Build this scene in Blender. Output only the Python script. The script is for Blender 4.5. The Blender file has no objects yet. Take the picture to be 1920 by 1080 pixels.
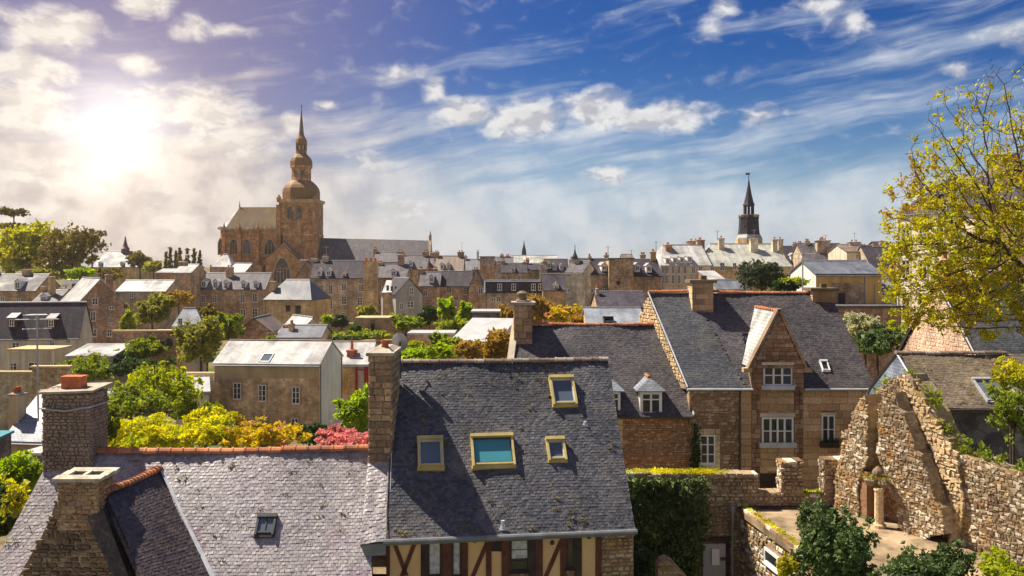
import bpy, bmesh, math, random
import numpy as np
from mathutils import Vector, Matrix
from mathutils.kdtree import KDTree

# ------------------------------------------------------------------ camera
SC = bpy.context.scene
COL = SC.collection
F, HZ = 1700.0, 490.0            # focal length and horizon row, in pixels of the 1920-wide photograph
cam = bpy.data.cameras.new('camera'); cam_o = bpy.data.objects.new('camera', cam); COL.objects.link(cam_o)
cam.sensor_width = 36; cam.lens = 36 * F / 1920; cam.shift_y = -(540 - HZ) / 1920
cam.clip_start = 0.1; cam.clip_end = 20000
cam_o.location = (0, 0, 0); cam_o.rotation_euler = (math.pi / 2, 0, 0)
SC.camera = cam_o
SC.cycles.max_bounces = 5; SC.cycles.diffuse_bounces = 3; SC.cycles.glossy_bounces = 2; SC.cycles.transmission_bounces = 3; SC.cycles.volume_bounces = 0
SC.render.resolution_x, SC.render.resolution_y = 1024, 576

# ------------------------------------------------------------------ sun, exposure
SUN_AZ, SUN_EL = math.radians(-59), math.radians(54)     # azimuth from +Y towards +X
SUN_DIR = Vector((math.sin(SUN_AZ) * math.cos(SUN_EL), math.cos(SUN_AZ) * math.cos(SUN_EL), math.sin(SUN_EL)))
sl = bpy.data.lights.new('sun', 'SUN'); sl.energy = 5.0; sl.angle = math.radians(0.6); sl.color = (1.0, 0.90, 0.74)
so = bpy.data.objects.new('sun', sl); COL.objects.link(so)
so.rotation_euler = (-SUN_DIR).to_track_quat('-Z', 'Y').to_euler(); so.location = SUN_DIR * 300
SC.view_settings.view_transform = 'Standard'; SC.view_settings.look = 'None'
SC.view_settings.exposure = 0.88; SC.view_settings.gamma = 1.0

# ------------------------------------------------------------------ node helpers
def nd(nt, typ, **kw):
    n = nt.nodes.new('ShaderNode' + typ)
    for k, v in kw.items(): setattr(n, k, v)
    return n
def setin(nt, sock, v):
    if hasattr(v, 'is_linked') or isinstance(v, bpy.types.NodeSocket): nt.links.new(v, sock)
    else:
        if sock.type == 'RGBA' and len(v) == 3: v = (*v, 1)
        sock.default_value = v
def mth(nt, op, a, b=None, c=None, clamp=False):
    n = nd(nt, 'Math', operation=op, use_clamp=clamp)
    for i, v in enumerate((a, b, c)):
        if v is not None: setin(nt, n.inputs[i], v)
    return n.outputs[0]
def vmt(nt, op, a, b=None):
    n = nd(nt, 'VectorMath', operation=op)
    setin(nt, n.inputs[0], a)
    if b is not None: setin(nt, n.inputs[1], b)
    return n.outputs['Value' if op in ('LENGTH', 'DOT_PRODUCT') else 'Vector']
def mixc(nt, fac, a, b, blend='MIX'):
    n = nd(nt, 'Mix', data_type='RGBA', blend_type=blend)
    setin(nt, n.inputs[0], fac); setin(nt, n.inputs[6], a); setin(nt, n.inputs[7], b)
    return n.outputs[2]
def noise(nt, vec, scale, detail=4, rough=0.55, dist=0.0):
    n = nd(nt, 'TexNoise'); n.inputs['Scale'].default_value = scale; n.inputs['Detail'].default_value = detail
    n.inputs['Roughness'].default_value = rough; n.inputs['Distortion'].default_value = dist
    if vec is not None: nt.links.new(vec, n.inputs['Vector'])
    return n.outputs['Fac']
def mapr(nt, v, a, b, c=0.0, d=1.0, smooth=True):
    n = nd(nt, 'MapRange', interpolation_type='SMOOTHSTEP' if smooth else 'LINEAR')
    for i, x in enumerate((v, a, b, c, d)): setin(nt, n.inputs[i], x)
    return n.outputs[0]
def scalev(nt, vec, s):
    n = nd(nt, 'Mapping'); n.inputs['Scale'].default_value = s; nt.links.new(vec, n.inputs['Vector'])
    return n.outputs[0]

# ------------------------------------------------------------------ world: Nishita sky, cirrus, cumulus (all by direction)
def build_world():
    w = bpy.data.worlds.new('World'); SC.world = w; w.use_nodes = True
    nt = w.node_tree; nt.nodes.clear()
    out = nd(nt, 'OutputWorld'); bg = nd(nt, 'Background'); bg.inputs['Strength'].default_value = 0.056
    nt.links.new(bg.outputs[0], out.inputs[0])
    w.cycles.sampling_method = 'MANUAL'; w.cycles.sample_map_resolution = 256
    sky = nd(nt, 'TexSky', sky_type='NISHITA'); sky.sun_disc = False
    sky.sun_elevation = SUN_EL; sky.sun_rotation = SUN_AZ; sky.altitude = 0
    sky.air_density = 1.0; sky.dust_density = 0.25; sky.ozone_density = 3.0
    d = nd(nt, 'TexCoord').outputs['Generated']
    sep = nd(nt, 'SeparateXYZ'); nt.links.new(d, sep.inputs[0])
    X, Y, Z = sep.outputs
    U = mth(nt, 'MULTIPLY', mth(nt, 'ARCTAN2', X, Y), 17.0)
    V = mth(nt, 'MULTIPLY', mth(nt, 'ARCSINE', Z), 17.0)
    cb = nd(nt, 'CombineXYZ'); nt.links.new(U, cb.inputs[0]); nt.links.new(V, cb.inputs[1])
    uv = cb.outputs[0]
    def ang(px, py):
        q = px - 960
        return math.atan(q / F) * 17, math.atan((HZ - py) / math.hypot(F, q)) * 17
    # deep, slightly polarised blue
    hs = nd(nt, 'HueSaturation'); hs.inputs['Saturation'].default_value = 1.22; hs.inputs['Value'].default_value = 0.95
    nt.links.new(sky.outputs[0], hs.inputs['Color'])
    deep = mapr(nt, V, -0.5, 4.2)
    base = mixc(nt, deep, hs.outputs[0], mixc(nt, 1.0, hs.outputs[0], (0.085, 0.35, 0.70), 'MULTIPLY'))
    left = mapr(nt, U, 1.0, -6.0)                       # thin veil of cloud thickening towards the west
    base = mixc(nt, mth(nt, 'MULTIPLY', left, 0.6), base, (2.7, 2.0, 3.0))
    # cirrus streaks
    th = math.radians(9)
    up = mth(nt, 'ADD', mth(nt, 'MULTIPLY', U, math.cos(th)), mth(nt, 'MULTIPLY', V, math.sin(th)))
    vp = mth(nt, 'SUBTRACT', mth(nt, 'MULTIPLY', V, math.cos(th)), mth(nt, 'MULTIPLY', U, math.sin(th)))
    warp = mth(nt, 'MULTIPLY', noise(nt, uv, 0.3, 2), 0.7)
    c2 = nd(nt, 'CombineXYZ')
    nt.links.new(mth(nt, 'MULTIPLY', up, 0.16), c2.inputs[0]); nt.links.new(mth(nt, 'MULTIPLY', mth(nt, 'ADD', vp, warp), 1.0), c2.inputs[1])
    n1 = noise(nt, c2.outputs[0], 1.15, 7, 0.6, 0.05)
    c3 = nd(nt, 'CombineXYZ')
    nt.links.new(mth(nt, 'MULTIPLY', up, 0.10), c3.inputs[0]); nt.links.new(mth(nt, 'MULTIPLY', mth(nt, 'ADD', vp, warp), 2.4), c3.inputs[1])
    n2 = noise(nt, c3.outputs[0], 1.3, 5, 0.6, 0.0)
    nn = mth(nt, 'ADD', mth(nt, 'MULTIPLY', n1, 0.72), mth(nt, 'MULTIPLY', n2, 0.28))
    cov = mapr(nt, V, 3.4, 0.0, 0.01, 0.25)
    cov = mth(nt, 'ADD', cov, mth(nt, 'MULTIPLY', mapr(nt, U, 0.5, -7.0), mapr(nt, V, 3.6, 0.6, -0.02, 0.15)))
    thr = mth(nt, 'SUBTRACT', 0.518, cov)
    cir = mapr(nt, mth(nt, 'SUBTRACT', nn, thr), -0.03, 0.20, 0.0, 0.88)
    ccol = mixc(nt, mapr(nt, noise(nt, uv, 0.9, 5), 0.35, 0.62), (4.6, 5.6, 6.8), (6.9, 7.4, 8.0))
    ccol = mixc(nt, mth(nt, 'MULTIPLY', left, 0.8), ccol, mixc(nt, mapr(nt, noise(nt, uv, 1.4, 5), 0.38, 0.6), (5.2, 4.2, 3.9), (8.6, 7.3, 6.3)))
    col = mixc(nt, cir, base, ccol)
    # cumulus
    blobs = [(870, 212, 75, 34, 1), (985, 222, 120, 44, 1), (1120, 205, 80, 44, 1), (1230, 220, 120, 34, 1), (745, 138, 75, 24, .62),
             (815, 168, 28, 36, .72), (1430, 218, 50, 24, .66), (1140, 326, 55, 24, .64), (100, 52, 95, 42, .95), (45, 128, 90, 46, .95),
             (50, 195, 75, 60, 1), (275, 8, 55, 24, .95), (360, 50, 38, 32, .64), (435, 58, 55, 18, .62), (370, 208, 120, 54, 1),
             (430, 262, 120, 34, .85), (265, 124, 48, 20, .75), (545, 232, 22, 24, .85), (620, 198, 30, 14, .7), (1362, 12, 30, 20, .64),
             (1545, 10, 80, 22, .68), (1592, 42, 42, 34, .66), (1900, 62, 60, 24, .62), (1800, 130, 30, 18, .62), (700, 300, 60, 26, .62),
             (330, 410, 70, 45, .7), (120, 330, 170, 40, .7), (760, 395, 60, 30, .66), (1330, 60, 30, 30, .55), (40, 400, 120, 30, .62)]
    m = None
    for px, py, rx, ry, wt in blobs:
        u0, v0 = ang(px, py)
        s = vmt(nt, 'MULTIPLY', vmt(nt, 'SUBTRACT', uv, (u0, v0, 0)), (100 / rx, 100 / ry, 0))
        b = mth(nt, 'MULTIPLY', mth(nt, 'SUBTRACT', 1.25, vmt(nt, 'LENGTH', s), clamp=True), wt)
        m = b if m is None else mth(nt, 'SMOOTH_MAX', m, b, 0.12)
    # fair-weather cumulus goes on outside the frame
    far = mth(nt, 'MULTIPLY', mapr(nt, mth(nt, 'ABSOLUTE', U), 9.5, 12.0), mapr(nt, noise(nt, uv, 0.22, 3), 0.5, 0.7, 0.0, 0.8))
    m = mth(nt, 'MAXIMUM', m, far)
    wv = nd(nt, 'TexNoise'); wv.inputs['Scale'].default_value = 1.6; wv.inputs['Detail'].default_value = 3; nt.links.new(uv, wv.inputs['Vector'])
    wuv = vmt(nt, 'ADD', uv, vmt(nt, 'MULTIPLY', vmt(nt, 'SUBTRACT', wv.outputs['Color'], (.5, .5, .5)), (0.5, 0.35, 0)))
    cn = noise(nt, scalev(nt, wuv, (0.75, 1.25, 1)), 2.3, 7, 0.54)
    dens = mth(nt, 'ADD', mth(nt, 'MULTIPLY', m, 1.1), mth(nt, 'MULTIPLY', mth(nt, 'SUBTRACT', cn, 0.5), 1.75))
    dens = mth(nt, 'MULTIPLY', dens, mapr(nt, m, 0.0, 0.12))
    cum = mapr(nt, dens, 0.10, 1.0, 0.0, 0.95)
    cn2 = noise(nt, scalev(nt, vmt(nt, 'ADD', wuv, (-0.14, 0.12, 0)), (0.75, 1.25, 1)), 2.3, 7, 0.54)
    lit = mapr(nt, mth(nt, 'SUBTRACT', cn, cn2), -0.10, 0.10)
    thick = mapr(nt, dens, 0.75, 1.35)
    cumc = mixc(nt, lit, (5.0, 5.1, 5.6), (8.6, 8.5, 8.4))
    cumc = mixc(nt, mth(nt, 'MULTIPLY', thick, 0.35), cumc, (5.6, 5.5, 5.8))
    cumc = mixc(nt, mth(nt, 'MULTIPLY', left, 0.4), cumc, (8.8, 7.6, 6.2))
    col = mixc(nt, cum, col, cumc)
    # the bright patch of sky in the west
    u0, v0 = ang(215, 240)
    r = vmt(nt, 'LENGTH', vmt(nt, 'SUBTRACT', uv, (u0, v0, 0)))
    g1 = mth(nt, 'EXPONENT', mth(nt, 'MULTIPLY', mth(nt, 'MULTIPLY', r, r), -1.25))
    g2 = mth(nt, 'EXPONENT', mth(nt, 'MULTIPLY', r, -0.62))
    add = nd(nt, 'VectorMath', operation='SCALE'); setin(nt, add.inputs[0], (1.0, 0.95, 0.83)); setin(nt, add.inputs['Scale'], mth(nt, 'MULTIPLY', g1, 6.5))
    add2 = nd(nt, 'VectorMath', operation='SCALE'); setin(nt, add2.inputs[0], (1.0, 0.72, 0.42)); setin(nt, add2.inputs['Scale'], mth(nt, 'MULTIPLY', g2, 4.2))
    col = vmt(nt, 'ADD', vmt(nt, 'ADD', col, add.outputs[0]), add2.outputs[0])
    nt.links.new(col, bg.inputs['Color'])
build_world()

# ------------------------------------------------------------------ geometry helpers
def P(px, py, d): return Vector(((px - 960) / F * d, d, -(py - HZ) / F * d))
def hit(px, py, o, u):
    """photograph pixel -> (distance along u, z) on the vertical plane through o (xy) with direction u (xy)"""
    k = (px - 960) / F
    t = (k * o[1] - o[0]) / (u[0] - k * u[1])
    return t, -(py - HZ) / F * (o[1] + t * u[1])
GY = [-60, 0, 30, 44, 60, 100, 130, 170, 240, 300, 420, 6000]
GZ = [-13, -13, -13, -13.2, -15.5, -16.5, -15.0, -13.6, -11, -10, -9.5, -9.5]
def gz(x, y): return float(np.interp(y, GY, GZ)) + 0.25 * math.sin(x * 0.13) * math.sin(y * 0.09)

class MB:
    def __init__(s): s.v = []; s.f = []; s.m = []
    def face(s, pts, mi=0):
        i = len(s.v); s.v += [tuple(p) for p in pts]; s.f.append(tuple(range(i, i + len(pts)))); s.m.append(mi)
    def box(s, c, dim, rz=0.0, mi=0, taper=1.0):
        """c: centre of the base; dim: x y z; taper shrinks the top"""
        cx, sx = math.cos(rz), math.sin(rz); i = len(s.v)
        for k, tp in ((0, 1.0), (1, taper)):
            for a, b in ((-1, -1), (1, -1), (1, 1), (-1, 1)):
                x, y = a * dim[0] / 2 * tp, b * dim[1] / 2 * tp
                s.v.append((c[0] + x * cx - y * sx, c[1] + x * sx + y * cx, c[2] + k * dim[2]))
        for q in ((0, 3, 2, 1), (4, 5, 6, 7), (0, 1, 5, 4), (1, 2, 6, 5), (2, 3, 7, 6), (3, 0, 4, 7)):
            s.f.append(tuple(i + j for j in q)); s.m.append(mi)
    def slab(s, pts, off, mi=0):
        """polygon extruded by the vector off (both faces and the rim)"""
        a = [Vector(p) for p in pts]; b = [p + Vector(off) for p in a]; i = len(s.v); n = len(a)
        s.v += [tuple(p) for p in a + b]
        s.f.append(tuple(range(i, i + n))); s.f.append(tuple(range(i + 2 * n - 1, i + n - 1, -1)))
        for k in range(n): s.f.append((i + k, i + n + k, i + n + (k + 1) % n, i + (k + 1) % n))
        s.m += [mi] * (n + 2)
    def tube(s, pts, rad, seg=6, mi=0, cap=True):
        pts = [Vector(p) for p in pts]; n = len(pts)
        if not hasattr(rad, '__len__'): rad = [rad] * n
        base = len(s.v)
        for k, p in enumerate(pts):
            t = (pts[min(k + 1, n - 1)] - pts[max(k - 1, 0)]).normalized()
            a = t.cross(Vector((0.13, 0.31, 0.94)));
            if a.length < 1e-3: a = t.cross(Vector((1, 0, 0)))
            a.normalize(); b = t.cross(a)
            for j in range(seg):
                an = 2 * math.pi * j / seg
                s.v.append(tuple(p + (a * math.cos(an) + b * math.sin(an)) * rad[k]))
        for k in range(n - 1):
            for j in range(seg):
                s.f.append((base + k * seg + j, base + k * seg + (j + 1) % seg, base + (k + 1) * seg + (j + 1) % seg, base + (k + 1) * seg + j)); s.m.append(mi)
        if cap:
            s.f.append(tuple(base + j for j in range(seg))[::-1]); s.m.append(mi)
            s.f.append(tuple(base + (n - 1) * seg + j for j in range(seg))); s.m.append(mi)
    def lathe(s, c, prof, seg=8, mi=0, rot=0.0):
        """prof: list of (radius, z)"""
        base = len(s.v)
        for r, z in prof:
            for j in range(seg):
                an = 2 * math.pi * (j + rot) / seg
                s.v.append((c[0] + r * math.cos(an), c[1] + r * math.sin(an), c[2] + z))
        for k in range(len(prof) - 1):
            for j in range(seg):
                s.f.append((base + k * seg + j, base + k * seg + (j + 1) % seg, base + (k + 1) * seg + (j + 1) % seg, base + (k + 1) * seg + j)); s.m.append(mi)
        s.f.append(tuple(base + j for j in range(seg))[::-1]); s.m.append(mi)
        s.f.append(tuple(base + (len(prof) - 1) * seg + j for j in range(seg))); s.m.append(mi)
    def merge(s, o, mi=0):
        i = len(s.v); s.v += o.v; s.f += [tuple(k + i for k in f) for f in o.f]; s.m += [mi] * len(o.f)
    def mesh(s, name, mats, off=(0, 0, 0), smooth=False):
        me = bpy.data.meshes.new(name)
        V = np.array(s.v, dtype=np.float64).reshape(-1, 3) - np.array(off)
        me.from_pydata(V.tolist(), [], s.f)
        for m in (mats if isinstance(mats, (list, tuple)) else [mats]): me.materials.append(MAT[m] if isinstance(m, str) else m)
        me.polygons.foreach_set('material_index', np.array(s.m, dtype=np.int32))
        autouv(me, off)
        if smooth: me.polygons.foreach_set('use_smooth', np.ones(len(s.f), dtype=bool))
        return me
def autouv(me, off=(0, 0, 0)):
    n = len(me.polygons); nl = len(me.loops)
    if not n: return
    nor = np.empty(n * 3); me.polygons.foreach_get('normal', nor); nor = nor.reshape(-1, 3)
    tot = np.empty(n, dtype=np.int32); me.polygons.foreach_get('loop_total', tot)
    vi = np.empty(nl, dtype=np.int32); me.loops.foreach_get('vertex_index', vi)
    co = np.empty(len(me.vertices) * 3); me.vertices.foreach_get('co', co); co = co.reshape(-1, 3)
    u = np.stack([-nor[:, 1], nor[:, 0], np.zeros(n)], 1); ln = np.linalg.norm(u, axis=1)
    flat = ln < 0.05
    u[flat] = (1, 0, 0); ln[flat] = 1; u /= ln[:, None]
    v = np.cross(nor, u)
    pi = np.repeat(np.arange(n), tot)
    p = co[vi] + np.array(off)
    uv = np.stack([(p * u[pi]).sum(1), (p * v[pi]).sum(1)], 1)
    l = me.uv_layers.new(name='uv'); l.data.foreach_set('uv', uv.astype(np.float32).ravel())
def npmesh(name, V, Q, mats, off=(0, 0, 0), uv=False):
    """fast mesh of quads from numpy arrays"""
    me = bpy.data.meshes.new(name); V = V - np.array(off)
    me.vertices.add(len(V)); me.vertices.foreach_set('co', V.astype(np.float32).ravel())
    k = Q.shape[1]
    me.loops.add(Q.size); me.loops.foreach_set('vertex_index', Q.astype(np.int32).ravel())
    me.polygons.add(len(Q)); me.polygons.foreach_set('loop_start', np.arange(0, Q.size, k, dtype=np.int32))
    me.polygons.foreach_set('loop_total', np.full(len(Q), k, dtype=np.int32))
    me.update(calc_edges=True); me.validate(); me.shade_flat()
    for m in (mats if isinstance(mats, (list, tuple)) else [mats]): me.materials.append(MAT[m])
    if uv: autouv(me, off)
    return me
ROOT = {}
def off_of(o): return ROOT.get(o.name, Vector((0, 0, 0)))
def thing(name, label, cat, loc, group=None):
    o = bpy.data.objects.new(name, None); COL.objects.link(o); o.empty_display_size = 0.2
    o.location = loc; ROOT[o.name] = Vector(loc)
    tag(o, label, cat, group); return o
def tag(o, label, cat, group=None, kind=None):
    if label: o['label'] = label
    if cat: o['category'] = cat
    if group: o['group'] = group
    if kind: o['kind'] = kind
    return o
def part(name, mb, mats, parent, smooth=False, kind=None, label=None):
    off = off_of(parent) if parent else Vector((0, 0, 0))
    me = mb.mesh(name, mats, off, smooth) if isinstance(mb, MB) else mb
    o = bpy.data.objects.new(name, me); COL.objects.link(o)
    if parent: o.parent = parent; ROOT[o.name] = off
    if kind: o['kind'] = kind
    if label: o['label'] = label
    return o
def piece(name, me, parent, loc, rz=0.0, rot=None, scale=None):
    """an object sharing mesh data, placed at a world position under a (never rotated) parent"""
    o = bpy.data.objects.new(name, me); COL.objects.link(o); o.parent = parent
    o.location = Vector(loc) - off_of(parent)
    o.rotation_euler = rot if rot is not None else (0, 0, rz)
    if scale is not None: o.scale = scale
    return o
def single(name, mb, mats, label, cat, loc, group=None, smooth=False, kind=None):
    me = mb.mesh(name, mats, loc, smooth) if isinstance(mb, MB) else mb
    o = bpy.data.objects.new(name, me); COL.objects.link(o); o.location = loc
    return tag(o, label, cat, group, kind)

# ------------------------------------------------------------------ materials
MAT = {}
def newmat(name, rough=0.8, spec=0.3):
    m = bpy.data.materials.new(name); m.use_nodes = True; nt = m.node_tree
    b = nt.nodes['Principled BSDF']; b.inputs['Roughness'].default_value = rough
    b.inputs['Specular IOR Level'].default_value = spec
    MAT[name] = m
    return m, nt, b
def bump(nt, b, h, strength=0.4, dist=0.02):
    n = nd(nt, 'Bump'); n.inputs['Strength'].default_value = strength; n.inputs['Distance'].default_value = dist
    nt.links.new(h, n.inputs['Height']); nt.links.new(n.outputs[0], b.inputs['Normal'])
def coords(nt):
    t = nd(nt, 'TexCoord'); g = nd(nt, 'NewGeometry'); return t.outputs['UV'], g.outputs['Position'], g.outputs['Random Per Island']
def hsv(nt, col, h=0.5, s=1.0, v=1.0):
    n = nd(nt, 'HueSaturation'); setin(nt, n.inputs['Hue'], h); setin(nt, n.inputs['Saturation'], s); setin(nt, n.inputs['Value'], v); setin(nt, n.inputs['Color'], col)
    return n.outputs[0]

def plain(name, col, rough=0.8, var=0.15, sc=1.5, spec=0.3, bmp=0.15, metallic=0.0):
    m, nt, b = newmat(name, rough, spec); uv, pos, isl = coords(nt)
    n = noise(nt, pos, sc, 6, 0.65)
    c = hsv(nt, col, 0.5, 1.0, mapr(nt, n, 0.25, 0.75, 1 - var * 1.6, 1 + var))
    if name.startswith('render'): c = hsv(nt, c, 0.5, 1.0, mapr(nt, noise(nt, scalev(nt, uv, (0.9, 0.1, 1)), 1.0, 7, 0.7), 0.3, 0.7, 0.74, 1.14))
    nt.links.new(c, b.inputs['Base Color']); b.inputs['Metallic'].default_value = metallic
    if bmp: bump(nt, b, noise(nt, pos, sc * 8, 5), bmp, 0.01)
def pieces(name, c1, c2, c3=None, rough=0.8, spec=0.3, big=0.6, stain=None, stain_amt=0.5, bmp=0.25, fine=30.0):
    """for joined or single small pieces: colour by piece, broad weathering over it"""
    m, nt, b = newmat(name, rough, spec); uv, pos, isl = coords(nt)
    oi = nd(nt, 'ObjectInfo').outputs['Random']
    r = mth(nt, 'FRACT', mth(nt, 'ADD', isl, oi))
    c = mixc(nt, r, c1, c2)
    if c3: c = mixc(nt, mapr(nt, mth(nt, 'FRACT', mth(nt, 'MULTIPLY', r, 7.31)), 0.72, 0.78), c, c3)
    n = noise(nt, pos, big, 5, 0.6)
    c = hsv(nt, c, 0.5, 1.0, mapr(nt, n, 0.25, 0.75, 0.72, 1.3))
    if stain:
        s = noise(nt, pos, big * 1.7, 9, 0.72)
        c = mixc(nt, mapr(nt, s, 0.5, 0.68, 0.0, stain_amt), c, stain)
    sp = noise(nt, pos, fine, 3, 0.7)
    c = hsv(nt, c, 0.5, 1.0, mapr(nt, sp, 0.3, 0.7, 0.72, 1.25))
    nt.links.new(c, b.inputs['Base Color'])
    if bmp: bump(nt, b, sp, bmp, 0.012)
def slate(name, c1, c2, tile=(0.22, 0.13), rough=0.5, spec=0.5, lichen=(0.35, 0.32, 0.22), lich=0.35, big=0.35):
    """courses of slate for roofs too far away to tell the slates apart"""
    m, nt, b = newmat(name, rough, spec); uv, pos, isl = coords(nt)
    br = nd(nt, 'TexBrick'); nt.links.new(uv, br.inputs['Vector'])
    br.inputs['Scale'].default_value = 1; br.inputs['Brick Width'].default_value = tile[0]; br.inputs['Row Height'].default_value = tile[1]
    br.inputs['Mortar Size'].default_value = 0.012; br.inputs['Mortar Smooth'].default_value = 0.2; br.inputs['Bias'].default_value = 0
    setin(nt, br.inputs['Color1'], c1); setin(nt, br.inputs['Color2'], c2); setin(nt, br.inputs['Mortar'], tuple(x * 0.5 for x in c1))
    n = noise(nt, pos, big, 6, 0.62)
    c = hsv(nt, br.outputs['Color'], 0.5, 1.0, mapr(nt, n, 0.25, 0.75, 0.65, 1.35))
    l = noise(nt, pos, big * 2.2, 9, 0.72)
    c = mixc(nt, mapr(nt, l, 0.5, 0.7, 0.0, lich), c, lichen)
    # run-off streaks down the slope
    st = noise(nt, scalev(nt, uv, (1.3, 0.12, 1)), 1.2, 5, 0.6)
    c = hsv(nt, c, 0.5, 1.0, mapr(nt, st, 0.3, 0.7, 0.8, 1.2))
    nt.links.new(c, b.inputs['Base Color'])
    nt.links.new(mapr(nt, n, 0.3, 0.7, rough - 0.1, rough + 0.15), b.inputs['Roughness'])
    bump(nt, b, mth(nt, 'MULTIPLY', br.outputs['Fac'], -1.0), 0.5, 0.02)
def masonry(name, c1, c2, c3, mortar, sc=3.2, flat=1.7, rough=0.9, edge=0.06, bmp=0.6, moss=None):
    """rubble stone too far away to tell the stones apart, or the mortar bed behind built stones"""
    m, nt, b = newmat(name, rough, 0.2); uv, pos, isl = coords(nt)
    wv = nd(nt, 'TexNoise'); wv.inputs['Scale'].default_value = sc * 0.7; nt.links.new(uv, wv.inputs['Vector'])
    p = vmt(nt, 'ADD', uv, vmt(nt, 'MULTIPLY', vmt(nt, 'SUBTRACT', wv.outputs['Color'], (.5, .5, .5)), (0.12, 0.10, 0)))
    p = scalev(nt, p, (1, flat, 1))
    vo = nd(nt, 'TexVoronoi', voronoi_dimensions='2D'); vo.inputs['Scale'].default_value = sc; nt.links.new(p, vo.inputs['Vector'])
    ve = nd(nt, 'TexVoronoi', voronoi_dimensions='2D', feature='DISTANCE_TO_EDGE'); ve.inputs['Scale'].default_value = sc; nt.links.new(p, ve.inputs['Vector'])
    sp = nd(nt, 'SeparateColor'); nt.links.new(vo.outputs['Color'], sp.inputs[0])
    c = mixc(nt, sp.outputs[0], c1, c2); c = mixc(nt, mapr(nt, sp.outputs[1], 0.66, 0.74), c, c3)
    e = mapr(nt, ve.outputs['Distance'], edge * 0.3, edge * 1.6)
    c = mixc(nt, e, mortar, c)
    n = noise(nt, pos, 0.5, 7, 0.65)
    c = hsv(nt, c, 0.5, 1.0, mapr(nt, n, 0.25, 0.75, 0.58, 1.38))
    c = hsv(nt, c, 0.5, 1.0, mapr(nt, noise(nt, scalev(nt, uv, (1.0, 0.12, 1)), 0.9, 6, 0.65), 0.3, 0.7, 0.72, 1.22))
    f = noise(nt, pos, 14, 5, 0.7)
    c = hsv(nt, c, 0.5, 1.0, mapr(nt, f, 0.3, 0.7, 0.8, 1.2))
    if moss: c = mixc(nt, mapr(nt, noise(nt, pos, 0.9, 8, 0.7), 0.52, 0.66, 0, 0.8), c, moss)
    nt.links.new(c, b.inputs['Base Color'])
    bump(nt, b, mth(nt, 'ADD', e, mth(nt, 'MULTIPLY', f, 0.6)), bmp, 0.03)
def leafmat(name, c1, c2, trans=0.35, c3=None):
    m = bpy.data.materials.new(name); m.use_nodes = True; nt = m.node_tree; MAT[name] = m
    b = nt.nodes['Principled BSDF']; b.inputs['Roughness'].default_value = 0.55; b.inputs['Specular IOR Level'].default_value = 0.25
    uv, pos, isl = coords(nt)
    c = mixc(nt, isl, c1, c2)
    if c3: c = mixc(nt, mapr(nt, noise(nt, pos, 0.55, 4), 0.5, 0.62), c, c3)
    c = hsv(nt, c, 0.5, 1.0, mapr(nt, noise(nt, pos, 0.7, 4), 0.3, 0.7, 0.7, 1.25))
    nt.links.new(c, b.inputs['Base Color'])
    t = nd(nt, 'BsdfTranslucent'); nt.links.new(hsv(nt, c, 0.49, 1.1, 1.35), t.inputs['Color'])
    mx = nd(nt, 'MixShader'); mx.inputs[0].default_value = trans
    nt.links.new(b.outputs[0], mx.inputs[1]); nt.links.new(t.outputs[0], mx.inputs[2])
    nt.links.new(mx.outputs[0], nt.nodes['Material Output'].inputs['Surface'])
def glass(name, col=(0.02, 0.025, 0.03), rough=0.06):
    m, nt, b = newmat(name, rough, 0.6); setin(nt, b.inputs['Base Color'], col)
    uv, pos, isl = coords(nt); bump(nt, b, noise(nt, pos, 2.0, 2), 0.06, 0.02)

# roofs
pieces('slate_pink', (0.23, 0.205, 0.222), (0.38, 0.35, 0.355), None, rough=0.45, spec=0.45, big=0.30, stain=(0.27, 0.185, 0.23), stain_amt=0.65, fine=22, bmp=0.08)
pieces('slate_dark', (0.045, 0.05, 0.064), (0.115, 0.11, 0.118), None, rough=0.48, spec=0.4, big=0.4, stain=(0.20, 0.17, 0.15), stain_amt=0.45, fine=22, bmp=0.08)
pieces('slate_purple', (0.046, 0.044, 0.054), (0.098, 0.088, 0.095), None, rough=0.5, spec=0.35, big=0.35, stain=(0.17, 0.145, 0.12), stain_amt=0.4, fine=20, bmp=0.08)
pieces('slate_grey', (0.045, 0.052, 0.064), (0.085, 0.086, 0.096), None, rough=0.5, spec=0.35, big=0.4, stain=(0.20, 0.19, 0.15), stain_amt=0.3, fine=20, bmp=0.08)
pieces('slate_brown', (0.10, 0.078, 0.055), (0.18, 0.14, 0.10), None, rough=0.6, spec=0.4, big=0.6, stain=(0.36, 0.30, 0.14), stain_amt=0.5, fine=20)
pieces('slate_wing', (0.035, 0.032, 0.042), (0.075, 0.06, 0.065), (0.10, 0.07, 0.065), rough=0.5, spec=0.4, big=0.6, fine=20)  # near-black slates of the wing slope and verge strip
slate('slate_far', (0.085, 0.078, 0.095), (0.16, 0.145, 0.155), (0.30, 0.18), spec=0.25, rough=0.58)
slate('slate_far_blue', (0.10, 0.11, 0.14), (0.16, 0.17, 0.20), (0.30, 0.18), lich=0.15)
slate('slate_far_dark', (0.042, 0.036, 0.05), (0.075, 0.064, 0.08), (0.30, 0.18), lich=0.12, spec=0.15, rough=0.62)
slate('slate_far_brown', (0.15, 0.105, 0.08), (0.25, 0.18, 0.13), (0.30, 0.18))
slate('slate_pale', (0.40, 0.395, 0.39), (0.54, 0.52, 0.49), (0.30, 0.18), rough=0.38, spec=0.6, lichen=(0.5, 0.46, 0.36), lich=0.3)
slate('slate_pale_green', (0.36, 0.37, 0.33), (0.48, 0.48, 0.42), (0.30, 0.18), rough=0.42, lichen=(0.3, 0.28, 0.2), lich=0.4)
slate('slate_blue_lit', (0.22, 0.25, 0.30), (0.30, 0.33, 0.38), (0.25, 0.15), lichen=(0.35, 0.34, 0.32), lich=0.3)
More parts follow.
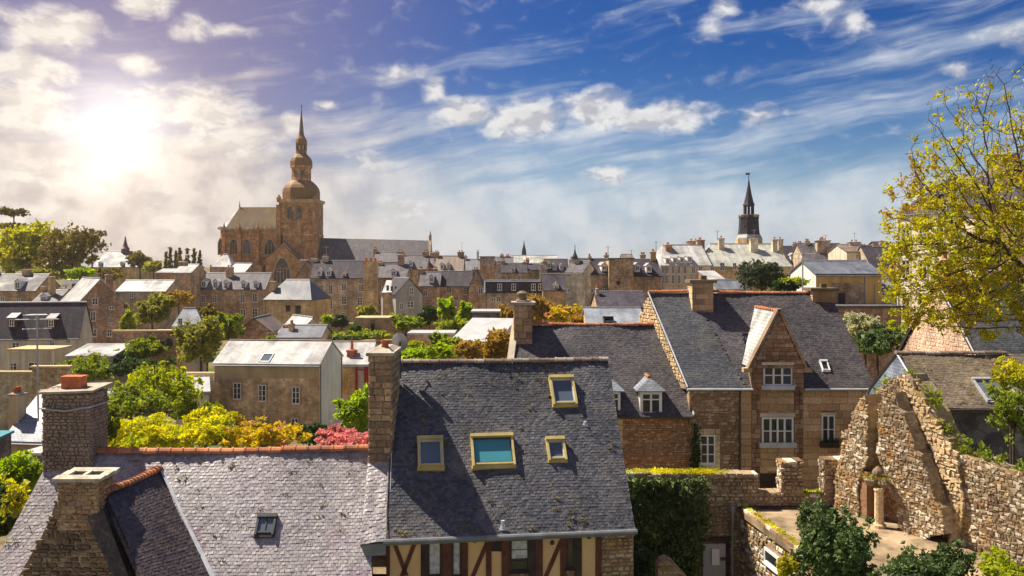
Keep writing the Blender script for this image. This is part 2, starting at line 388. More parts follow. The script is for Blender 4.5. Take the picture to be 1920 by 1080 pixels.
slate('slate_hung', (0.16, 0.20, 0.27), (0.24, 0.28, 0.35), (0.22, 0.14), lichen=(0.3, 0.3, 0.32), lich=0.25)
slate('slate_moss', (0.12, 0.07, 0.035), (0.18, 0.11, 0.05), (0.30, 0.18), lichen=(0.17, 0.14, 0.02), lich=0.75, big=0.12, spec=0.15, rough=0.7)
slate('tile_red', (0.36, 0.13, 0.07), (0.45, 0.18, 0.10), (0.24, 0.3), rough=0.8, spec=0.2, lich=0.15)
plain('membrane_white', (0.46, 0.46, 0.46), 0.5, 0.12, 0.8)
# masonry
masonry('granite', (0.348, 0.209, 0.116), (0.510, 0.336, 0.197), (0.603, 0.441, 0.278), (0.534, 0.406, 0.267))
masonry('granite_red', (0.342, 0.171, 0.091), (0.479, 0.274, 0.160), (0.547, 0.376, 0.251), (0.479, 0.331, 0.217))
masonry('granite_gold', (0.540, 0.356, 0.162), (0.670, 0.464, 0.227), (0.713, 0.540, 0.302), (0.648, 0.486, 0.270))
masonry('granite_grey', (0.388, 0.285, 0.194), (0.524, 0.399, 0.285), (0.604, 0.490, 0.365), (0.524, 0.422, 0.308))
masonry('granite_pale', (0.56, 0.47, 0.34), (0.68, 0.58, 0.42), (0.74, 0.66, 0.5), (0.62, 0.53, 0.38), sc=1.6, flat=1.4)
masonry('church_stone', (0.40, 0.185, 0.075), (0.54, 0.275, 0.12), (0.60, 0.34, 0.16), (0.50, 0.265, 0.12), sc=1.1, flat=1.6, bmp=0.3)  # brown granite, its orange tint standing in for the flare's warm wash
masonry('dark_stone', (0.10, 0.09, 0.09), (0.17, 0.15, 0.14), (0.22, 0.2, 0.18), (0.16, 0.14, 0.13), sc=1.5)
masonry('mortar_bed', (0.26, 0.17, 0.10), (0.34, 0.24, 0.15), (0.40, 0.30, 0.2), (0.36, 0.27, 0.18), sc=5)
masonry('mortar_shaded', (0.302, 0.202, 0.101), (0.374, 0.274, 0.158), (0.418, 0.338, 0.230), (0.374, 0.302, 0.209), sc=5, moss=(0.46, 0.30, 0.05))  # darkened all over to put the ruin recess's shade into the colour
masonry('roughcast', (0.27, 0.19, 0.14), (0.38, 0.29, 0.22), (0.44, 0.35, 0.27), (0.40, 0.31, 0.24), sc=6, flat=1.2, bmp=0.9)
masonry('brick_red', (0.40, 0.10, 0.06), (0.48, 0.15, 0.09), (0.52, 0.2, 0.12), (0.45, 0.25, 0.18), sc=6, flat=2.0)
masonry('brick_wall', (0.50, 0.28, 0.16), (0.60, 0.36, 0.22), (0.64, 0.44, 0.28), (0.56, 0.4, 0.26), sc=5, flat=2.0)
pieces('rubble_brown', (0.27, 0.15, 0.075), (0.44, 0.27, 0.15), (0.53, 0.39, 0.24), big=0.8, stain=(0.42, 0.29, 0.06), stain_amt=0.25)
pieces('rubble_red', (0.36, 0.17, 0.075), (0.52, 0.28, 0.135), (0.60, 0.40, 0.22), big=0.8)
pieces('rubble_lit', (0.16, 0.10, 0.055), (0.46, 0.35, 0.22), (0.66, 0.60, 0.48), big=0.5, stain=(0.50, 0.22, 0.03), stain_amt=0.8, bmp=0.6, fine=18)  # darkest stones stand for shaded pits in the wall
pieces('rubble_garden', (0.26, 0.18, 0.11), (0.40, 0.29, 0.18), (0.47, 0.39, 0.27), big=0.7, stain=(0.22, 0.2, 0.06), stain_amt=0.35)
pieces('rubble_dark', (0.13, 0.095, 0.065), (0.24, 0.175, 0.11), (0.31, 0.25, 0.17), big=1.0, stain=(0.26, 0.20, 0.05), stain_amt=0.5)
pieces('ashlar', (0.48, 0.29, 0.15), (0.62, 0.41, 0.23), (0.66, 0.46, 0.28), big=0.6, fine=14, bmp=0.15)
pieces('ashlar_red', (0.24, 0.125, 0.07), (0.36, 0.205, 0.115), (0.42, 0.28, 0.17), big=0.9, fine=10, stain=(0.11, 0.08, 0.055), stain_amt=0.7)
pieces('chimney_stone', (0.32, 0.20, 0.11), (0.50, 0.34, 0.19), (0.25, 0.17, 0.11), big=1.2, stain=(0.15, 0.12, 0.09), stain_amt=0.5, fine=14)
pieces('pale_stone', (0.56, 0.40, 0.22), (0.68, 0.52, 0.31), None, big=0.8, fine=12, bmp=0.12)
pieces('gable_pink', (0.60, 0.44, 0.33), (0.70, 0.55, 0.42), (0.64, 0.42, 0.30), big=0.5, fine=10, bmp=0.15)
plain('stone_pale', (0.66, 0.57, 0.43), 0.85, 0.14, 0.8)
plain('facade_cream', (0.86, 0.78, 0.62), 0.85, 0.1, 0.6)
plain('stone_gold', (0.58, 0.42, 0.23), 0.85, 0.18, 0.8)
plain('cap_pale', (0.54, 0.49, 0.38), 0.9, 0.32, 2.2, bmp=0.5)
plain('cap_stone', (0.42, 0.36, 0.29), 0.9, 0.3, 2.0, bmp=0.4)
plain('render_tan', (0.56, 0.42, 0.25), 0.9, 0.12, 0.5)
masonry('render_brown', (0.476, 0.322, 0.182), (0.616, 0.434, 0.252), (0.672, 0.504, 0.308), (0.588, 0.420, 0.252), sc=2.4, flat=1.6, bmp=0.2, edge=.03)
plain('render_white', (0.74, 0.77, 0.72), 0.85, 0.08, 0.6)
plain('render_cream', (0.68, 0.60, 0.46), 0.88, 0.12, 0.5)
plain('render_yellow', (0.80, 0.48, 0.15), 0.85, 0.08, 0.5)
plain('render_grey', (0.48, 0.45, 0.40), 0.9, 0.14, 0.5)
plain('plaster_ochre', (0.78, 0.50, 0.24), 0.9, 0.08, 1.2)
plain('timber_red', (0.13, 0.045, 0.03), 0.7, 0.3, 3.0)
plain('timber_dark', (0.055, 0.035, 0.03), 0.7, 0.3, 3.0)
plain('paint_white', (0.80, 0.80, 0.78), 0.5, 0.06, 1.0, bmp=0)
plain('paint_red', (0.50, 0.03, 0.04), 0.5, 0.1, 1.0, bmp=0)
plain('paint_grey', (0.42, 0.42, 0.42), 0.55, 0.1, 1.0, bmp=0)
plain('window_gold', (0.55, 0.44, 0.17), 0.45, 0.15, 2.0, bmp=0)
plain('terracotta', (0.55, 0.16, 0.06), 0.75, 0.25, 3.0)
pieces('ridge_clay', (0.42, 0.13, 0.055), (0.56, 0.22, 0.10), (0.32, 0.14, 0.08), rough=0.8, big=1.0, stain=(0.35, 0.27, 0.12), stain_amt=0.4)
pieces('ridge_dull', (0.16, 0.12, 0.10), (0.28, 0.19, 0.14), (0.36, 0.3, 0.24), rough=0.85, big=1.0, stain=(0.3, 0.26, 0.14), stain_amt=0.4)
plain('lead', (0.20, 0.21, 0.23), 0.45, 0.2, 2.0, spec=0.5)
plain('zinc_bright', (0.55, 0.57, 0.60), 0.4, 0.15, 2.0, spec=0.5)
plain('metal_dark', (0.045, 0.045, 0.05), 0.5, 0.2, 3.0, spec=0.5, bmp=0)
plain('metal_grey', (0.40, 0.40, 0.42), 0.45, 0.15, 3.0, spec=0.5, bmp=0)
plain('copper_dome', (0.26, 0.135, 0.04), 0.6, 0.2, 0.25)
plain('blind_teal', (0.055, 0.27, 0.33), 0.35, 0.06, 1.5, spec=0.6, bmp=0.05)
plain('curtain', (0.62, 0.60, 0.58), 0.9, 0.25, 6.0)
plain('teal_sheet', (0.05, 0.25, 0.30), 0.6, 0.2, 1.0)
plain('moss', (0.36, 0.26, 0.03), 1.0, 0.35, 3.0, bmp=0.8)
plain('sand', (0.34, 0.25, 0.155), 0.95, 0.45, 0.8, bmp=0.9)
plain('bark', (0.09, 0.065, 0.045), 0.9, 0.3, 6.0, bmp=0.6)
plain('bark_pale', (0.22, 0.17, 0.11), 0.9, 0.25, 6.0, bmp=0.6)
glass('glass_dark'); glass('glass_sky', (0.10, 0.13, 0.17), 0.04); glass('solar', (0.02, 0.03, 0.05), 0.15)
# leaves
leafmat('leaf_spring', (0.42, 0.44, 0.025), (0.26, 0.34, 0.03), 0.5)
leafmat('leaf_sun', (0.50, 0.46, 0.02), (0.30, 0.36, 0.03), 0.55)
leafmat('leaf_mid', (0.15, 0.22, 0.025), (0.30, 0.34, 0.04), 0.45)
leafmat('leaf_olive', (0.20, 0.21, 0.03), (0.36, 0.35, 0.06), 0.45)
leafmat('leaf_dark', (0.035, 0.07, 0.02), (0.08, 0.13, 0.03), 0.25)
leafmat('leaf_holm', (0.05, 0.07, 0.035), (0.13, 0.15, 0.08), 0.2)
leafmat('leaf_glossy', (0.06, 0.11, 0.03), (0.15, 0.21, 0.07), 0.25)
leafmat('leaf_yellow', (0.70, 0.62, 0.015), (0.48, 0.52, 0.02), 0.5, (0.36, 0.42, 0.03))
leafmat('leaf_orange', (0.58, 0.42, 0.05), (0.60, 0.54, 0.03), 0.45, (0.52, 0.24, 0.14))
leafmat('leaf_gold', (0.42, 0.25, 0.05), (0.36, 0.28, 0.06), 0.4)
leafmat('leaf_pink', (0.60, 0.21, 0.19), (0.68, 0.34, 0.30), 0.45)
leafmat('leaf_cedar', (0.16, 0.13, 0.025), (0.27, 0.22, 0.03), 0.3)
leafmat('leaf_bright', (0.22, 0.36, 0.02), (0.36, 0.44, 0.04), 0.5)
leafmat('leaf_blossom', (0.42, 0.42, 0.14), (0.60, 0.60, 0.45), 0.4)
leafmat('leaf_bud', (0.58, 0.50, 0.02), (0.36, 0.42, 0.03), 0.5, (0.42, 0.30, 0.03))
leafmat('leaf_moss', (0.30, 0.22, 0.02), (0.20, 0.18, 0.03), 0.2)
leafmat('leaf_ivy', (0.06, 0.11, 0.025), (0.20, 0.25, 0.08), 0.15)

# ground
def ground_mat():
    m, nt, b = newmat('garden_ground', 0.95, 0.1); uv, pos, isl = coords(nt)
    n = noise(nt, pos, 0.09, 8, 0.65)
    c = mixc(nt, mapr(nt, n, 0.42, 0.58), (0.075, 0.11, 0.025), (0.20, 0.145, 0.085))
    c = hsv(nt, c, 0.5, 1.0, mapr(nt, noise(nt, pos, 1.1, 6, 0.7), 0.3, 0.7, 0.6, 1.4))
    nt.links.new(c, b.inputs['Base Color']); bump(nt, b, noise(nt, pos, 3, 6), 0.7, 0.1)
ground_mat()

# ------------------------------------------------------------------ building kit
def bil(q, s, t):
    """bilinear point on quad q = eaveL, eaveR, ridgeR, ridgeL; s along, t up; numpy arrays in, (n,3) out"""
    a, b, c, d = [np.array(p, dtype=float) for p in q]
    s = np.asarray(s)[:, None]; t = np.asarray(t)[:, None]
    return (a * (1 - s) + b * s) * (1 - t) + (d * (1 - s) + c * s) * t
def planar(eL, eR, rL, px, py):
    """fourth corner (ridge right) of a flat slope, from its pixel"""
    n = (Vector(eR) - Vector(eL)).cross(Vector(rL) - Vector(eL)); d = P(px, py, 1.0)
    return d * (Vector(eL).dot(n) / d.dot(n))
def qnormal(q):
    a, b, c, d = [Vector(p) for p in q]
    n = (b - a).cross(d - a).normalized()
    return n
def slates(q, course, width, mat, name, off, seed=1, sag=0.03, lift=0.011, skip=None):
    """courses of lapped slates over a roof slope, one joined mesh"""
    rs = np.random.RandomState(seed)
    a, b, c, d = [Vector(p) for p in q]
    n = np.array(qnormal(q)); L = ((d - a).length + (c - b).length) / 2; W = ((b - a).length + (c - d).length) / 2
    nc = int(L / course); S0, S1, T0, T1 = [], [], [], []
    for i in range(nc):
        k = max(2, int(W / width)); e = np.arange(k + 1) / k + (0.5 if i % 2 else 0) / k
        e = e + rs.uniform(-0.12, 0.12, k + 1) / k
        e = np.clip(np.concatenate([[0], e]), 0, 1)
        t0 = i / nc + rs.uniform(-0.03, 0.03, len(e) - 1) / nc
        ok = (e[1:] - e[:-1]) > 0.15 / k
        if skip is not None: ok &= ~np.array([skip((x + y) / 2, (i + .5) / nc) for x, y in zip(e[:-1], e[1:])])
        S0.append(e[:-1][ok]); S1.append(e[1:][ok]); T0.append(t0[ok]); T1.append(np.full(ok.sum(), min(1, (i + 1.25) / nc)))
    S0, S1, T0, T1 = map(np.concatenate, (S0, S1, T0, T1)); N = len(S0)
    slip = rs.uniform(size=N) < .006; T0 = np.where(slip, np.maximum(T0 - rs.uniform(.2, .6, N) / nc, 0), T0)
    g = 0.03 * (S1 - S0); S0 = S0 + g; S1 = S1 - g
    lf = lift * rs.uniform(0.6, 1.5, N)[:, None] * n
    tw = (rs.uniform(-1, 1, N) * 0.006)[:, None] * n
    def wob(s, t): return (sag * (np.sin(s * 9 + seed) * np.cos(t * 6 + seed * 2) + 0.4 * np.sin(s * 23 + t * 13)))[:, None] * n
    p = [bil(q, S0, T0) + lf + tw + wob(S0, T0), bil(q, S1, T0) + lf - tw + wob(S1, T0), bil(q, S1, T1) + 0.004 * n + wob(S1, T1), bil(q, S0, T1) + 0.004 * n + wob(S0, T1)]
    p += [p[0] - n * 0.022, p[1] - n * 0.022, p[2] - n * 0.008, p[3] - n * 0.008]
    V = np.stack(p, 1).reshape(-1, 3)
    fq = np.array([[0, 1, 2, 3], [4, 5, 1, 0], [4, 0, 3, 7], [1, 5, 6, 2]])
    Q = (np.arange(N)[:, None, None] * 8 + fq[None]).reshape(-1, 4)
    return npmesh(name, V, Q, mat, off)
def roof_moss(root, q, n, seed, mat='leaf_moss'):
    rs = np.random.RandomState(seed); nn = np.array(qnormal(q)); s = rs.uniform(0, 1, n); t = rs.uniform(0, 1, n) ** 1.6
    c = bil(q, s, t) + nn * .03; k = rs.randint(4, 22, n); C = np.repeat(c, k, 0); a = np.array(Vector(q[1]) - Vector(q[0])); a /= np.linalg.norm(a)
    C = C + rs.normal(size=(len(C), 1)) * .07 * a + rs.normal(size=(len(C), 3)) * .018
    part('moss', leaf_mesh('moss', C, .045, mat, off_of(root), seed), None, root, kind='stuff')
def inpoly(x, y, poly):
    r = False; n = len(poly)
    for i in range(n):
        (x1, y1), (x2, y2) = poly[i], poly[i - 1]
        if (y1 > y) != (y2 > y) and x < (x2 - x1) * (y - y1) / (y2 - y1) + x1: r = not r
    return r
def rubble(o, u, nrm, s0, s1, z0, z1, w, h, mat, name, off, seed=1, deep=0.05, holes=(), poly=None, jit=0.3, gap=0.10, up=(0, 0, 1)):
    """irregular coursed stones standing proud of a wall face, one joined mesh. o,u: plane; (s,z) rectangle"""
    rs = random.Random(seed); V = []; Q = []
    o, u, nrm, up = Vector(o), Vector(u), Vector(nrm), Vector(up)
    z = z0
    while z < z1 - 0.02:
        hh = min(h * rs.uniform(0.65, 1.4), z1 - z); s = s0 - rs.uniform(0, w)
        while s < s1:
            ww = w * rs.uniform(0.5, 1.6); a, b = max(s, s0), min(s + ww, s1); s += ww
            if b - a < 0.25 * w: continue
            cs, cz = (a + b) / 2, z + hh / 2
            if any(hx0 < cs + .4 * (b - a) and hx1 > cs - .4 * (b - a) and hz0 < cz + .4 * hh and hz1 > cz - .4 * hh for hx0, hx1, hz0, hz1 in holes): continue
            if poly and not inpoly(cs, cz, poly): continue
            g = gap * min(b - a, hh); dp = deep * rs.uniform(0.3, 1.5); i = len(V)
            j = lambda k: rs.uniform(-k, k) * min(b - a, hh)
            base = [(a + g, z + g), (b - g, z + g), (b - g, z + hh - g), (a + g, z + hh - g)]
            base = [(x + j(jit * .4), y + j(jit * .4)) for x, y in base]
            for x, y in base: V.append(o + u * x + up * y - nrm * 0.02)
            for x, y in base:
                V.append(o + u * (cs + (x - cs) * 0.78 + j(.08)) + up * (cz + (y - cz) * 0.78 + j(.08)) + nrm * (dp * rs.uniform(.7, 1.2)))
            for f in ((0, 1, 5, 4), (1, 2, 6, 5), (2, 3, 7, 6), (3, 0, 4, 7), (4, 5, 6, 7)): Q.append([i + k for k in f])
        z += hh
    return npmesh(name, np.array([tuple(v) for v in V]), np.array(Q), mat, off)
_blk = {}
def block_mesh(mat, bev=0.06):
    """unit stone with softened front edges: x,z in -.5...5, front at y=-1; shared by every dressed stone of that material"""
    if mat in _blk: return _blk[mat]
    mb = MB(); b = .5 - bev * .5
    v = [(-.5, 0, -.5), (.5, 0, -.5), (.5, 0, .5), (-.5, 0, .5), (-.5, -.8, -.5), (.5, -.8, -.5), (.5, -.8, .5), (-.5, -.8, .5),
         (-b, -1, -b * .96), (b, -1, -b * .96), (b, -1, b * .96), (-b, -1, b * .96)]
    mb.v = v; mb.f = [(0, 1, 5, 4), (1, 2, 6, 5), (2, 3, 7, 6), (3, 0, 4, 7), (4, 5, 9, 8), (5, 6, 10, 9), (6, 7, 11, 10), (7, 4, 8, 11), (8, 9, 10, 11)]; mb.m = [0] * 9
    _blk[mat] = mb.mesh('stone', mat); return _blk[mat]
def dressed(parent, o, u, nrm, s0, s1, z0, z1, w, h, mat, deep=0.05, holes=(), seed=3, name='stone', joint=0.018, poly=None):
    """courses of dressed blocks, each an object of its own sharing one mesh"""
    rs = random.Random(seed); me = block_mesh(mat); o, u, nrm = Vector(o), Vector(u), Vector(nrm)
    rz = math.atan2(u.y, u.x); nrow = max(1, round((z1 - z0) / h)); hh = (z1 - z0) / nrow; cnt = 0
    for r in range(nrow):
        za = z0 + r * hh; segs = [(s0, s1)]
        for hx0, hx1, hz0, hz1 in holes:
            if hz0 < za + hh * .6 and hz1 > za + hh * .4:
                ns = []
                for a, b in segs:
                    if hx1 <= a or hx0 >= b: ns.append((a, b)); continue
                    if hx0 > a: ns.append((a, hx0))
                    if hx1 < b: ns.append((hx1, b))
                segs = ns
        for a, b in segs:
            if b - a < 0.08: continue
            x = a; first = True
            while x < b - 0.02:
                ww = w * rs.uniform(.65, 1.35) * (rs.choice((.5, 1)) if first else 1); first = False
                e = x + ww
                if b - e < 0.35 * w: e = b
                if poly is None or inpoly((x + e) / 2, za + hh / 2, poly):
                    c = o + u * ((x + e) / 2) + Vector((0, 0, za + hh / 2)) - nrm * 0.01
                    piece(name, me, parent, c, rz, scale=(e - x - joint, deep * rs.uniform(.75, 1.15), hh - joint)); cnt += 1
                x = e
    return cnt
_win = {}
def win_mesh(w, h, cols=2, rows=3, mat='paint_white', t=None, dep=0.07):
    key = ('f', round(w, 2), round(h, 2), cols, rows, mat, dep)
    if key in _win: return _win[key]
    mb = MB(); t = t or max(0.05, min(0.085, w * 0.1)); g = t * .6
    mb.box((-w / 2 + t / 2, -dep / 2, -h / 2), (t, dep, h)); mb.box((w / 2 - t / 2, -dep / 2, -h / 2), (t, dep, h))
    mb.box((0, -dep / 2, -h / 2), (w - 2 * t, dep, t)); mb.box((0, -dep / 2, h / 2 - t), (w - 2 * t, dep, t))
    mb.box((0, -dep * .75, -h / 2 - t * .6), (w + t * 1.2, dep * 1.5, t * .6))
    for k in range(1, cols): mb.box((-w / 2 + t + (w - 2 * t) * k / cols, -dep * .42, -h / 2 + t), (t * 1.1, dep * .7, h - 2 * t))
    for k in range(1, rows): mb.box((0, -dep * .36, -h / 2 + h * k / rows - g / 2), (w - 2 * t, dep * .5, g))
    _win[key] = mb.mesh('window', mat); return _win[key]
def pane_mesh(w, h, mat='glass_dark', y=-0.02):
    key = ('p', round(w, 2), round(h, 2), mat, y)
    if key not in _win:
        mb = MB(); mb.box((0, y, -h / 2 + .03), (w - .06, .01, h - .06)); _win[key] = mb.mesh('pane', mat)
    return _win[key]
def sur_mesh(w, h, mat, t=0.16, dep=0.035):
    key = ('s', round(w, 2), round(h, 2), mat, t)
    if key not in _win:
        mb = MB()
        for s in (-1, 1): mb.box((s * (w / 2 + t / 2), -dep / 2, -h / 2), (t, dep, h))
        mb.box((0, -dep / 2, h / 2), (w + 2 * t, dep, t * 1.3)); mb.box((0, -dep * .9, -h / 2 - t * .7), (w + 2.3 * t, dep * 1.8, t * .7))
        _win[key] = mb.mesh('surround', mat)
    return _win[key]
def window(parent, c, rz, w, h, cols=2, rows=3, mat='paint_white', pane='glass_dark', surround=None, name='window'):
    w, h = round(w, 2), round(h, 2)
    o = piece(name, win_mesh(w, h, cols, rows, mat), parent, c, rz)
    p = bpy.data.objects.new('pane', pane_mesh(w, h, pane)); COL.objects.link(p); p.parent = o
    if surround:
        s = bpy.data.objects.new('surround', sur_mesh(w, h, surround)); COL.objects.link(s); s.parent = o
    return o
_tile = {}
def ridge_tiles(parent, a, b, mat='ridge_clay', L=0.38, r=0.12, sag=0.02, seed=1, nm='ridge_tile'):
    """half-round ridge tiles, each an object; the collar end is a little wider"""
    a, b = Vector(a), Vector(b); n = max(2, round((b - a).length / L)); l = (b - a).length / n
    key = (round(l, 3), r, mat)
    if key not in _tile:
        mb = MB(); k = 7
        for (x, rr) in ((0, r * 1.16), (l * .16, r * 1.16), (l * .17, r), (l * 1.0, r * .95)):
            for j in range(k):
                an = math.pi * (j / (k - 1)) * 1.1 - math.pi * .05
                mb.v.append((x, -rr * math.cos(an) * 1.15, rr * math.sin(an)))
        for s in range(3):
            for j in range(k - 1): mb.f.append((s * k + j, (s + 1) * k + j, (s + 1) * k + j + 1, s * k + j + 1)); mb.m.append(0)
        mb.f.append(tuple(range(k))); mb.m.append(0); mb.f.append(tuple(range(3 * k, 4 * k))[::-1]); mb.m.append(0)
        _tile[key] = mb.mesh(nm, mat)
    d = (b - a).normalized(); rz = math.atan2(d.y, d.x); ry = -math.asin(d.z); rs = random.Random(seed)
    for i in range(n):
        p = a + (b - a) * (i / n); p.z += -sag * math.sin(math.pi * i / n) + rs.uniform(-.008, .008)
        piece(nm, _tile[key], parent, p, rot=(rs.uniform(-.03, .03), ry + rs.uniform(-.015, .015), rz + rs.uniform(-.02, .02)))
def pot(parent, c, r=0.13, h=0.4, mat='terracotta'):
    mb = MB(); mb.lathe(c, [(r * 1.15, 0), (r * 1.1, h * .2), (r * .92, h * .7), (r * 1.12, h * .82), (r * 1.12, h), (r * .8, h), (r * .75, h * .6)], 8)
    return part('chimney_pot', mb, mat, parent)
def chimney(root, c, w, dep, ztop, rz=0.0, mat='granite', pots=2, cap='cap_stone', potmat='terracotta', poth=0.35):
    """c: xy centre and z where the stack leaves the roof (it goes a little below)"""
    h = ztop - c[2]; mb = MB(); ch = min(.14, h * .1)
    mb.box((c[0], c[1], c[2]), (w, dep, h - ch * 2.2), rz, 0)
    mb.box((c[0], c[1], ztop - ch * 2.2), (w * 1.1, dep * 1.1, ch), rz, 0)
    mb.box((c[0], c[1], ztop - ch * 1.2), (w * 1.18, dep * 1.18, ch * .7), rz, 1)
    mb.box((c[0], c[1], ztop - ch * .5), (w * .95, dep * .95, ch * .5), rz, 1, 0.7)
    s = part('chimney', mb, [mat, cap], root)
    for k in range(pots):
        q = (k + .5) / pots - .5
        long_x = w >= dep
        dx = q * w * .8 if long_x else 0; dy = 0 if long_x else q * dep * .8
        pot(s, (c[0] + dx * math.cos(rz) - dy * math.sin(rz), c[1] + dx * math.sin(rz) + dy * math.cos(rz), ztop - .02), min(.14, max(w, dep) / pots * .35), poth, potmat)
    return s
_dm = {}
def dormer(root, c, rz, w, h, back, roofmat='slate_pale', face='paint_white', kind='gable', fr='paint_white'):
    """c: centre of the front at window mid-height"""
    w, h, back = round(w, 2), round(h, 2), round(back, 2); key = (w, h, back, roofmat, face, kind)
    if key not in _dm:
        mb = MB(); e = .12
        mb.box((0, back / 2, -h / 2 - .25), (w + 2 * e, back, h + .25 + e)); a = mb.mesh('dormer', face)
        r = MB(); z = h / 2 + e; ov = .12; hw = w / 2 + e + ov; rise = hw * (.75 if kind == 'gable' else .16)
        if kind == 'gable':
            for s in (-1, 1):
                pts = [(s * hw, -ov, z - .05), (0, -ov, z + rise), (0, back + rise, z + rise), (s * hw, back, z - .05)]
                r.slab(pts if s < 0 else pts[::-1], (0, 0, .07), 0)
            r.face([(-hw + ov, 0, z), (hw - ov, 0, z), (0, 0, z + rise - .03)], 1)
        else:
            r.slab([(-hw, -ov * 2, z), (hw, -ov * 2, z), (hw, back, z + rise * 2 + .3), (-hw, back, z + rise * 2 + .3)], (0, 0, .08), 0)
        _dm[key] = (a, r.mesh('dormer_roof', [roofmat, face]))
    a, r = _dm[key]
    o = piece('dormer', a, root, c, rz)
    for nm, me, y in (('dormer_roof', r, 0), ('window', win_mesh(w, h, 2, 2, fr), -.002), ('pane', pane_mesh(w, h), -.002)):
        q = bpy.data.objects.new(nm, me); COL.objects.link(q); q.parent = o; q.location = (0, y, 0)
    return o

def house(name, label, xl, xr, d, ye, yr, yb, dep, rot=0.0, kind='x', wall='granite', roof='slate_far', win=(), chim=(), dorm=(), cat='house',
          side=(), hip=(0, 0), ridge='lead', cols=2, rows=3, sur=None, wmat='paint_white', dkind='gable', droof='slate_pale', dface='paint_white', group='houses of the old town', ov=0.22, potn=2, droot=0.35, cm=None, gmat=None):
    """a house from its front eave in the photograph (columns xl..xr at depth d), eave row ye, ridge row yr, foot row yb; dep = depth in metres"""
    a = math.radians(rot); u = Vector((math.cos(a), math.sin(a), 0)); b = Vector((-math.sin(a), math.cos(a), 0))
    A = Vector(((xl - 960) / F * d, d, 0)); W, _ = hit(xr, 0, A, u)
    ze = -(ye - HZ) / F * d; zb = -(yb - HZ) / F * d
    mid = A + u * (W / 2) + (b * (dep / 2) if kind in ('x', 'hip') else Vector())
    zr = -(yr - HZ) / F * (mid.y if kind != 'shed' else (A + b * dep).y)
    base = A + u * (W / 2) + b * (dep / 2); zb = min(zb, gz(base.x, base.y)) - .3
    root = thing(name, label, cat, (base.x, base.y, zb), group)
    up = Vector((0, 0, 1)); pt = lambda s, t, z: A + u * s + b * t + up * z
    wl = MB()
    top = lambda s, t: ze
    fl, fr_, br, bl = (0, 0), (W, 0), (W, dep), (0, dep)
    zl = zr if kind == 'shed' else ze
    wl.face([pt(0, 0, zb), pt(W, 0, zb), pt(W, 0, ze), pt(0, 0, ze)])
    wl.face([pt(W, dep, zb), pt(0, dep, zb), pt(0, dep, zl), pt(W, dep, zl)])
    if kind == 'x':
        gm = 1 if gmat else 0
        wl.face([pt(W, 0, zb), pt(W, dep, zb), pt(W, dep, ze), pt(W, dep / 2, zr), pt(W, 0, ze)] if not hip[1] else [pt(W, 0, zb), pt(W, dep, zb), pt(W, dep, ze), pt(W, 0, ze)], gm)
        wl.face([pt(0, dep, zb), pt(0, 0, zb), pt(0, 0, ze), pt(0, dep / 2, zr), pt(0, dep, ze)] if not hip[0] else [pt(0, dep, zb), pt(0, 0, zb), pt(0, 0, ze), pt(0, dep, ze)], gm)
    else:
        wl.face([pt(W, 0, zb), pt(W, dep, zb), pt(W, dep, zl), pt(W, 0, ze)]); wl.face([pt(0, dep, zb), pt(0, 0, zb), pt(0, 0, ze), pt(0, dep, zl)])
    if kind == 'y':
        wl.face([pt(0, 0, ze), pt(W, 0, ze), pt(W / 2, 0, zr)]); wl.face([pt(W, dep, ze), pt(0, dep, ze), pt(W / 2, dep, zr)])
    if kind == 'flat':
        wl.face([pt(0, 0, ze), pt(W, 0, ze), pt(W, dep, ze), pt(0, dep, ze)])
    part('wall', wl, [wall] + ([gmat] if gmat else []), root)
    rf = MB(); T = 0.13; sl = (zr - ze)
    if kind == 'x':
        k = sl / (dep / 2); v0 = -ov; z0 = ze - ov * k * .8 + .02
        h0, h1 = hip[0] * W, hip[1] * W; e0 = 0 if hip[0] else -.12; e1 = W if hip[1] else W + .12
        rf.slab([pt(e0, v0, z0), pt(e1, v0, z0), pt(e1 - h1, dep / 2, zr + .02), pt(e0 + h0, dep / 2, zr + .02)], up * T)
        rf.slab([pt(e1, dep - v0, z0), pt(e0, dep - v0, z0), pt(e0 + h0, dep / 2, zr + .02), pt(e1 - h1, dep / 2, zr + .02)], up * T)
        if hip[0]: rf.slab([pt(0, dep - v0, z0), pt(0, v0, z0), pt(h0, dep / 2, zr + .02)], up * T)
        if hip[1]: rf.slab([pt(W, v0, z0), pt(W, dep - v0, z0), pt(W - h1, dep / 2, zr + .02)], up * T)
        rg = MB(); c0, c1 = pt(e0 + h0, dep / 2, zr + T), pt(e1 - h1, dep / 2, zr + T); rg.tube([c0, c1], .13, 6)
    elif kind == 'y':
        k = sl / (W / 2); z0 = ze - ov * k * .8 + .02
        rf.slab([pt(-ov, -.15, z0), pt(W / 2, -.15, zr + .02), pt(W / 2, dep + .1, zr + .02), pt(-ov, dep + .1, z0)], up * T)
        rf.slab([pt(W / 2, -.15, zr + .02), pt(W + ov, -.15, z0), pt(W + ov, dep + .1, z0), pt(W / 2, dep + .1, zr + .02)], up * T)
        rg = MB(); rg.tube([pt(W / 2, -.15, zr + T), pt(W / 2, dep + .1, zr + T)], .13, 6)
    elif kind == 'shed':
        rf.slab([pt(-.12, -ov, ze - ov * .3), pt(W + .12, -ov, ze - ov * .3), pt(W + .12, dep + .1, zr), pt(-.12, dep + .1, zr)], up * T); rg = None
    else:
        rf.slab([pt(-.15, -.15, ze), pt(W + .15, -.15, ze), pt(W + .15, dep + .15, ze), pt(-.15, dep + .15, ze)], up * .18); rg = None
    part('roof', rf, roof, root)
    if rg and ridge: part('ridge', rg, ridge, root)
    if d < 130 and kind == 'x':
        g = MB(); g.tube([pt(-.1, -ov - .05, ze - ov * .6), pt(W + .1, -ov - .05, ze - ov * .6)], .06, 6); part('gutter', g, 'lead', root)
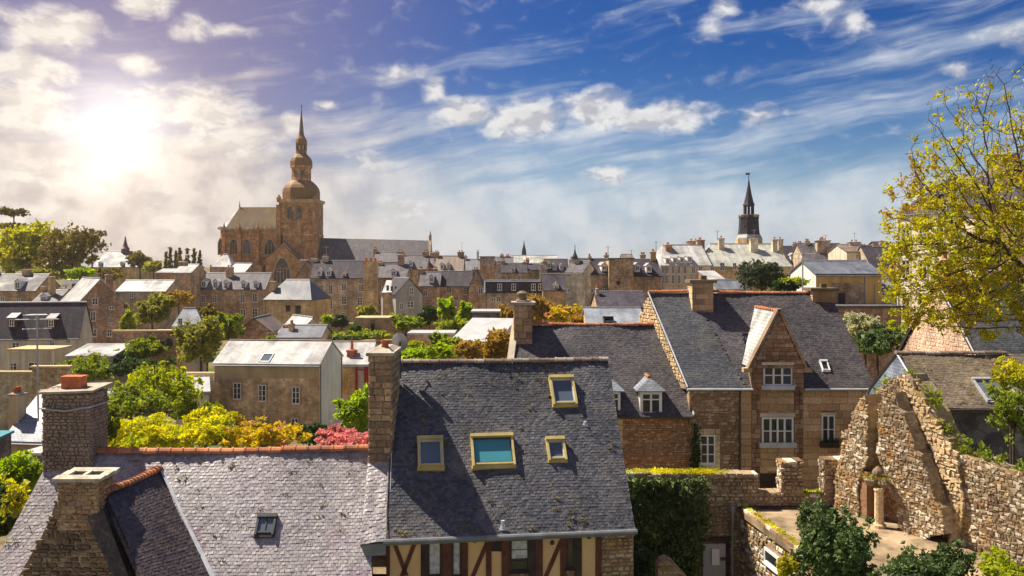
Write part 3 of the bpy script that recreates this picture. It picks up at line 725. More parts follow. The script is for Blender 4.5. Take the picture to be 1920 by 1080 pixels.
    rr = random.Random(int(xl * 7 + ye))
    if 90 < d < 180 and kind == 'x' and W > 5:
        m = MB(); s0 = rr.choice((.35, W - .35)); q0 = pt(s0, -.08, ze - .15); m.tube([q0, pt(s0, -.08, zb)], .06, 5); part('drainpipe', m, rr.choice(('lead', 'render_grey')), root)
    if d > 118 and kind == 'x' and len(chim) == 1 and not any(hip):
        xo = xr - 3 if abs(chim[0][0] - xl) < abs(chim[0][0] - xr) else xl + 3
        chim = list(chim) + [(xo, yr - rr.uniform(5, 11), rr.uniform(6, 10))]
    for it in win:
        px, py, w, h = it[:4]; t, z = hit(px, py, A, u); dd = (A + u * t).y
        window(root, pt(t, -.01, z), a, max(.45, w / F * dd), max(.5, h / F * dd), cols, rows, wmat, surround=sur)
    for it in side:       # ('R'|'L', px, py, w, h): windows of the end walls; w in metres
        sd, px, py, w, h = it; o2, u2 = (pt(W, 0, 0), b) if sd == 'R' else (pt(0, 0, 0), b)
        t, z = hit(px, py, o2, u2); dd = (o2 + u2 * t).y
        n2 = u if sd == 'R' else -u; c = o2 + u2 * t + n2 * .01; c.z = z
        window(root, c, a + (math.pi / 2 if sd == 'R' else -math.pi / 2), w, h / F * dd, cols, rows, wmat, surround=sur)
    for it in dorm:
        px, py, w, h = it[:4]; o2 = A + b * droot; t, z = hit(px, py, o2, u); dd = (o2 + u * t).y
        hh = max(.5, h / F * dd); k = max(.4, sl / (dep / 2) if kind == 'x' else .6)
        dormer(root, o2 + u * t + up * z, a, max(.5, w / F * dd), hh, max(.5, (z + hh / 2 + .1 - ze) / k - droot + .25), droof, dface, dkind)
    for it in chim:       # px centre, top row, width px, depth fraction, depth in metres, pots
        px, yt, w = it[:3]; fr = it[3] if len(it) > 3 else .5; cd = it[4] if len(it) > 4 else .7; pn = it[5] if len(it) > 5 else potn
        o2 = A + b * (dep * fr); t, z = hit(px, yt, o2, u); dd = (o2 + u * t).y; t = min(max(t, -.2), W + .2)
        c = o2 + u * t; c.z = ze + (zr - ze) * max(0, 1 - 2 * abs(fr - .5)) * .7 - .4 if kind == 'x' else ze - .5
        c.z = min(c.z, z - .6); c = Vector((c.x, c.y, c.z))
        chimney(root, c, w / F * dd, cd, z, a, cm or wall, pn)
    root_info[root.name] = dict(A=A, u=u, b=b, W=W, ze=ze, zr=zr, zb=zb, dep=dep, pt=pt, a=a)
    return root
root_info = {}

# ------------------------------------------------------------------ plants
def leaf_mesh(name, C, size, mat, off, seed=1, droop=0.0):
    """C: (n,3) leaf centres -> rhombic leaf faces turned every way"""
    rs = np.random.RandomState(seed); n = len(C)
    a = rs.normal(size=(n, 3)); a /= np.linalg.norm(a, axis=1)[:, None]; a[:, 2] -= droop
    b = np.cross(a, rs.normal(size=(n, 3))); b /= np.linalg.norm(b, axis=1)[:, None]
    s = size * np.exp(rs.normal(size=n) * .38)[:, None]
    up = np.cross(a, b) * s * .18
    V = np.stack([C - a * s * .5, C + b * s * .30 + up, C + a * s * .5, C - b * s * .30 + up], 1).reshape(-1, 3)
    return npmesh(name, V, np.arange(4 * n).reshape(-1, 4), mat, off)
def clumps(lobes, n, seed, shell=0.55, csize=0.16, nclump=None):
    """leaf centres gathered in clumps through ellipsoid lobes (cx,cy,cz,rx,ry,rz)"""
    rs = np.random.RandomState(seed); vol = np.array([l[3] * l[4] * l[5] for l in lobes]) ** .7; vol /= vol.sum(); out = []
    for l, f in zip(lobes, vol):
        k = max(8, int(n * f)); nc = nclump or max(10, k // 34)
        dr = rs.normal(size=(nc, 3)); dr /= np.linalg.norm(dr, axis=1)[:, None]
        r = (shell + (1 - shell) * rs.uniform(0, 1, nc) ** .6) * rs.uniform(.78, 1.18, nc); r[rs.uniform(size=nc) < .07] *= 1.28
        cc = dr * r[:, None]
        pick = rs.randint(0, nc, k)
        p = cc[pick] + rs.normal(size=(k, 3)) * csize * rs.uniform(.6, 1.3, nc)[pick][:, None]
        out.append(p * np.array(l[3:6]) + np.array(l[:3]))
    return np.concatenate(out)
def tree(name, label, px, py, d, wp, hp, mat, n=2500, leaf=0.3, cat='tree', lobes=7, seed=1, bark='bark', group='trees and shrubs in the gardens', depth=None, shell=.45, base=None, trunk=None, csize=.17, limbs=8):
    """crown centred on pixel (px,py), wp x hp pixels, at depth d, standing on the ground"""
    c = P(px, py, d); rx, rz = wp / 2 / F * d, hp / 2 / F * d; ry = depth or rx
    rs = random.Random(seed); L = [(c.x, c.y, c.z, rx * .66, ry * .66, rz * .66)]
    for k in range(lobes):
        an = 2 * math.pi * (k + rs.uniform(-.3, .3)) / lobes; e = rs.uniform(-.6, .8); q = math.sqrt(max(0, 1 - e * e * .6))
        s = rs.uniform(.28, .54)
        o_ = rs.uniform(.5, .76); L.append((c.x + math.cos(an) * rx * o_ * q, c.y + math.sin(an) * ry * o_ * q, c.z + e * rz * o_, rx * s, ry * s, rz * s * rs.uniform(.8, 1.2)))
    g = gz(c.x, c.y) if base is None else base
    root = thing(name, label, cat, (c.x, c.y, g), group)
    C = clumps(L, n, seed, shell, csize)
    part('crown', leaf_mesh('crown', C, leaf, mat, off_of(root), seed), None, root)
    mb = MB(); tr = trunk or max(.06, rx * .07)
    mb.tube([(c.x, c.y, g - .2), (c.x + rx * .04, c.y, (g + c.z) / 2 - rz * .2), (c.x, c.y, c.z - rz * .1)], [tr * 1.2, tr * .9, tr * .6], 7)
    for k in range(1, min(len(L), limbs + 1)):
        l = L[k]; s = Vector((c.x, c.y, c.z - rz * rs.uniform(.2, .6))); e = Vector(l[:3]); m = s.lerp(e, .5) + Vector((0, 0, -.08 * rz))
        mb.tube([s, m, e, e + (e - s) * .35], [tr * .5, tr * .35, tr * .2, tr * .06], 5, 0)
    part('trunk', mb, bark, root)
    return root

# ------------------------------------------------------------------ the ground
def terrain():
    xs = np.concatenate([np.linspace(-1480, -420, 6), np.linspace(-400, 400, 81), np.linspace(420, 1480, 6)])
    ys = np.concatenate([np.linspace(-60, 420, 121), np.array([480, 600, 800, 1100, 1440])])
    V = np.array([(x, y, gz(x, y)) for y in ys for x in xs]); nx = len(xs)
    Q = np.array([(j * nx + i, j * nx + i + 1, (j + 1) * nx + i + 1, (j + 1) * nx + i) for j in range(len(ys) - 1) for i in range(nx - 1)])
    o = bpy.data.objects.new('ground', npmesh('ground', V, Q, 'garden_ground')); COL.objects.link(o); tag(o, 'sloping garden ground of earth and grass between the houses', 'ground', kind='structure')
terrain()
Z = Vector((0, 0, 1)); FRONT = Vector((0, -1, 0)); XX = Vector((1, 0, 0)); YY = Vector((0, 1, 0))

def skylight(root, q, px, py, wpx, hpx, frame='window_gold', pane='glass_sky', lift=.12, blind=False, bar=False):
    """roof window lying on the slope q (eaveL, eaveR, ridgeR, ridgeL)"""
    a = Vector(q[0]); n = qnormal(q); dirv = P(px, py, 1.0); t = a.dot(n) / dirv.dot(n); c = dirv * t
    ux = (Vector(q[1]) - a).normalized(); uy = n.cross(ux)
    w = wpx / F * c.y; k = (P(px, py - 1, 1).dot(n)); c2 = P(px, py - hpx / 2, 1.0) * (a.dot(n) / P(px, py - hpx / 2, 1.0).dot(n)); h = 2 * (c2 - c).length
    pt = lambda x, y, z: c + ux * x + uy * y + n * z
    t_ = min(.065, w * .12); mb = MB()
    for x0, x1, y0, y1, z1 in ((-w / 2, -w / 2 + t_, -h / 2, h / 2, lift), (w / 2 - t_, w / 2, -h / 2, h / 2, lift), (-w / 2 + t_, w / 2 - t_, -h / 2 + t_, -h / 2 + t_ * 1.8, lift * .8), (-w / 2 - .01, w / 2 + .01, h / 2 - t_ * 1.7, h / 2, lift * 1.25), (-w / 2 - .02, w / 2 + .02, -h / 2 - .04, -h / 2 + t_, lift * .45)):
        mb.slab([pt(x0, y0, -.05), pt(x1, y0, -.05), pt(x1, y1, -.05), pt(x0, y1, -.05)], n * (z1 + .05))
    s = part('roof_window', mb, frame, root)
    g = MB(); g.slab([pt(-w / 2 + t_, -h / 2 + t_, lift * .35), pt(w / 2 - t_, -h / 2 + t_, lift * .35), pt(w / 2 - t_, h / 2 - t_ * 1.6, lift * .35), pt(-w / 2 + t_, h / 2 - t_ * 1.6, lift * .35)], n * .01)
    part('blind' if blind else 'pane', g, 'blind_teal' if blind else pane, s)
    if bar:
        b = MB(); b.slab([pt(-.015, -h / 2 + t_, lift * .5), pt(.015, -h / 2 + t_, lift * .5), pt(.015, h / 2 - t_ * 1.6, lift * .5), pt(-.015, h / 2 - t_ * 1.6, lift * .5)], n * .02); part('glazing_bar', b, frame, s)
    i = MB(); tt = t_ * .45
    for x0, x1, y0, y1 in ((-w / 2 + t_, -w / 2 + t_ + tt, -h / 2 + t_ * 1.8, h / 2 - t_ * 1.7), (w / 2 - t_ - tt, w / 2 - t_, -h / 2 + t_ * 1.8, h / 2 - t_ * 1.7), (-w / 2 + t_ + tt, w / 2 - t_ - tt, h / 2 - t_ * 1.7 - tt, h / 2 - t_ * 1.7), (-w / 2 + t_ + tt, w / 2 - t_ - tt, -h / 2 + t_ * 1.8, -h / 2 + t_ * 1.8 + tt)):
        i.slab([pt(x0, y0, .01), pt(x1, y0, .01), pt(x1, y1, .01), pt(x0, y1, .01)], n * (lift * .62))
    if frame == 'window_gold': part('inner_frame', i, 'metal_dark' if blind else 'zinc_bright', s)
    return s
def under(q, root, mat, back=True, bz=-13, gap=.10, yback=None):
    """boarding below the slates and the slope behind the ridge"""
    n = qnormal(q); mb = MB(); a, b, c, d = [Vector(p) - n * gap for p in q]
    mb.slab([a, b, c, d], -n * .1)
    if back:
        e = Vector((b.x, 2 * c.y - b.y, b.z)); f = Vector((a.x, 2 * d.y - a.y, a.z)); mb.slab([e, f, d, c], Vector((0, .06, -.08)))
    return part('roof', mb, mat, root)

# ------------------------------------------------------------------ near left house (long pale slate roof with a wing towards the camera)
def house_left():
    tz = lambda x: .008 * (x + 15.1)
    rL, rR = Vector((-14.15, 28, -5.9 + tz(-14.15))), Vector((-4.42, 28, -5.9 + tz(-4.42)))
    eL, eR = Vector((-15.1, 23.2, -11.04)), Vector((-3.5, 23.2, -11.04 + tz(-3.5)))
    q = (eL, eR, rR, rL)
    root = thing('slate_house', 'house with long pale pinkish slate roof and red clay ridge in the foreground', 'house', (-9, 25, -13.2), 'houses in the foreground')
    under(q, root, 'slate_far')
    part('slates', slates(q, .105, .135, 'slate_pink', 'slates', off_of(root), 11, .045), None, root, kind='stuff'); roof_moss(root, q, 150, 15)
    w = MB(); w.slab([(-14.9, 23.5, -13.2), (-3.55, 23.5, -13.2), (-3.55, 32.2, -13.2), (-14.2, 32.2, -13.2)], (0, 0, 2.1)); w.slab([(-14.0, 24, -11.1), (-14.0, 32, -11.1), (-14.0, 28, -6.1)], (.4, 0, 0)); part('wall', w, 'roughcast', root)
    ridge_tiles(root, rL + Vector((.9, 0, .03)), rR + Vector((0, 0, .05)), 'ridge_clay', .38, .13, .07, 4)
    skylight(root, q, 499, 985, 36, 38, 'metal_dark', 'glass_sky', .10, bar=True)
    # tall chimney at the left end of the ridge
    x0, x1 = (82 - 960) / F * 27.6, (172 - 960) / F * 27.6; zt = -(738 - HZ) / F * 27.6; cx = (x0 + x1) / 2; cw = x1 - x0
    c = MB(); c.box((cx, 28.1, -7.4), (cw, 1.15, zt + 7.4), 0, 0, .99); ch = part('chimney', c, 'roughcast', root)
    m = [rubble((cx - cw / 2, 27.5, 0), XX, FRONT, 0, cw, -7.2, zt, .16, .10, 'roughcast', 'stones', off_of(root), 5, .035, jit=.5), rubble((cx + cw / 2, 27.53, 0), YY, XX, 0, 1.14, -6.4, zt, .16, .10, 'roughcast', 'stones', off_of(root), 6, .035, jit=.5)]
    for me in m: part('stones', me, None, ch, kind='stuff')
    cp = MB(); cp.slab([(cx - cw * .56, 27.4, zt), (cx + cw * .58, 27.4, zt + .05), (cx + cw * .58, 28.8, zt + .12), (cx - cw * .56, 28.8, zt + .07)], (0, 0, .07)); part('cap_slab', cp, 'cap_stone', ch)
    pt = MB(); pt.box((cx - .02, 28.05, zt + .12), (.62, .42, .32), 0, 0, .95); pt.box((cx - .02, 28.05, zt + .44), (.66, .46, .05)); part('chimney_pot', pt, 'terracotta', ch)
    wr = MB(); wr.tube([(cx - cw / 2 - .05, 27.42, zt - .42), (cx, 27.40, zt - .5), (cx + cw / 2 + .05, 27.42, zt - .38), (cx + cw / 2 + .05, 28.7, zt - .4)], .03, 6); part('strap', wr, 'metal_grey', ch)
    # wing with its ridge running towards the camera, valley flashing on the right
    a, b = Vector((-10.72, 27.6, -6.33)), Vector((-11.1, 24.75, -6.33))     # ridge back, ridge front
    v1 = Vector((-8.15, 25.05, -9.06)); e1 = planar(v1, a, b, 288, 1130)
    qr = (e1, v1 + Vector((.02, 0, .02)), a, b)                                          # right slope: front-low, back-low, back-top, front-top
    wg = MB(); n = qnormal(qr); wg.slab([p - n * .03 for p in map(Vector, qr)], -n * .12)
    l1 = Vector((-13.8, 24.75, -9.3)); l2 = Vector((-13.6, 25.0, -9.06)); wg.slab([l2, l1, b, a], Vector((.05, 0, -.1))); wg.slab([Vector((-9.4, 24.9, -8.3)), Vector((-9.4, 24.9, -13)), Vector((l1.x, 24.9, -13)), Vector((l1.x, 24.9, -9.3)), b + Vector((0, .1, -.2))], (0, .2, 0))
    wing = part('wing_roof', wg, 'slate_far_dark', root)
    part('slates', slates(qr, .105, .12, 'slate_wing', 'slates', off_of(root), 12, .02), None, wing, kind='stuff')
    ridge_tiles(wing, b + Vector((0, -.1, .05)), a + Vector((0, 0, .03)), 'ridge_clay', .17, .11, .05, 7)
    f = MB(); d = (v1 - a).normalized(); nn = (n + qnormal(q)).normalized(); s = d.cross(nn).normalized() * .075
    A0, B0 = a + nn * .07, a + d * 5.5 + nn * .07
    f.slab([A0 - s * .6, B0 - s, B0 + s, A0 + s * .6], nn * .02); part('valley_flashing', f, 'zinc_bright', wing)
    # stone gable of the wing with its chimney in front
    o = Vector((0, 24.35, 0)); xz = lambda px, py: ((px - 960) / F * 24.35, -(py - HZ) / F * 24.35)
    poly = [xz(-40, 1200), xz(30, 1090), xz(78, 1005), xz(96, 968), xz(104, 940), xz(186, 940), xz(178, 975), xz(205, 1030), xz(262, 1200)]
    g = MB(); g.slab([(x, 24.35, z) for x, z in poly], (0, .5, 0)); gab = part('gable_wall', g, 'mortar_bed', root)
    part('stones', rubble((0, 24.35, 0), XX, FRONT, poly[0][0], poly[-1][0], -10.2, -6.3, .19, .12, 'rubble_dark', 'stones', off_of(root), 8, .06, poly=poly, jit=.5), None, gab, kind='stuff')
    x0, x1 = (108 - 960) / F * 24.3, (186 - 960) / F * 24.3; zt = -(902 - HZ) / F * 24.3; cx, cw = (x0 + x1) / 2, x1 - x0
    c = MB(); c.box((cx, 24.75, -7.2), (cw * .98, .95, zt + 7.2)); ch = part('chimney', c, 'mortar_bed', root)
    part('stones', rubble((x0, 24.27, 0), XX, FRONT, 0, cw, -7.1, zt, .2, .12, 'chimney_stone', 'stones', off_of(root), 9, .03), None, ch, kind='stuff')
    part('stones', rubble((x1, 24.27, 0), YY, XX, 0, .95, -7.1, zt, .2, .12, 'rubble_brown', 'stones', off_of(root), 10, .03), None, ch, kind='stuff')
    cp = MB(); zc = zt; hx, hy, tk = cw * .58, .62, .09
    cyc = 24.78   # cap slab with two flue openings
    for (xa, xb, ya, yb) in ((-hx, hx, -hy, -.28), (-hx, hx, .28, hy), (-hx, -.42, -.28, .28), (.42, hx, -.28, .28), (-.05, .05, -.28, .28)):
        cp.slab([(cx + xa, cyc + ya, zc), (cx + xb, cyc + ya, zc), (cx + xb, cyc + yb, zc + .03), (cx + xa, cyc + yb, zc + .03)], (0, 0, tk))
    part('cap_slab', cp, 'cap_pale', ch)
    fl = MB(); fl.box((cx, cyc, zc - .02), (.86, .58, .03)); part('flue', fl, 'timber_dark', ch)
    # slate-hung strip down the right shoulder of the gable
    z0 = xz(165, 968); z1 = xz(196, 955); z2 = xz(262, 1110); z3 = xz(236, 1110)
    st = MB(); st.slab([(z0[0], 24.25, z0[1]), (z3[0], 24.1, z3[1]), (z2[0], 24.1, z2[1]), (z1[0], 24.3, z1[1])], (0.02, .16, .02)); sp = part('verge_strip', st, 'slate_far_dark', root)
    part('slates', slates([(z3[0], 24.09, z3[1]), (z2[0], 24.09, z2[1]), (z1[0], 24.29, z1[1]), (z0[0], 24.24, z0[1])], .11, .14, 'slate_wing', 'slates', off_of(root), 13, 0), None, sp, kind='stuff')
house_left()

def antenna(label, base, h, r=.025, tilt=0.0, arms=()):
    root = thing('television_antenna', label, 'antenna', base, 'television antennas')
    mb = MB(); b = Vector(base); mb.tube([b, b + Vector((tilt, 0, h))], r, 6); part('mast', mb, 'metal_grey', root)
    for (z, L, nel, el, an) in arms:
        m = MB(); d = Vector((math.cos(an), math.sin(an), 0)); p = Vector((-math.sin(an), math.cos(an), 0)); c = b + Vector((tilt * z / h, 0, z))
        m.tube([c - d * L / 2, c + d * L / 2], r * .6, 5)
        for k in range(nel):
            e = c + d * (L * (k / (nel - 1) - .5)); m.tube([e - p * el * (1 - .4 * k / nel) / 2, e + p * el * (1 - .4 * k / nel) / 2], r * .35, 4)
        part('aerial', m, 'metal_grey', root)
    return root
bx = P(72, 790, 28.9)
antenna('grey television mast with two aerials beside the roughcast chimney on the far left', (bx.x, bx.y, bx.z), 3.35, .028, -.05, ((3.25, 1.25, 9, .55, .25), (2.95, .8, 6, .6, .5), (3.4, .5, 4, .7, 1.9)))

# ------------------------------------------------------------------ near middle house: dark slate roof, four roof windows, half-timbered front
def house_middle():
    eL, eR = P(722, 1013, 25.6), P(1192, 994, 26.6); rL = P(733, 681, 29.9); eR = eL + (eR - eL) * 1.0; eR.z = eL.z; rR = planar(eL, eR, rL, 1140, 677)
    q = (eL, eR, rR, rL)
    root = thing('timbered_house', 'half-timbered house with dark slate roof and four yellow-framed roof windows', 'house', (-.3, 28, -13.2), 'houses in the foreground')
    under(q, root, 'slate_far_dark')
    part('slates', slates(q, .098, .125, 'slate_dark', 'slates', off_of(root), 21, .045), None, root, kind='stuff'); roof_moss(root, q, 80, 16)
    q2 = (P(675, 1021, 25.5), P(724, 1014, 25.58), P(731, 858, 27.5), P(690, 858, 27.55))
    part('slates', slates(q2, .098, .125, 'slate_pink', 'slates', off_of(root), 22, .01), None, root, kind='stuff')
    u2 = MB(); n = qnormal(q2); u2.slab([Vector(p) - n * .03 for p in q2], -n * .1); part('side_roof', u2, 'slate_far_dark', root)
    fb = MB(); fb.slab([P(676, 1023, 25.53), P(684, 1043, 25.56), P(723, 1041, 25.66), P(723, 1016, 25.66)], (0, .5, 0)); part('lead_fascia_shade', fb, 'lead', root)  # lead side and the shadow beneath it, built as one slab
    v = MB(); n = qnormal(q); pv = [Vector(x) for x in bil(q, np.array([.003, .003]), np.array([0, .5]))]; v.tube([pv[0] + n * .06, pv[1] + n * .06], .012, 5); part('verge_bead', v, 'cap_stone', root)
    ridge_tiles(root, rL + Vector((.02, 0, .03)), rR + Vector((0, 0, .05)), 'ridge_dull', .30, .10, .02, 5)
    for px, py, w, h, bl in ((807, 852, 48, 56, False), (923.5, 848, 80, 58, True), (1042, 846, 35, 42, False), (1055, 736, 46, 52, False)):
        skylight(root, q, px, py, w, h, blind=bl, lift=.19)
    # vent pipes
    for px, py, r, h in ((1097, 797, .05, .12), (943, 990, .05, .22), (815 - 2, 826, .0, 0)):
        if r:
            d_ = P(px, py, 1.0); c = d_ * (Vector(q[0]).dot(n) / d_.dot(n)); m = MB(); m.box((c.x, c.y + .05, c.z - .05), (.24, .24, .1), 0, 0, .5); m.tube([c, c + Vector((0, 0, h))], r, 8); part('vent_pipe', m, 'zinc_bright', root)
    # gutter
    g = MB(); g.tube([eL + Vector((-.05, -.08, -.03)), eR + Vector((.03, -.08, -.03))], .075, 8); g.slab([eL + Vector((0, .0, -.03)), eR + Vector((0, 0, -.03)), eR + Vector((0, .0, -.16)), eL + Vector((0, 0, -.16))], (0, .05, 0)); part('gutter', g, 'lead', root)
    # front wall (a little behind the eave): plane through two points
    oL, oR = Vector((eL.x + .02, eL.y + .32, 0)), Vector((eR.x - .02, eR.y + .32, 0)); u = (oR - oL).normalized(); nr = Vector((u.y, -u.x, 0)); rz = math.atan2(u.y, u.x)
    W = (oR - oL).length; zt = eL.z - .1; zb = -13.3
    wl = MB(); bk = -nr * 8.2
    wl.slab([oL + Z * zb, oR + Z * zb, oR + Z * zt, oL + Z * zt], bk)
    for s, p in ((0, oL), (1, oR)):
        wl.face([p + Z * zt, p + bk + Z * zt, p + bk / 2 + Z * (-3.6)] if s else [p + bk + Z * zt, p + Z * zt, p + bk / 2 + Z * (-3.6)])
    part('wall', wl, 'mortar_bed', root)
    H = lambda px, py: hit(px, py, oL, u)
    def panel(name, pts, mat, t0, t1, parent=root):
        m = MB(); w = [oL + u * H(*p)[0] + Z * H(*p)[1] for p in pts]; m.slab([x + nr * t0 for x in w], nr * (t1 - t0)); return part(name, m, mat, parent)
    yT, yB = 1003, 1150
    for x0, x1, yt in ((731, 790, yT), (876, 912, yT), (920, 941, 1033), (1016, 1051, yT), (1089, 1117, yT)):
        panel('plaster_panel', [(x0, yB), (x1, yB), (x1, yt), (x0, yt)], 'plaster_ochre', .002, .03)
    for x0, x1 in ((724, 731), (789, 802), (828, 847), (865, 877), (911, 921), (940, 955), (992, 1005), (1005, 1017), (1050, 1061), (1077, 1090), (1116, 1127)):
        panel('timber_post', [(x0, yB), (x1, yB), (x1, yT), (x0, yT)], 'timber_red' if x0 not in (789, 992, 1077) else 'timber_dark', .002, .07)
    panel('timber_beam_or_recess', [(921, 1033), (940, 1033), (940, yT), (921, yT)], 'timber_dark', .002, .05)  # dark panel painted in for the shaded recess above the plaster
    for (xa, ya), (xb, yb) in (((736, 1008), (762, 1078)), ((781, 1008), (752, 1084)), ((914, 1014), (881, 1092)), ((1053, 1010), (1017, 1094))):
        panel('timber_brace', [(xa - 4, ya), (xb - 4, yb), (xb + 4, yb), (xa + 4, ya)], 'timber_red', .031, .062)
    for x0, x1, y0, y1 in ((802, 828, 1010, 1079), (847, 865, 1010, 1079), (955, 992, 1008, 1072), (1061, 1077, 1006, 1066)):
        (t0, z0), (t1, z1) = H(x0, y1), H(x1, y0); c = oL + u * ((t0 + t1) / 2) + Z * ((z0 + z1) / 2) + nr * .012
        o = window(root, c, rz, t1 - t0, z1 - z0, 1, 1 if x0 != 955 else 3, 'timber_dark', 'glass_dark')
        if x0 != 1061:
            cu = MB(); k = 13; ww, hh = t1 - t0 - .1, z1 - z0 - .1
            for i in range(k):
                xa, xb = -ww / 2 + ww * i / k, -ww / 2 + ww * (i + 1) / k; ya, yb2 = (-.034, -.046) if i % 2 else (-.046, -.034)
                lo = -hh / 2 if x0 != 955 else -hh * .1
                cu.face([(xa, ya, lo), (xb, yb2, lo), (xb, yb2, hh / 2), (xa, ya, hh / 2)])
            q_ = bpy.data.objects.new('curtain', cu.mesh('curtain', 'curtain')); COL.objects.link(q_); q_.parent = o
    t0, _ = H(1127, 1000); part('stones', rubble(oL, u, nr, t0, W, -10, zt, .2, .12, 'rubble_brown', 'stones', off_of(root), 23, .05), None, root, kind='stuff')
    for px, py in ((890, 1012), (1035, 1016), (1104, 1005)):
        t, z = H(px, py); m = MB(); c = oL + u * t + Z * z + nr * .03; m.lathe((c.x, c.y, c.z - .07), [(.05, 0), (.07, .03), (.06, .1), (.02, .13)], 8); part('wall_lamp', m, 'metal_dark', root)
    # chimney of dressed stone on the party wall
    x0, x1 = (690 - 960) / F * 27.35, (734 - 960) / F * 27.35; cw = x1 - x0; zt2 = -(668 - HZ) / F * 27.35; zb2 = -6.6; cd = 2.0; y0 = 27.4
    c = MB(); c.box(((x0 + x1) / 2, y0 + cd / 2, zb2), (cw - .06, cd - .06, zt2 - zb2)); ch = part('chimney', c, 'mortar_bed', root)
    dressed(ch, (x0 + .02, y0 + .03, 0), XX, FRONT, 0, cw - .04, zb2 + .2, zt2, .34, .2, 'chimney_stone', .05, seed=31, joint=.03)
    dressed(ch, (x1 - .03, y0, 0), YY, XX, 0, cd, zb2 + .5, zt2, .4, .2, 'chimney_stone', .05, seed=32, joint=.03)
    dressed(ch, (x0 + .03, y0 + cd, 0), -YY, -XX, 0, cd, zb2 + .5, zt2, .4, .2, 'chimney_stone', .05, seed=33, joint=.03)
    k = MB(); k.box(((x0 + x1) / 2, y0 + cd / 2, zt2), (cw + .12, cd + .12, .1)); k.box(((x0 + x1) / 2, y0 + cd / 2, zt2 + .1), (cw, cd, .12), 0, 0, .55); part('cap_slab', k, 'cap_stone', ch)
    pot(ch, (x1 - .28, y0 + .55, zt2 + .16), .11, .27)
    cb = MB(); cb.tube([P(734, 850, 27.3), P(731, 950, 26.4)], .012, 5); part('lead_seam', cb, 'zinc_bright', root)
house_middle()

def dish():
    c = P(750, 641, 29.6); root = thing('satellite_dish', 'pale grey satellite dish on a dark pole behind the dressed stone chimney', 'satellite dish', (c.x + .1, c.y - .15, c.z - 1.1))
    mb = MB(); ax = Vector((-.35, -.1, .15)).normalized(); fw = Vector((.25, .9, .25)).normalized(); s = fw.cross(Z).normalized(); u = s.cross(fw); R = .29; rings = 4; seg = 18
    for r in range(rings + 1):
        for j in range(seg):
            an = 2 * math.pi * j / seg; k = max(r / rings, .02); mb.v.append(tuple(c + (s * math.cos(an) * .95 + u * math.sin(an) * 1.1) * R * k - fw * (.09 * (1 - k * k))))
    for r in range(rings):
        for j in range(seg): mb.f.append((r * seg + j, r * seg + (j + 1) % seg, (r + 1) * seg + (j + 1) % seg, (r + 1) * seg + j)); mb.m.append(0)
    part('reflector', mb, 'metal_grey', root, smooth=True)
    m = MB(); m.tube([c - fw * .1 + Vector((.06, -.08, -1.15)), c - fw * .14 + Vector((.05, -.06, .05))], .035, 8); m.tube([c - fw * .14 + Vector((.05, -.06, 0)), c - fw * .05], .045, 8); part('pole', m, 'metal_dark', root)
    m = MB(); m.tube([c - u * R, c + fw * .35 - u * .05], .012, 6); m.box(c + fw * .35 - u * .08, (.06, .1, .06)); part('feed_arm', m, 'metal_dark', root)
dish()

# ------------------------------------------------------------------ right pair of houses across the yard (d about 44 m)
def big_window(root, o, u, nr, x0, x1, y0, y1, cols, rows, mat='paint_white', pane='glass_dark', name='window', fwd=-.03):
    (t0, z0), (t1, z1) = hit(x0, y1, o, u), hit(x1, y0, o, u); c = Vector(o) + Vector(u) * ((t0 + t1) / 2) + Vector((0, 0, (z0 + z1) / 2)) + Vector(nr) * fwd
    return window(root, c, math.atan2(u[1], u[0]), t1 - t0, z1 - z0, cols, rows, mat, pane, name=name)
def wall_box(root, o, u, nr, a, name, mat, parent=None, t0=.0, t1=.1):
    (ta, za), (tb, zb) = hit(a[0], a[3], o, u), hit(a[1], a[2], o, u); m = MB(); o, u, nr = Vector(o), Vector(u), Vector(nr)
    m.slab([o + u * ta + Z * za + nr * t0, o + u * tb + Z * za + nr * t0, o + u * tb + Z * zb + nr * t0, o + u * ta + Z * zb + nr * t0], nr * (t1 - t0))
    return part(name, m, mat, parent or root)
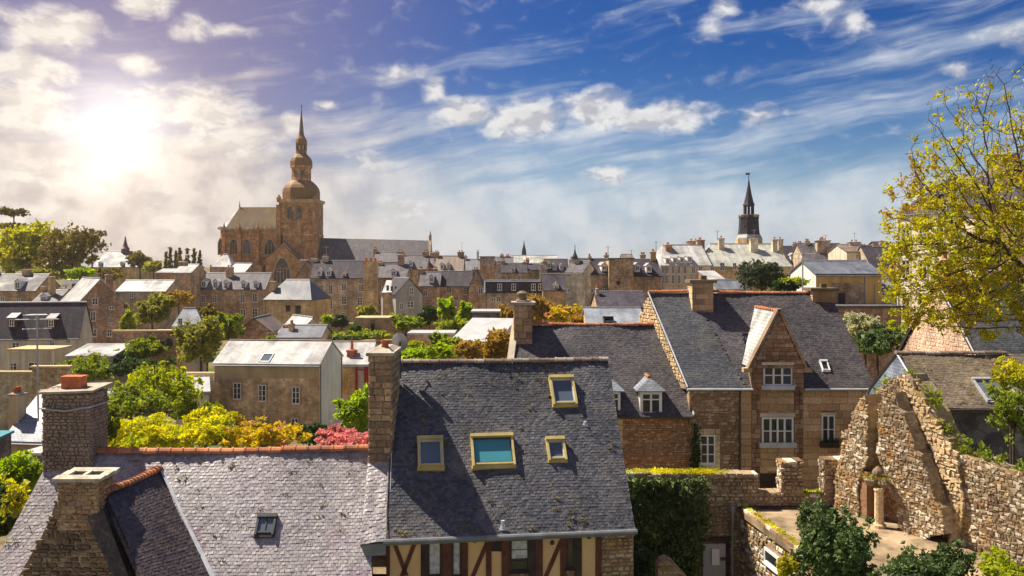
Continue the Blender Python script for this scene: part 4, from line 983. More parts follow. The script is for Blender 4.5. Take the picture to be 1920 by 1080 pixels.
def small_dormer(root, x0, x1, y0, y1, yp, d, side_only=False):
    """timber dormer with hipped slate roof and clay ridge: window x0..x1,y0..y1, peak row yp"""
    a, b = P(x0, y1, d), P(x1, y1, d); zt = P(x0, y0, d).z; zp = P(x0, yp, d).z; w = b.x - a.x
    m = MB(); m.box(((a.x + b.x) / 2, d + .9, a.z - .1), (w, 1.75, zt - a.z + .1)); dm = part('dormer', m, 'render_cream', root)
    cx = (a.x + b.x) / 2; ov = .2; e = [Vector((a.x - ov, d - ov, zt)), Vector((b.x + ov, d - ov, zt)), Vector((b.x + ov, d + 1.9, zt)), Vector((a.x - ov, d + 1.9, zt))]; p0, p1 = Vector((cx, d + .42, zp)), Vector((cx, d + 2.6, zp))
    r = MB(); r.slab([e[0], e[1], p0], Z * .05); r.slab([e[3], e[0], p0, p1], Z * .05); r.slab([e[1], e[2], p1, p0], Z * .05); part('dormer_roof', r, 'slate_blue_lit', dm)
    ridge_tiles(dm, p0 + Z * .05, p0 + Vector((0, 1.2, .05)), 'ridge_clay', .3, .09, 0, 3)
    t = w * .13; f = MB()
    for xa, xb, za, zb in ((a.x, a.x + t, a.z, zt), (b.x - t, b.x, a.z, zt), (a.x + t, b.x - t, zt - t, zt), (a.x + t, b.x - t, a.z, a.z + t * .9), (cx - t * .35, cx + t * .35, a.z + t * .9, zt - t), (a.x + t, cx - t * .35, zt - t - .28, zt - t - .22), (cx + t * .35, b.x - t, zt - t - .28, zt - t - .22)):
        f.slab([(xa, d + .02, za), (xb, d + .02, za), (xb, d + .02, zb), (xa, d + .02, zb)], (0, -.07, 0))
    part('window_frame', f, 'paint_white', dm)
    g = MB(); g.slab([(a.x + t * .8, d + .015, a.z + t * .7), (b.x - t * .8, d + .015, a.z + t * .7), (b.x - t * .8, d + .015, zt - t * .8), (a.x + t * .8, d + .015, zt - t * .8)], (0, -.01, 0)); part('pane', g, 'glass_dark', dm)

def house_c():
    eL, eR = Vector((-.5, 44.0, -7.5)), P(1301, 780, 44.0); eR.z = -7.5; rL, rR = Vector((.1, 48.4, -3.38)), Vector((8.42, 48.4, -3.38)); q = (eL, eR, rR, rL)
    root = thing('stone_house', 'lower house of reddish rubble with slate roof and small white hipped dormer window', 'house', (4.2, 47, -13.4), 'houses across the yard')
    under(q, root, 'slate_far_dark'); part('slates', slates(q, .125, .17, 'slate_purple', 'slates', off_of(root), 41, .05), None, root, kind='stuff')
    w = MB(); w.slab([(-.3, 44.4, -13.6), (8.7, 44.4, -13.6), (8.7, 52.4, -13.6), (-.3, 52.4, -13.6)], (0, 0, 6.0)); w.slab([(-.15, 44.4, -7.6), (-.15, 52.4, -7.6), (.12, 48.4, -3.5)], (.3, 0, 0)); part('wall', w, 'mortar_bed', root)
    part('stones', rubble((0, 44.4, 0), XX, FRONT, 4.6, 8.7, -12, -7.62, .2, .10, 'rubble_red', 'stones', off_of(root), 42, .045), None, root, kind='stuff')
    dressed(root, (5.0, 44.38, 0), XX, FRONT, 0, .42, -11.8, -7.7, .4, .3, 'pale_stone', .06, seed=43)
    ridge_tiles(root, rL + Vector((.9, 0, .04)), rR + Vector((-.1, 0, .04)), 'ridge_clay', .36, .11, .06, 6)
    g = MB(); g.tube([(4.6, 44.0, -7.56), (8.75, 43.92, -7.56)], .06, 6); part('gutter', g, 'metal_dark', root)
    v = MB(); v.tube([eR + Vector((.0, 0, .05)), P(1291, 728, 45.4) + Vector((0, 0, .05)), rR + Vector((0, 0, .06))], .045, 5); part('verge_flashing', v, 'zinc_bright', root)
    vl = MB(); vl.slab([eL + Vector((-.1, 0, 0)), eL + Vector((.25, 0, .0)), rL + Vector((.25, 0, 0)), rL + Vector((-.1, 0, 0))], (0, -.05, .12)); part('verge_coping', vl, 'stone_pale', root)
    small_dormer(root, 1200, 1241, 734, 777, 712, 44.25); small_dormer(root, 1128, 1163, 734, 778, 712, 44.25)
    # chimney at the left gable; sunlight put into its left face as paler blocks
    x0, x1 = (963 - 960) / F * 47.3, (1000 - 960) / F * 47.3; zt = -(572 - HZ) / F * 47.3; cw = x1 - x0
    c = MB(); c.box(((x0 + x1) / 2, 48.2, -5.4), (cw - .1, 1.5, zt + 5.4)); ch = part('chimney', c, 'mortar_bed', root)
    dressed(ch, (x0 + .05, 47.45, 0), XX, FRONT, 0, cw - .1, -5.1, zt, .55, .36, 'chimney_stone', .06, seed=44)
    dressed(ch, (x0 + .05, 48.9, 0), -YY, -XX, 0, 1.45, -5.1, zt, .6, .36, 'pale_stone', .06, seed=45)
    k = MB(); k.box(((x0 + x1) / 2, 48.2, zt), (cw + .25, 1.75, .14)); k.box(((x0 + x1) / 2, 48.2, zt + .14), (cw * .7, 1.1, .1)); part('cap_slab', k, 'cap_stone', ch)
    po = MB(); po.lathe(((x0 + x1) / 2 - .05, 48.0, zt + .22), [(.24, 0), (.22, .28), (.3, .3), (.3, .38), (.12, .5)], 8); part('chimney_pot', po, 'rubble_dark', ch)
house_c()

def house_d():
    eL, eR = P(1290, 728, 44), P(1643, 728, 44); rL, rR = P(1216, 548, 49), P(1556, 555, 49); rL.z = rR.z = -1.72; q = (eL, eR, rR, rL)
    root = thing('ashlar_house', 'tall ashlar house with slate roof and big pointed stone dormer', 'house', (13, 48, -13.4), 'houses across the yard')
    under(q, root, 'slate_far_dark')
    sk = lambda s, t: .33 < s < .60 and t < .56 and (abs(s - .475 + t * .06) < .125 * (1 - t / .7))
    sp_ = lambda s, t: s < .305 - t * .06
    ns = lambda s, t: not sp_(s, t)
    part('slates', slates(q, .12, .17, 'slate_purple', 'slates', off_of(root), 51, .04, skip=lambda s, t: sk(s, t) or sp_(s, t)), None, root, kind='stuff')
    part('slates', slates(q, .12, .17, 'slate_grey', 'slates', off_of(root), 52, .04, skip=lambda s, t: sk(s, t) or ns(s, t)), None, root, kind='stuff')
    o, u, nr = Vector((0, 44.25, 0)), XX, FRONT
    w = MB(); xl, xr = eL.x + .12, eR.x - .05
    w.slab([(xl, 44.25, -13.6), (xr, 44.25, -13.6), (xr, 53.7, -13.6), (xl, 53.7, -13.6)], (0, 0, 7.35))
    w.slab([(rR.x - .1, 49, -1.85), (xr, 44.3, -6.3), (xr, 53.6, -6.3)], (-.3, 0, 0)); w.slab([(rL.x + .1, 49, -1.9), (xl, 44.3, -6.3), (rL.x - 1.1, 53.6, -6.3)], (.3, 0, 0)); part('wall', w, 'mortar_bed', root)
    gl = rubble((xl - .02, 44.3, 0), Vector((rL.x - xl + .05, 4.7, 0)).normalized(), Vector((-4.7, rL.x - xl, 0)).normalized(), 0, 10, -6, -1.8, .28, .16, 'pale_stone', 'stones', off_of(root), 53, .03, poly=[(0, -6.2), (4.85, -1.85), (9.7, -6.2)]); part('stones', gl, None, root, kind='stuff')  # paler stone puts the sunlight on this gable into its colour
    H = lambda px, py: hit(px, py, o, u)
    hole = lambda x0, x1, y0, y1: (H(x0, 0)[0], H(x1, 0)[0], H(x0, y1)[1], H(x0, y0)[1])
    holes = [hole(1312, 1341, 815, 870), hole(1428, 1487, 782, 834), hole(1540, 1565, 778, 832), hole(1598, 1611, 776, 806), hole(1422, 1466, 884, 960), hole(1535, 1560, 884, 960)]
    xm = H(1388, 0)[0]; zt = -6.28
    sr = [hole(1304, 1351, 803, 880)]
    part('stones', rubble(o, u, nr, xl, xm, -12, zt, .24, .13, 'rubble_brown', 'stones', off_of(root), 54, .045, holes=sr), None, root, kind='stuff')
    band = [hole(1409, 1425, 735, 900), hole(1489, 1505, 735, 900)]
    dressed(root, o, u, nr, xm, xr, -11.7, zt, .72, .33, 'ashlar', .045, holes=holes + band, seed=55)
    for bnd in band: dressed(root, o, u, nr, bnd[0], bnd[1], -11.7, zt, .4, .24, 'ashlar_red', .08, seed=56)
    for (x0, x1, y0, y1, c, r) in ((1312, 1341, 815, 870, 2, 3), (1428, 1487, 782, 834, 4, 2), (1540, 1565, 778, 832, 2, 2), (1598, 1611, 776, 806, 1, 2)):
        big_window(root, o, u, nr, x0, x1, y0, y1, c, r, fwd=.0)
    for (x0, x1, y0, y1) in ((1422, 1466, 884, 965), (1535, 1560, 884, 965)):
        wall_box(root, o, u, nr, (x0, x1, y0, y1), 'doorway', 'timber_dark', t0=.003, t1=.012)
    # surrounds and sills
    sx = hole(1304, 1350, 803, 879); wi = holes[0]
    for (a, b, c, d) in ((sx[0], wi[0], sx[2], sx[3]), (wi[1], sx[1], sx[2], sx[3]), (wi[0], wi[1], wi[3], sx[3]), (wi[0], wi[1], sx[2], wi[2])):
        dressed(root, o, u, nr, a, b, c, d, .5, .3, 'pale_stone', .075, seed=57)
    wall_box(root, o, u, nr, (1424, 1490, 774, 781), 'lintel', 'stone_pale', t1=.09); wall_box(root, o, u, nr, (1537, 1567, 773, 778), 'lintel', 'stone_pale', t1=.09)
    wall_box(root, o, u, nr, (1422, 1491, 829, 838), 'sill', 'zinc_bright', t1=.22); wall_box(root, o, u, nr, (1424, 1468, 874, 883), 'lintel', 'pale_stone', t1=.09)
    fb = wall_box(root, o, u, nr, (1536, 1571, 828, 838), 'flower_box', 'timber_dark', t1=.25)
    rs = np.random.RandomState(3); t0, z0 = H(1553, 826); C = rs.normal(size=(160, 3)) * (.28, .06, .06) + (t0, 44.1, z0); part('flowers', leaf_mesh('flowers', C, .1, 'leaf_dark', off_of(root), 4), None, fb)
    g = MB(); g.tube([eL + Vector((-.05, -.06, -.05)), P(1412, 728, 44) + Vector((0, -.06, -.05))], .06, 6); part('gutter', g, 'zinc_bright', root); g = MB(); g.tube([P(1508, 728, 44) + Vector((0, -.06, -.05)), eR + Vector((.05, -.06, -.05))], .06, 6); part('gutter', g, 'zinc_bright', root)
    p = MB(); x = H(1386, 0)[0]; p.tube([(x, 43.95, -6.25), (x, 44.12, -6.5), (x, 44.12, -12)], .05, 8); part('drainpipe', p, 'metal_dark', root)
    ridge_tiles(root, rL + Vector((0, 0, .05)), P(1292, 548, 49) + Vector((0, 0, .06)), 'ridge_clay', .36, .11, .02, 8); ridge_tiles(root, Vector((P(1338, 548, 49).x, 49, -1.66)), rR + Vector((-.3, 0, .04)), 'ridge_clay', .36, .11, .06, 9)
    vf = MB(); vf.tube([eL + Vector((-.02, 0, .06)), rL + Vector((-.02, 0, .06))], .04, 5); part('verge_flashing', vf, 'zinc_bright', root)
    skylight(root, q, 1546, 687, 14, 18, 'paint_white', 'solar', .12)
    # pointed stone dormer rising flush with the wall
    d0 = 43.98; X = lambda px: (px - 960) / F * d0; Zp = lambda py: -(py - HZ) / F * d0
    ap = (X(1461), Zp(588)); gl_, gr_ = (X(1409), Zp(690)), (X(1507), Zp(690)); bz = Zp(736)
    wx0, wx1, wz0, wz1 = X(1430), X(1486), Zp(727), Zp(683)
    m = MB(); m.slab([(gl_[0], d0, gl_[1]), (gr_[0], d0, gr_[1]), ap and (ap[0], d0, ap[1])], (0, .35, 0))
    m.box(((gl_[0] + wx0) / 2, d0 + .17, bz), (wx0 - gl_[0], .35, gl_[1] - bz)); m.box(((gr_[0] + wx1) / 2, d0 + .17, bz), (gr_[0] - wx1, .35, gl_[1] - bz)); m.box(((wx0 + wx1) / 2, d0 + .17, bz), (wx1 - wx0, .35, wz0 - bz)); m.box(((wx0 + wx1) / 2, d0 + .17, wz1), (wx1 - wx0, .35, gl_[1] - wz1))
    m.box(((gl_[0] + gr_[0]) / 2, d0 + 1.5, bz), (gr_[0] - gl_[0] - .06, 2.4, gl_[1] - bz))
    dm = part('stone_dormer', m, 'mortar_bed', root)
    tri = [(gl_[0] + .05, gl_[1]), (gr_[0] - .05, gr_[1]), (ap[0], ap[1] - .1)]
    dressed(dm, (0, d0, 0), XX, FRONT, gl_[0], gr_[0], gl_[1] - .02, ap[1], .42, .21, 'ashlar_red', .05, seed=58, poly=tri)
    for a, b in ((gl_[0], wx0), (wx1, gr_[0])): dressed(dm, (0, d0, 0), XX, FRONT, a, b, bz, gl_[1] - .02, .4, .24, 'ashlar_red', .07, seed=59)
    co = MB()
    for s, e in ((-1, gl_), (1, gr_)):
        a_, b_ = Vector((e[0] + s * .18, d0 - .08, e[1] - .12)), Vector((ap[0], d0 - .08, ap[1] + .22)); dd = (b_ - a_).normalized(); sd = Vector((-dd.z, 0, dd.x)) * (-s) * .065
        co.slab([a_ - sd, b_ - sd, b_ + sd, a_ + sd], (0, .5, 0))
    co.box((gl_[0] - .2, d0 + .1, gl_[1] - .2), (.4, .4, .2)); co.box((gr_[0] + .2, d0 + .1, gr_[1] - .2), (.4, .4, .2)); part('coping', co, 'chimney_stone', dm)
    k = 2.1; rd = MB(); zr_ = ap[1] + .02; ex = .1
    yb_r = 44 + (zr_ + 6.16) / (4.44 / 5); yb_e = 44 + (gl_[1] + 6.16) / (4.44 / 5)
    for s, e in ((-1, gl_), (1, gr_)):
        pts = [(e[0] + s * ex, d0 + .3, e[1]), (ap[0], d0 + .3, zr_), (ap[0], yb_r + .1, zr_), (e[0] + s * ex, yb_e + .1, e[1])]
        rd.slab(pts, (s * .06, 0, .08))
    part('dormer_roof', rd, 'slate_pale', dm); ridge_tiles(dm, (ap[0], d0 + .4, zr_ + .1), (ap[0], yb_r, zr_ + .1), 'ridge_clay', .36, .1, 0, 10)
    f = big_window(root, (0, d0 + .1, 0), XX, FRONT, 1430.5, 1485.5, 684, 723, 3, 2, fwd=0); wall_box(root, (0, d0, 0), XX, FRONT, (1428, 1488, 679, 684), 'lintel', 'stone_pale', t1=.08); wall_box(root, (0, d0, 0), XX, FRONT, (1427, 1488, 722, 730), 'sill', 'zinc_bright', t1=.2)
    # chimneys, sunlight put into the left faces as paler stone
    for (xa, xb, yt, cy, cdp, zb, pots) in ((1293, 1334, 530, 48.6, 1.3, -4.0, 1), (1516, 1560, 545, 49.1, 1.3, -3.5, 0)):
        x0, x1 = (xa - 960) / F * cy, (xb - 960) / F * cy; zt_ = -(yt - HZ) / F * cy; cw = x1 - x0
        c = MB(); c.box(((x0 + x1) / 2, cy, zb), (cw - .1, cdp, zt_ - zb)); ch = part('chimney', c, 'mortar_bed', root)
        dressed(ch, (x0 + .05, cy - cdp / 2 + .02, 0), XX, FRONT, 0, cw - .1, zb, zt_, .5, .3, 'chimney_stone', .05, seed=60); dressed(ch, (x0 + .05, cy + cdp / 2, 0), -YY, -XX, 0, cdp, zb, zt_, .5, .3, 'pale_stone', .06, seed=61)
        kk = MB(); kk.box(((x0 + x1) / 2, cy, zt_), (cw + .25, cdp + .25, .16)); kk.box(((x0 + x1) / 2 + .15, cy, zt_ + .16), (.3, .3, .22)); part('cap_slab', kk, 'rubble_dark', ch)
    # creeper up the corner
    C = rs.normal(size=(900, 3)) * (.13, .06, 1.1) + (H(1304, 0)[0], 44.15, -9.5); C = C[(C[:, 2] < -7.9) & (C[:, 2] > -11.5)]
    me = leaf_mesh('creeper', C, .13, 'leaf_dark', (0, 0, 0), 6); cr = bpy.data.objects.new('creeper', me); COL.objects.link(cr); tag(cr, 'narrow dark green creeper climbing the wall beside the pale framed window', 'creeper')
house_d()

# ------------------------------------------------------------------ garden wall with ivy and battlements, d about 34 m
EY = 34.2
def garden_wall():
    X = lambda px: (px - 960) / F * EY; ZZ = lambda py: -(py - HZ) / F * EY
    root = thing('garden_wall', 'rough stone garden wall with mossy top and two square battlement piers', 'wall', (9, EY, -13.2))
    m = MB(); prof = [(1160, 893), (1421, 893), (1421, 927), (1466, 927), (1466, 868), (1506, 868), (1506, 932), (1546, 932), (1546, 866), (1612, 866)]
    pts = [(X(x), EY, ZZ(y)) for x, y in prof]; m.slab([(X(1160), EY, -13.4)] + [(X(1612), EY, -13.4)] + pts[::-1], (0, .6, 0)); wl = part('wall', m, 'mortar_bed', root)
    poly = [(X(1160), -13.4), (X(1612), -13.4)] + [(p[0], p[2]) for p in pts[::-1]]
    dh = (X(1316), X(1360), -13, ZZ(1016))
    part('stones', rubble((0, EY, 0), XX, FRONT, X(1160), X(1612), -13, ZZ(864), .2, .12, 'rubble_garden', 'stones', off_of(root), 71, .06, poly=poly, jit=.45, holes=[dh]), None, root, kind='stuff')
    for xa, ya, yb in ((1466, 868, 932), (1546, 866, 932)):     # left cheeks of the piers, sunlight put into them by a different stone colour
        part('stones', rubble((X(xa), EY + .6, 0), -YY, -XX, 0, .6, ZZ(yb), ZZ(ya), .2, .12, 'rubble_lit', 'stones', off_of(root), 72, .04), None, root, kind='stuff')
    rs = random.Random(5); tp = MB()
    for (xa, xb, y) in ((1172, 1422, 893), (1422, 1464, 928), (1464, 1507, 869), (1507, 1545, 932), (1545, 1612, 867)):
        x = X(xa)
        while x < X(xb) - .05:
            w = rs.uniform(.2, .45); w = min(w, X(xb) - x); tp.box((x + w / 2, EY + .3, ZZ(y) - .02), (w - .015, .7 + rs.uniform(-.05, .05), .09 + rs.uniform(0, .05)), 0, 0, .92); x += w
    part('coping', tp, 'rubble_lit', root)
    C = np.random.RandomState(8).uniform(size=(2600, 3)) * (X(1375) - X(1172), .62, .1) + (X(1172), EY - .02, ZZ(893) + .08); k = np.random.RandomState(9).uniform(size=len(C)) < np.interp(C[:, 0], [X(1172), X(1300), X(1340), X(1375)], [.5, 1, .9, .1]); C = C[k]
    part('moss', leaf_mesh('moss', C, .07, 'leaf_yellow', off_of(root), 9), None, root, kind='stuff')
    C = np.random.RandomState(10).uniform(size=(500, 3)) * (X(1545) - X(1507), .62, .06) + (X(1507), EY - .02, ZZ(932) + .08); part('moss', leaf_mesh('moss', C, .07, 'leaf_yellow', off_of(root), 10), None, root, kind='stuff')
    # door
    dr = thing('metal_door', 'pale grey metal door with a letter box in the garden wall', 'door', (X(1338), EY - .1, -13.2))
    d = MB(); d.box((X(1338), EY - .09, -13.2), (X(1359) - X(1317), .06, ZZ(1018) + 13.2)); part('door_leaf', d, 'paint_grey', dr)
    b = MB(); b.box((X(1339.5), EY - .17, ZZ(1056)), (X(1347) - X(1333), .1, ZZ(1026) - ZZ(1056))); part('letter_box', b, 'paint_white', dr)
    b = MB(); b.box((X(1354), EY - .16, ZZ(1048)), (.18, .08, .1)); part('handle', b, 'metal_dark', dr)
    f = MB(); f.box((X(1338), EY - .06, ZZ(1013)), (1.25, .14, .14)); f.box((X(1363), EY - .06, -13.2), (.12, .14, ZZ(1013) + 13.2)); part('door_frame', f, 'timber_dark', dr)
    # ivy
    iv = thing('ivy', 'dense dark ivy hanging over the left part of the garden wall', 'ivy', (X(1250), EY - .2, -13))
    r = np.random.RandomState(12); n = 11000
    x = r.uniform(X(1170), X(1335), n); z = r.uniform(-12.4, ZZ(893), n); dpt = np.abs(r.normal(size=n)) * .16
    keep = (np.sin(x * 5.1) * np.cos(z * 4.3) + r.normal(size=n) * .8 > -.7) & (x < np.interp(z, [-12.4, ZZ(960), ZZ(893)], [X(1295), X(1326), X(1322)]) + r.normal(size=n) * .09)
    bul = .22 * (1 + np.sin(x * 3.1 + 1) * np.sin(z * 2.7)); C = np.stack([x, EY - .04 - dpt - bul * .7, z], 1)[keep]
    part('leaves', leaf_mesh('leaves', C, .15, 'leaf_ivy', off_of(iv), 13), None, iv)
    s = MB()
    for k in range(9):
        xx = X(1185 + k * 16); s.tube([(xx, EY - .06, -13), (xx + r.uniform(-.3, .3), EY - .1, -11), (xx + r.uniform(-.4, .4), EY - .08, -9)], [.05, .035, .015], 5)
    part('stems', s, 'bark', iv)
garden_wall()

def outbuilding():
    zt = -9.3; root = thing('outbuilding', 'small stone outbuilding with flat sandy roof below the battlement wall', 'outbuilding', (11, 30, -13.2))
    L0, L1 = Vector((8.55, 34.15)), Vector((9.5, 26.6)); R0, R1 = Vector((13.6, 34.15)), Vector((15.4, 26.6))
    m = MB(); m.slab([(L0.x, L0.y, zt), (L1.x, L1.y, zt), (R1.x, R1.y, zt), (R0.x, R0.y, zt)], (0, 0, -.25)); part('roof_terrace', m, 'sand', root)
    w = MB(); w.slab([(L0.x + .1, L0.y, -13.4), (L1.x + .1, L1.y, -13.4), (R1.x, R1.y, -13.4), (R0.x, R0.y, -13.4)], (0, 0, 13.4 + zt - .26)); part('wall', w, 'mortar_bed', root)
    d = Vector((L1.x - L0.x, L1.y - L0.y, 0)); ln = d.length; d.normalize(); n = Vector((d.y, -d.x, 0)); o = Vector((L0.x + .1, L0.y, 0))
    wx = [hit(px, 0, o, d)[0] for px in (1436, 1462)]; h0 = hit(1450, 1064, o, d)[1]; h1 = hit(1450, 1036, o, d)[1]
    part('stones', rubble(o, d, n, 0, ln, -13.2, zt - .1, .26, .16, 'rubble_lit', 'stones', off_of(root), 81, .05, holes=[(wx[0] - .1, wx[1] + .1, h0 - .1, h1 + .1)]), None, root, kind='stuff')
    window(root, o + d * ((wx[0] + wx[1]) / 2) + Z * ((h0 + h1) / 2) + n * .01, math.atan2(d.y, d.x), wx[1] - wx[0], h1 - h0, 1, 1, 'paint_white')
    c = MB(); rs = random.Random(3); s = 0
    while s < ln - .1:
        k = rs.uniform(.3, .6); k = min(k, ln - s); p = o + d * (s + k / 2); c.box((p.x + .06, p.y, zt - .02), (k - .02, .32, .1), math.atan2(d.y, d.x)); s += k
    part('coping', c, 'rubble_lit', root)
    C = np.random.RandomState(5).uniform(size=(900, 1)); C = np.array([tuple(o + d * (float(t) * ln) + Vector((.1, 0, zt + .1))) for t in C]) + np.random.RandomState(6).normal(size=(900, 3)) * (.09, .1, .02)
    part('moss', leaf_mesh('moss', C, .07, 'leaf_yellow', off_of(root), 14), None, root, kind='stuff')
    x = (1373 - 960) / F * 33.9; p = MB(); p.tube([(x, 33.9, -9.2), (x, 33.9, -13)], .06, 8); p.tube([(x, 33.9, -9.32), (x, 33.9, -9.16)], .1, 8); part('drainpipe', p, 'lead', root)
    e = MB(); e.box((11.2, 34.05, zt + .02), (5.4, .2, .06)); part('edge_board', e, 'timber_dark', root)
outbuilding()
def stub():
    c = P(1258, 1064, 27.5); root = thing('boundary_wall', 'rounded end of a low lit boundary wall at the bottom edge', 'wall', (c.x + .2, 27.2, -13.2))
    pl = [(1234, 1200), (1234, 1066), (1240, 1054), (1250, 1051), (1262, 1056), (1300, 1098), (1340, 1160), (1340, 1200)]
    pp = [((x - 960) / F * 27.3, -(y - HZ) / F * 27.3) for x, y in pl]; m = MB(); m.slab([(x, 27.3, z) for x, z in pp], (0, .55, 0)); part('wall', m, 'mortar_shaded', root)
    part('stones', rubble((0, 27.3, 0), XX, FRONT, pp[0][0], pp[-1][0], -11.5, -8.9, .2, .13, 'rubble_lit', 'stones', off_of(root), 83, .05, poly=pp), None, root, kind='stuff')
stub()

# ------------------------------------------------------------------ ruined wall on the right, running towards the camera and facing west
def ruin():
    o = Vector((12.85, 34.3, 0)); d = Vector((1.89, -4.3, 0)).normalized(); n = Vector((d.y, -d.x, 0)); H = lambda p: hit(p[0], p[1], o, d)
    root = thing('ruined_wall', 'ruined sunlit stone wall with orange lichen, old fireplace recess and sloping gable', 'ruin', (14.5, 31, -13.2))
    def jag(pl, seed):
        r_ = random.Random(seed * 3); out = []
        for i, (a, b) in enumerate(pl):
            c, e = pl[(i + 1) % len(pl)]; L = math.hypot(c - a, e - b); k = max(1, int(L / .22)) if max(b, e) > -9.2 else 1
            for j in range(k): t = j / k; q_ = .07 if k > 1 else 0; out.append((a + (c - a) * t + r_.uniform(-q_, q_), b + (e - b) * t + r_.uniform(-q_, q_)))
        return out
    def layer(pts, front, thick, mat, stones, seed, w=.16, h=.105, deep=.026, name='masonry', jit=1.0):
        pl = jag([H(p) for p in pts], seed); m = MB(); m.slab([o + d * s + Z * z + n * (front - thick) for s, z in pl], n * thick); b = part(name, m, mat, root)
        ss = [p[0] for p in pl]; zz = [p[1] for p in pl]
        part('stones', rubble(o + n * front, d, n, min(ss), max(ss), min(zz), max(zz), w, h, stones, 'stones', off_of(root), seed, deep, poly=pl, jit=jit), None, b, kind='stuff')
        return pl
    main = [(1592, 1010), (1594, 900), (1603, 862), (1606, 820), (1622, 790), (1630, 765), (1640, 748), (1652, 722), (1660, 728), (1668, 712), (1690, 702), (1706, 704), (1722, 726), (1738, 752), (1752, 770), (1766, 808), (1780, 830), (1794, 852), (1826, 858), (1860, 870), (1900, 885), (1960, 905), (2010, 915), (2010, 1300), (1800, 1250), (1700, 1120)]
    layer(main, 0, .75, 'mortar_shaded', 'rubble_lit', 91)
    layer([(1594, 990), (1596, 905), (1606, 850), (1612, 812), (1628, 782), (1640, 752), (1652, 738), (1657, 760), (1656, 860), (1640, 905), (1638, 985)], .8, .85, 'mortar_shaded', 'rubble_lit', 92)
    layer([(1674, 770), (1684, 742), (1702, 736), (1716, 762), (1730, 800), (1752, 850), (1772, 905), (1790, 950), (1800, 1000), (1722, 1010), (1708, 940), (1690, 900), (1672, 850)], .7, .75, 'mortar_shaded', 'rubble_lit', 93)
    layer([(1692, 708), (1706, 706), (1724, 728), (1800, 858), (1812, 940), (1800, 1010), (1785, 930), (1750, 840), (1712, 752)], .14, .4, 'mortar_shaded', 'pale_stone', 94, .2, .14, .03)
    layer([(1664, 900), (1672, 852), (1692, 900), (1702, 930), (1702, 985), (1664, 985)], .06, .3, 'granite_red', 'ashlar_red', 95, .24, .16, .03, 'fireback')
    # buttress wedge
    b0 = H((1752, 1028)); b1 = H((1812, 1045)); t = H((1796, 955)); bt = MB()
    A_, B_, T_ = o + d * b0[0] + Z * -10.5, o + d * b1[0] + Z * -10.5, o + d * t[0] + Z * t[1]; F_ = (A_ + B_) / 2 + n * 1.1 + d * .5
    bt.face([A_, F_, T_]); bt.face([F_, B_, T_]); bt.face([B_, A_, T_]); part('buttress', bt, 'mortar_shaded', root)
    # column with its worn capital
    c = o + d * H((1690, 960))[0] + n * 1.05; zb = -9.3; k = MB()
    k.lathe((c.x, c.y, zb), [(.24, 0), (.24, .1), (.18, .14), (.16, .2), (.155, 1.25), (.19, 1.3), (.17, 1.36)], 12); col = part('column', k, 'pale_stone', root, smooth=False)
    bm = MB(); r = random.Random(2)
    for (dx, dz, sx, sz) in ((-.36, 1.36, .5, .34), (.22, 1.4, .42, .36), (-.05, 1.7, .36, .42)):
        pr = [(sx * .55 * math.sin(math.pi * (q + .5) / 7) * r.uniform(.85, 1.1), sz * q / 6) for q in range(7)]; bm.lathe((c.x + d.x * dx, c.y + d.y * dx, zb + dz), pr, 9)
    part('capital', bm, 'rubble_dark', col)
    C = np.random.RandomState(4).normal(size=(500, 3)) * (.28, .28, .03) + (c.x - .05, c.y, zb + 1.78); part('moss', leaf_mesh('moss', C, .06, 'leaf_moss', off_of(root), 3), None, col, kind='stuff')
    j = MB(); p = o + d * H((1648, 960))[0] + n * .6; j.box((p.x, p.y, -9.3), (.32, .3, 1.5), math.atan2(d.y, d.x), 0, .9); j.box((p.x, p.y, -7.8), (.5, .4, .22), math.atan2(d.y, d.x)); part('fireplace_jamb', j, 'ashlar_red', root)
    # weeds and lichen tufts along the top
    rs = np.random.RandomState(7); C = []
    for px, py in ((1800, 850), (1802, 838), (1640, 748), (1730, 745), (1870, 872), (1770, 812), (1690, 905), (1662, 728), (1610, 812), (1745, 762), (1840, 862), (1905, 888), (1700, 712), (1650, 930), (1780, 930), (1850, 960), (1880, 1010), (1625, 880)):
        s, z = H((px, py)); q = o + d * s + Z * z - n * .2; C.append(rs.normal(size=(rs.randint(40, 130), 3)) * (.12, .12, .14) + np.array(q) + (0, 0, .15))
    part('weeds', leaf_mesh('weeds', np.concatenate(C), .12, 'leaf_mid', off_of(root), 8), None, root, kind='stuff')
ruin()

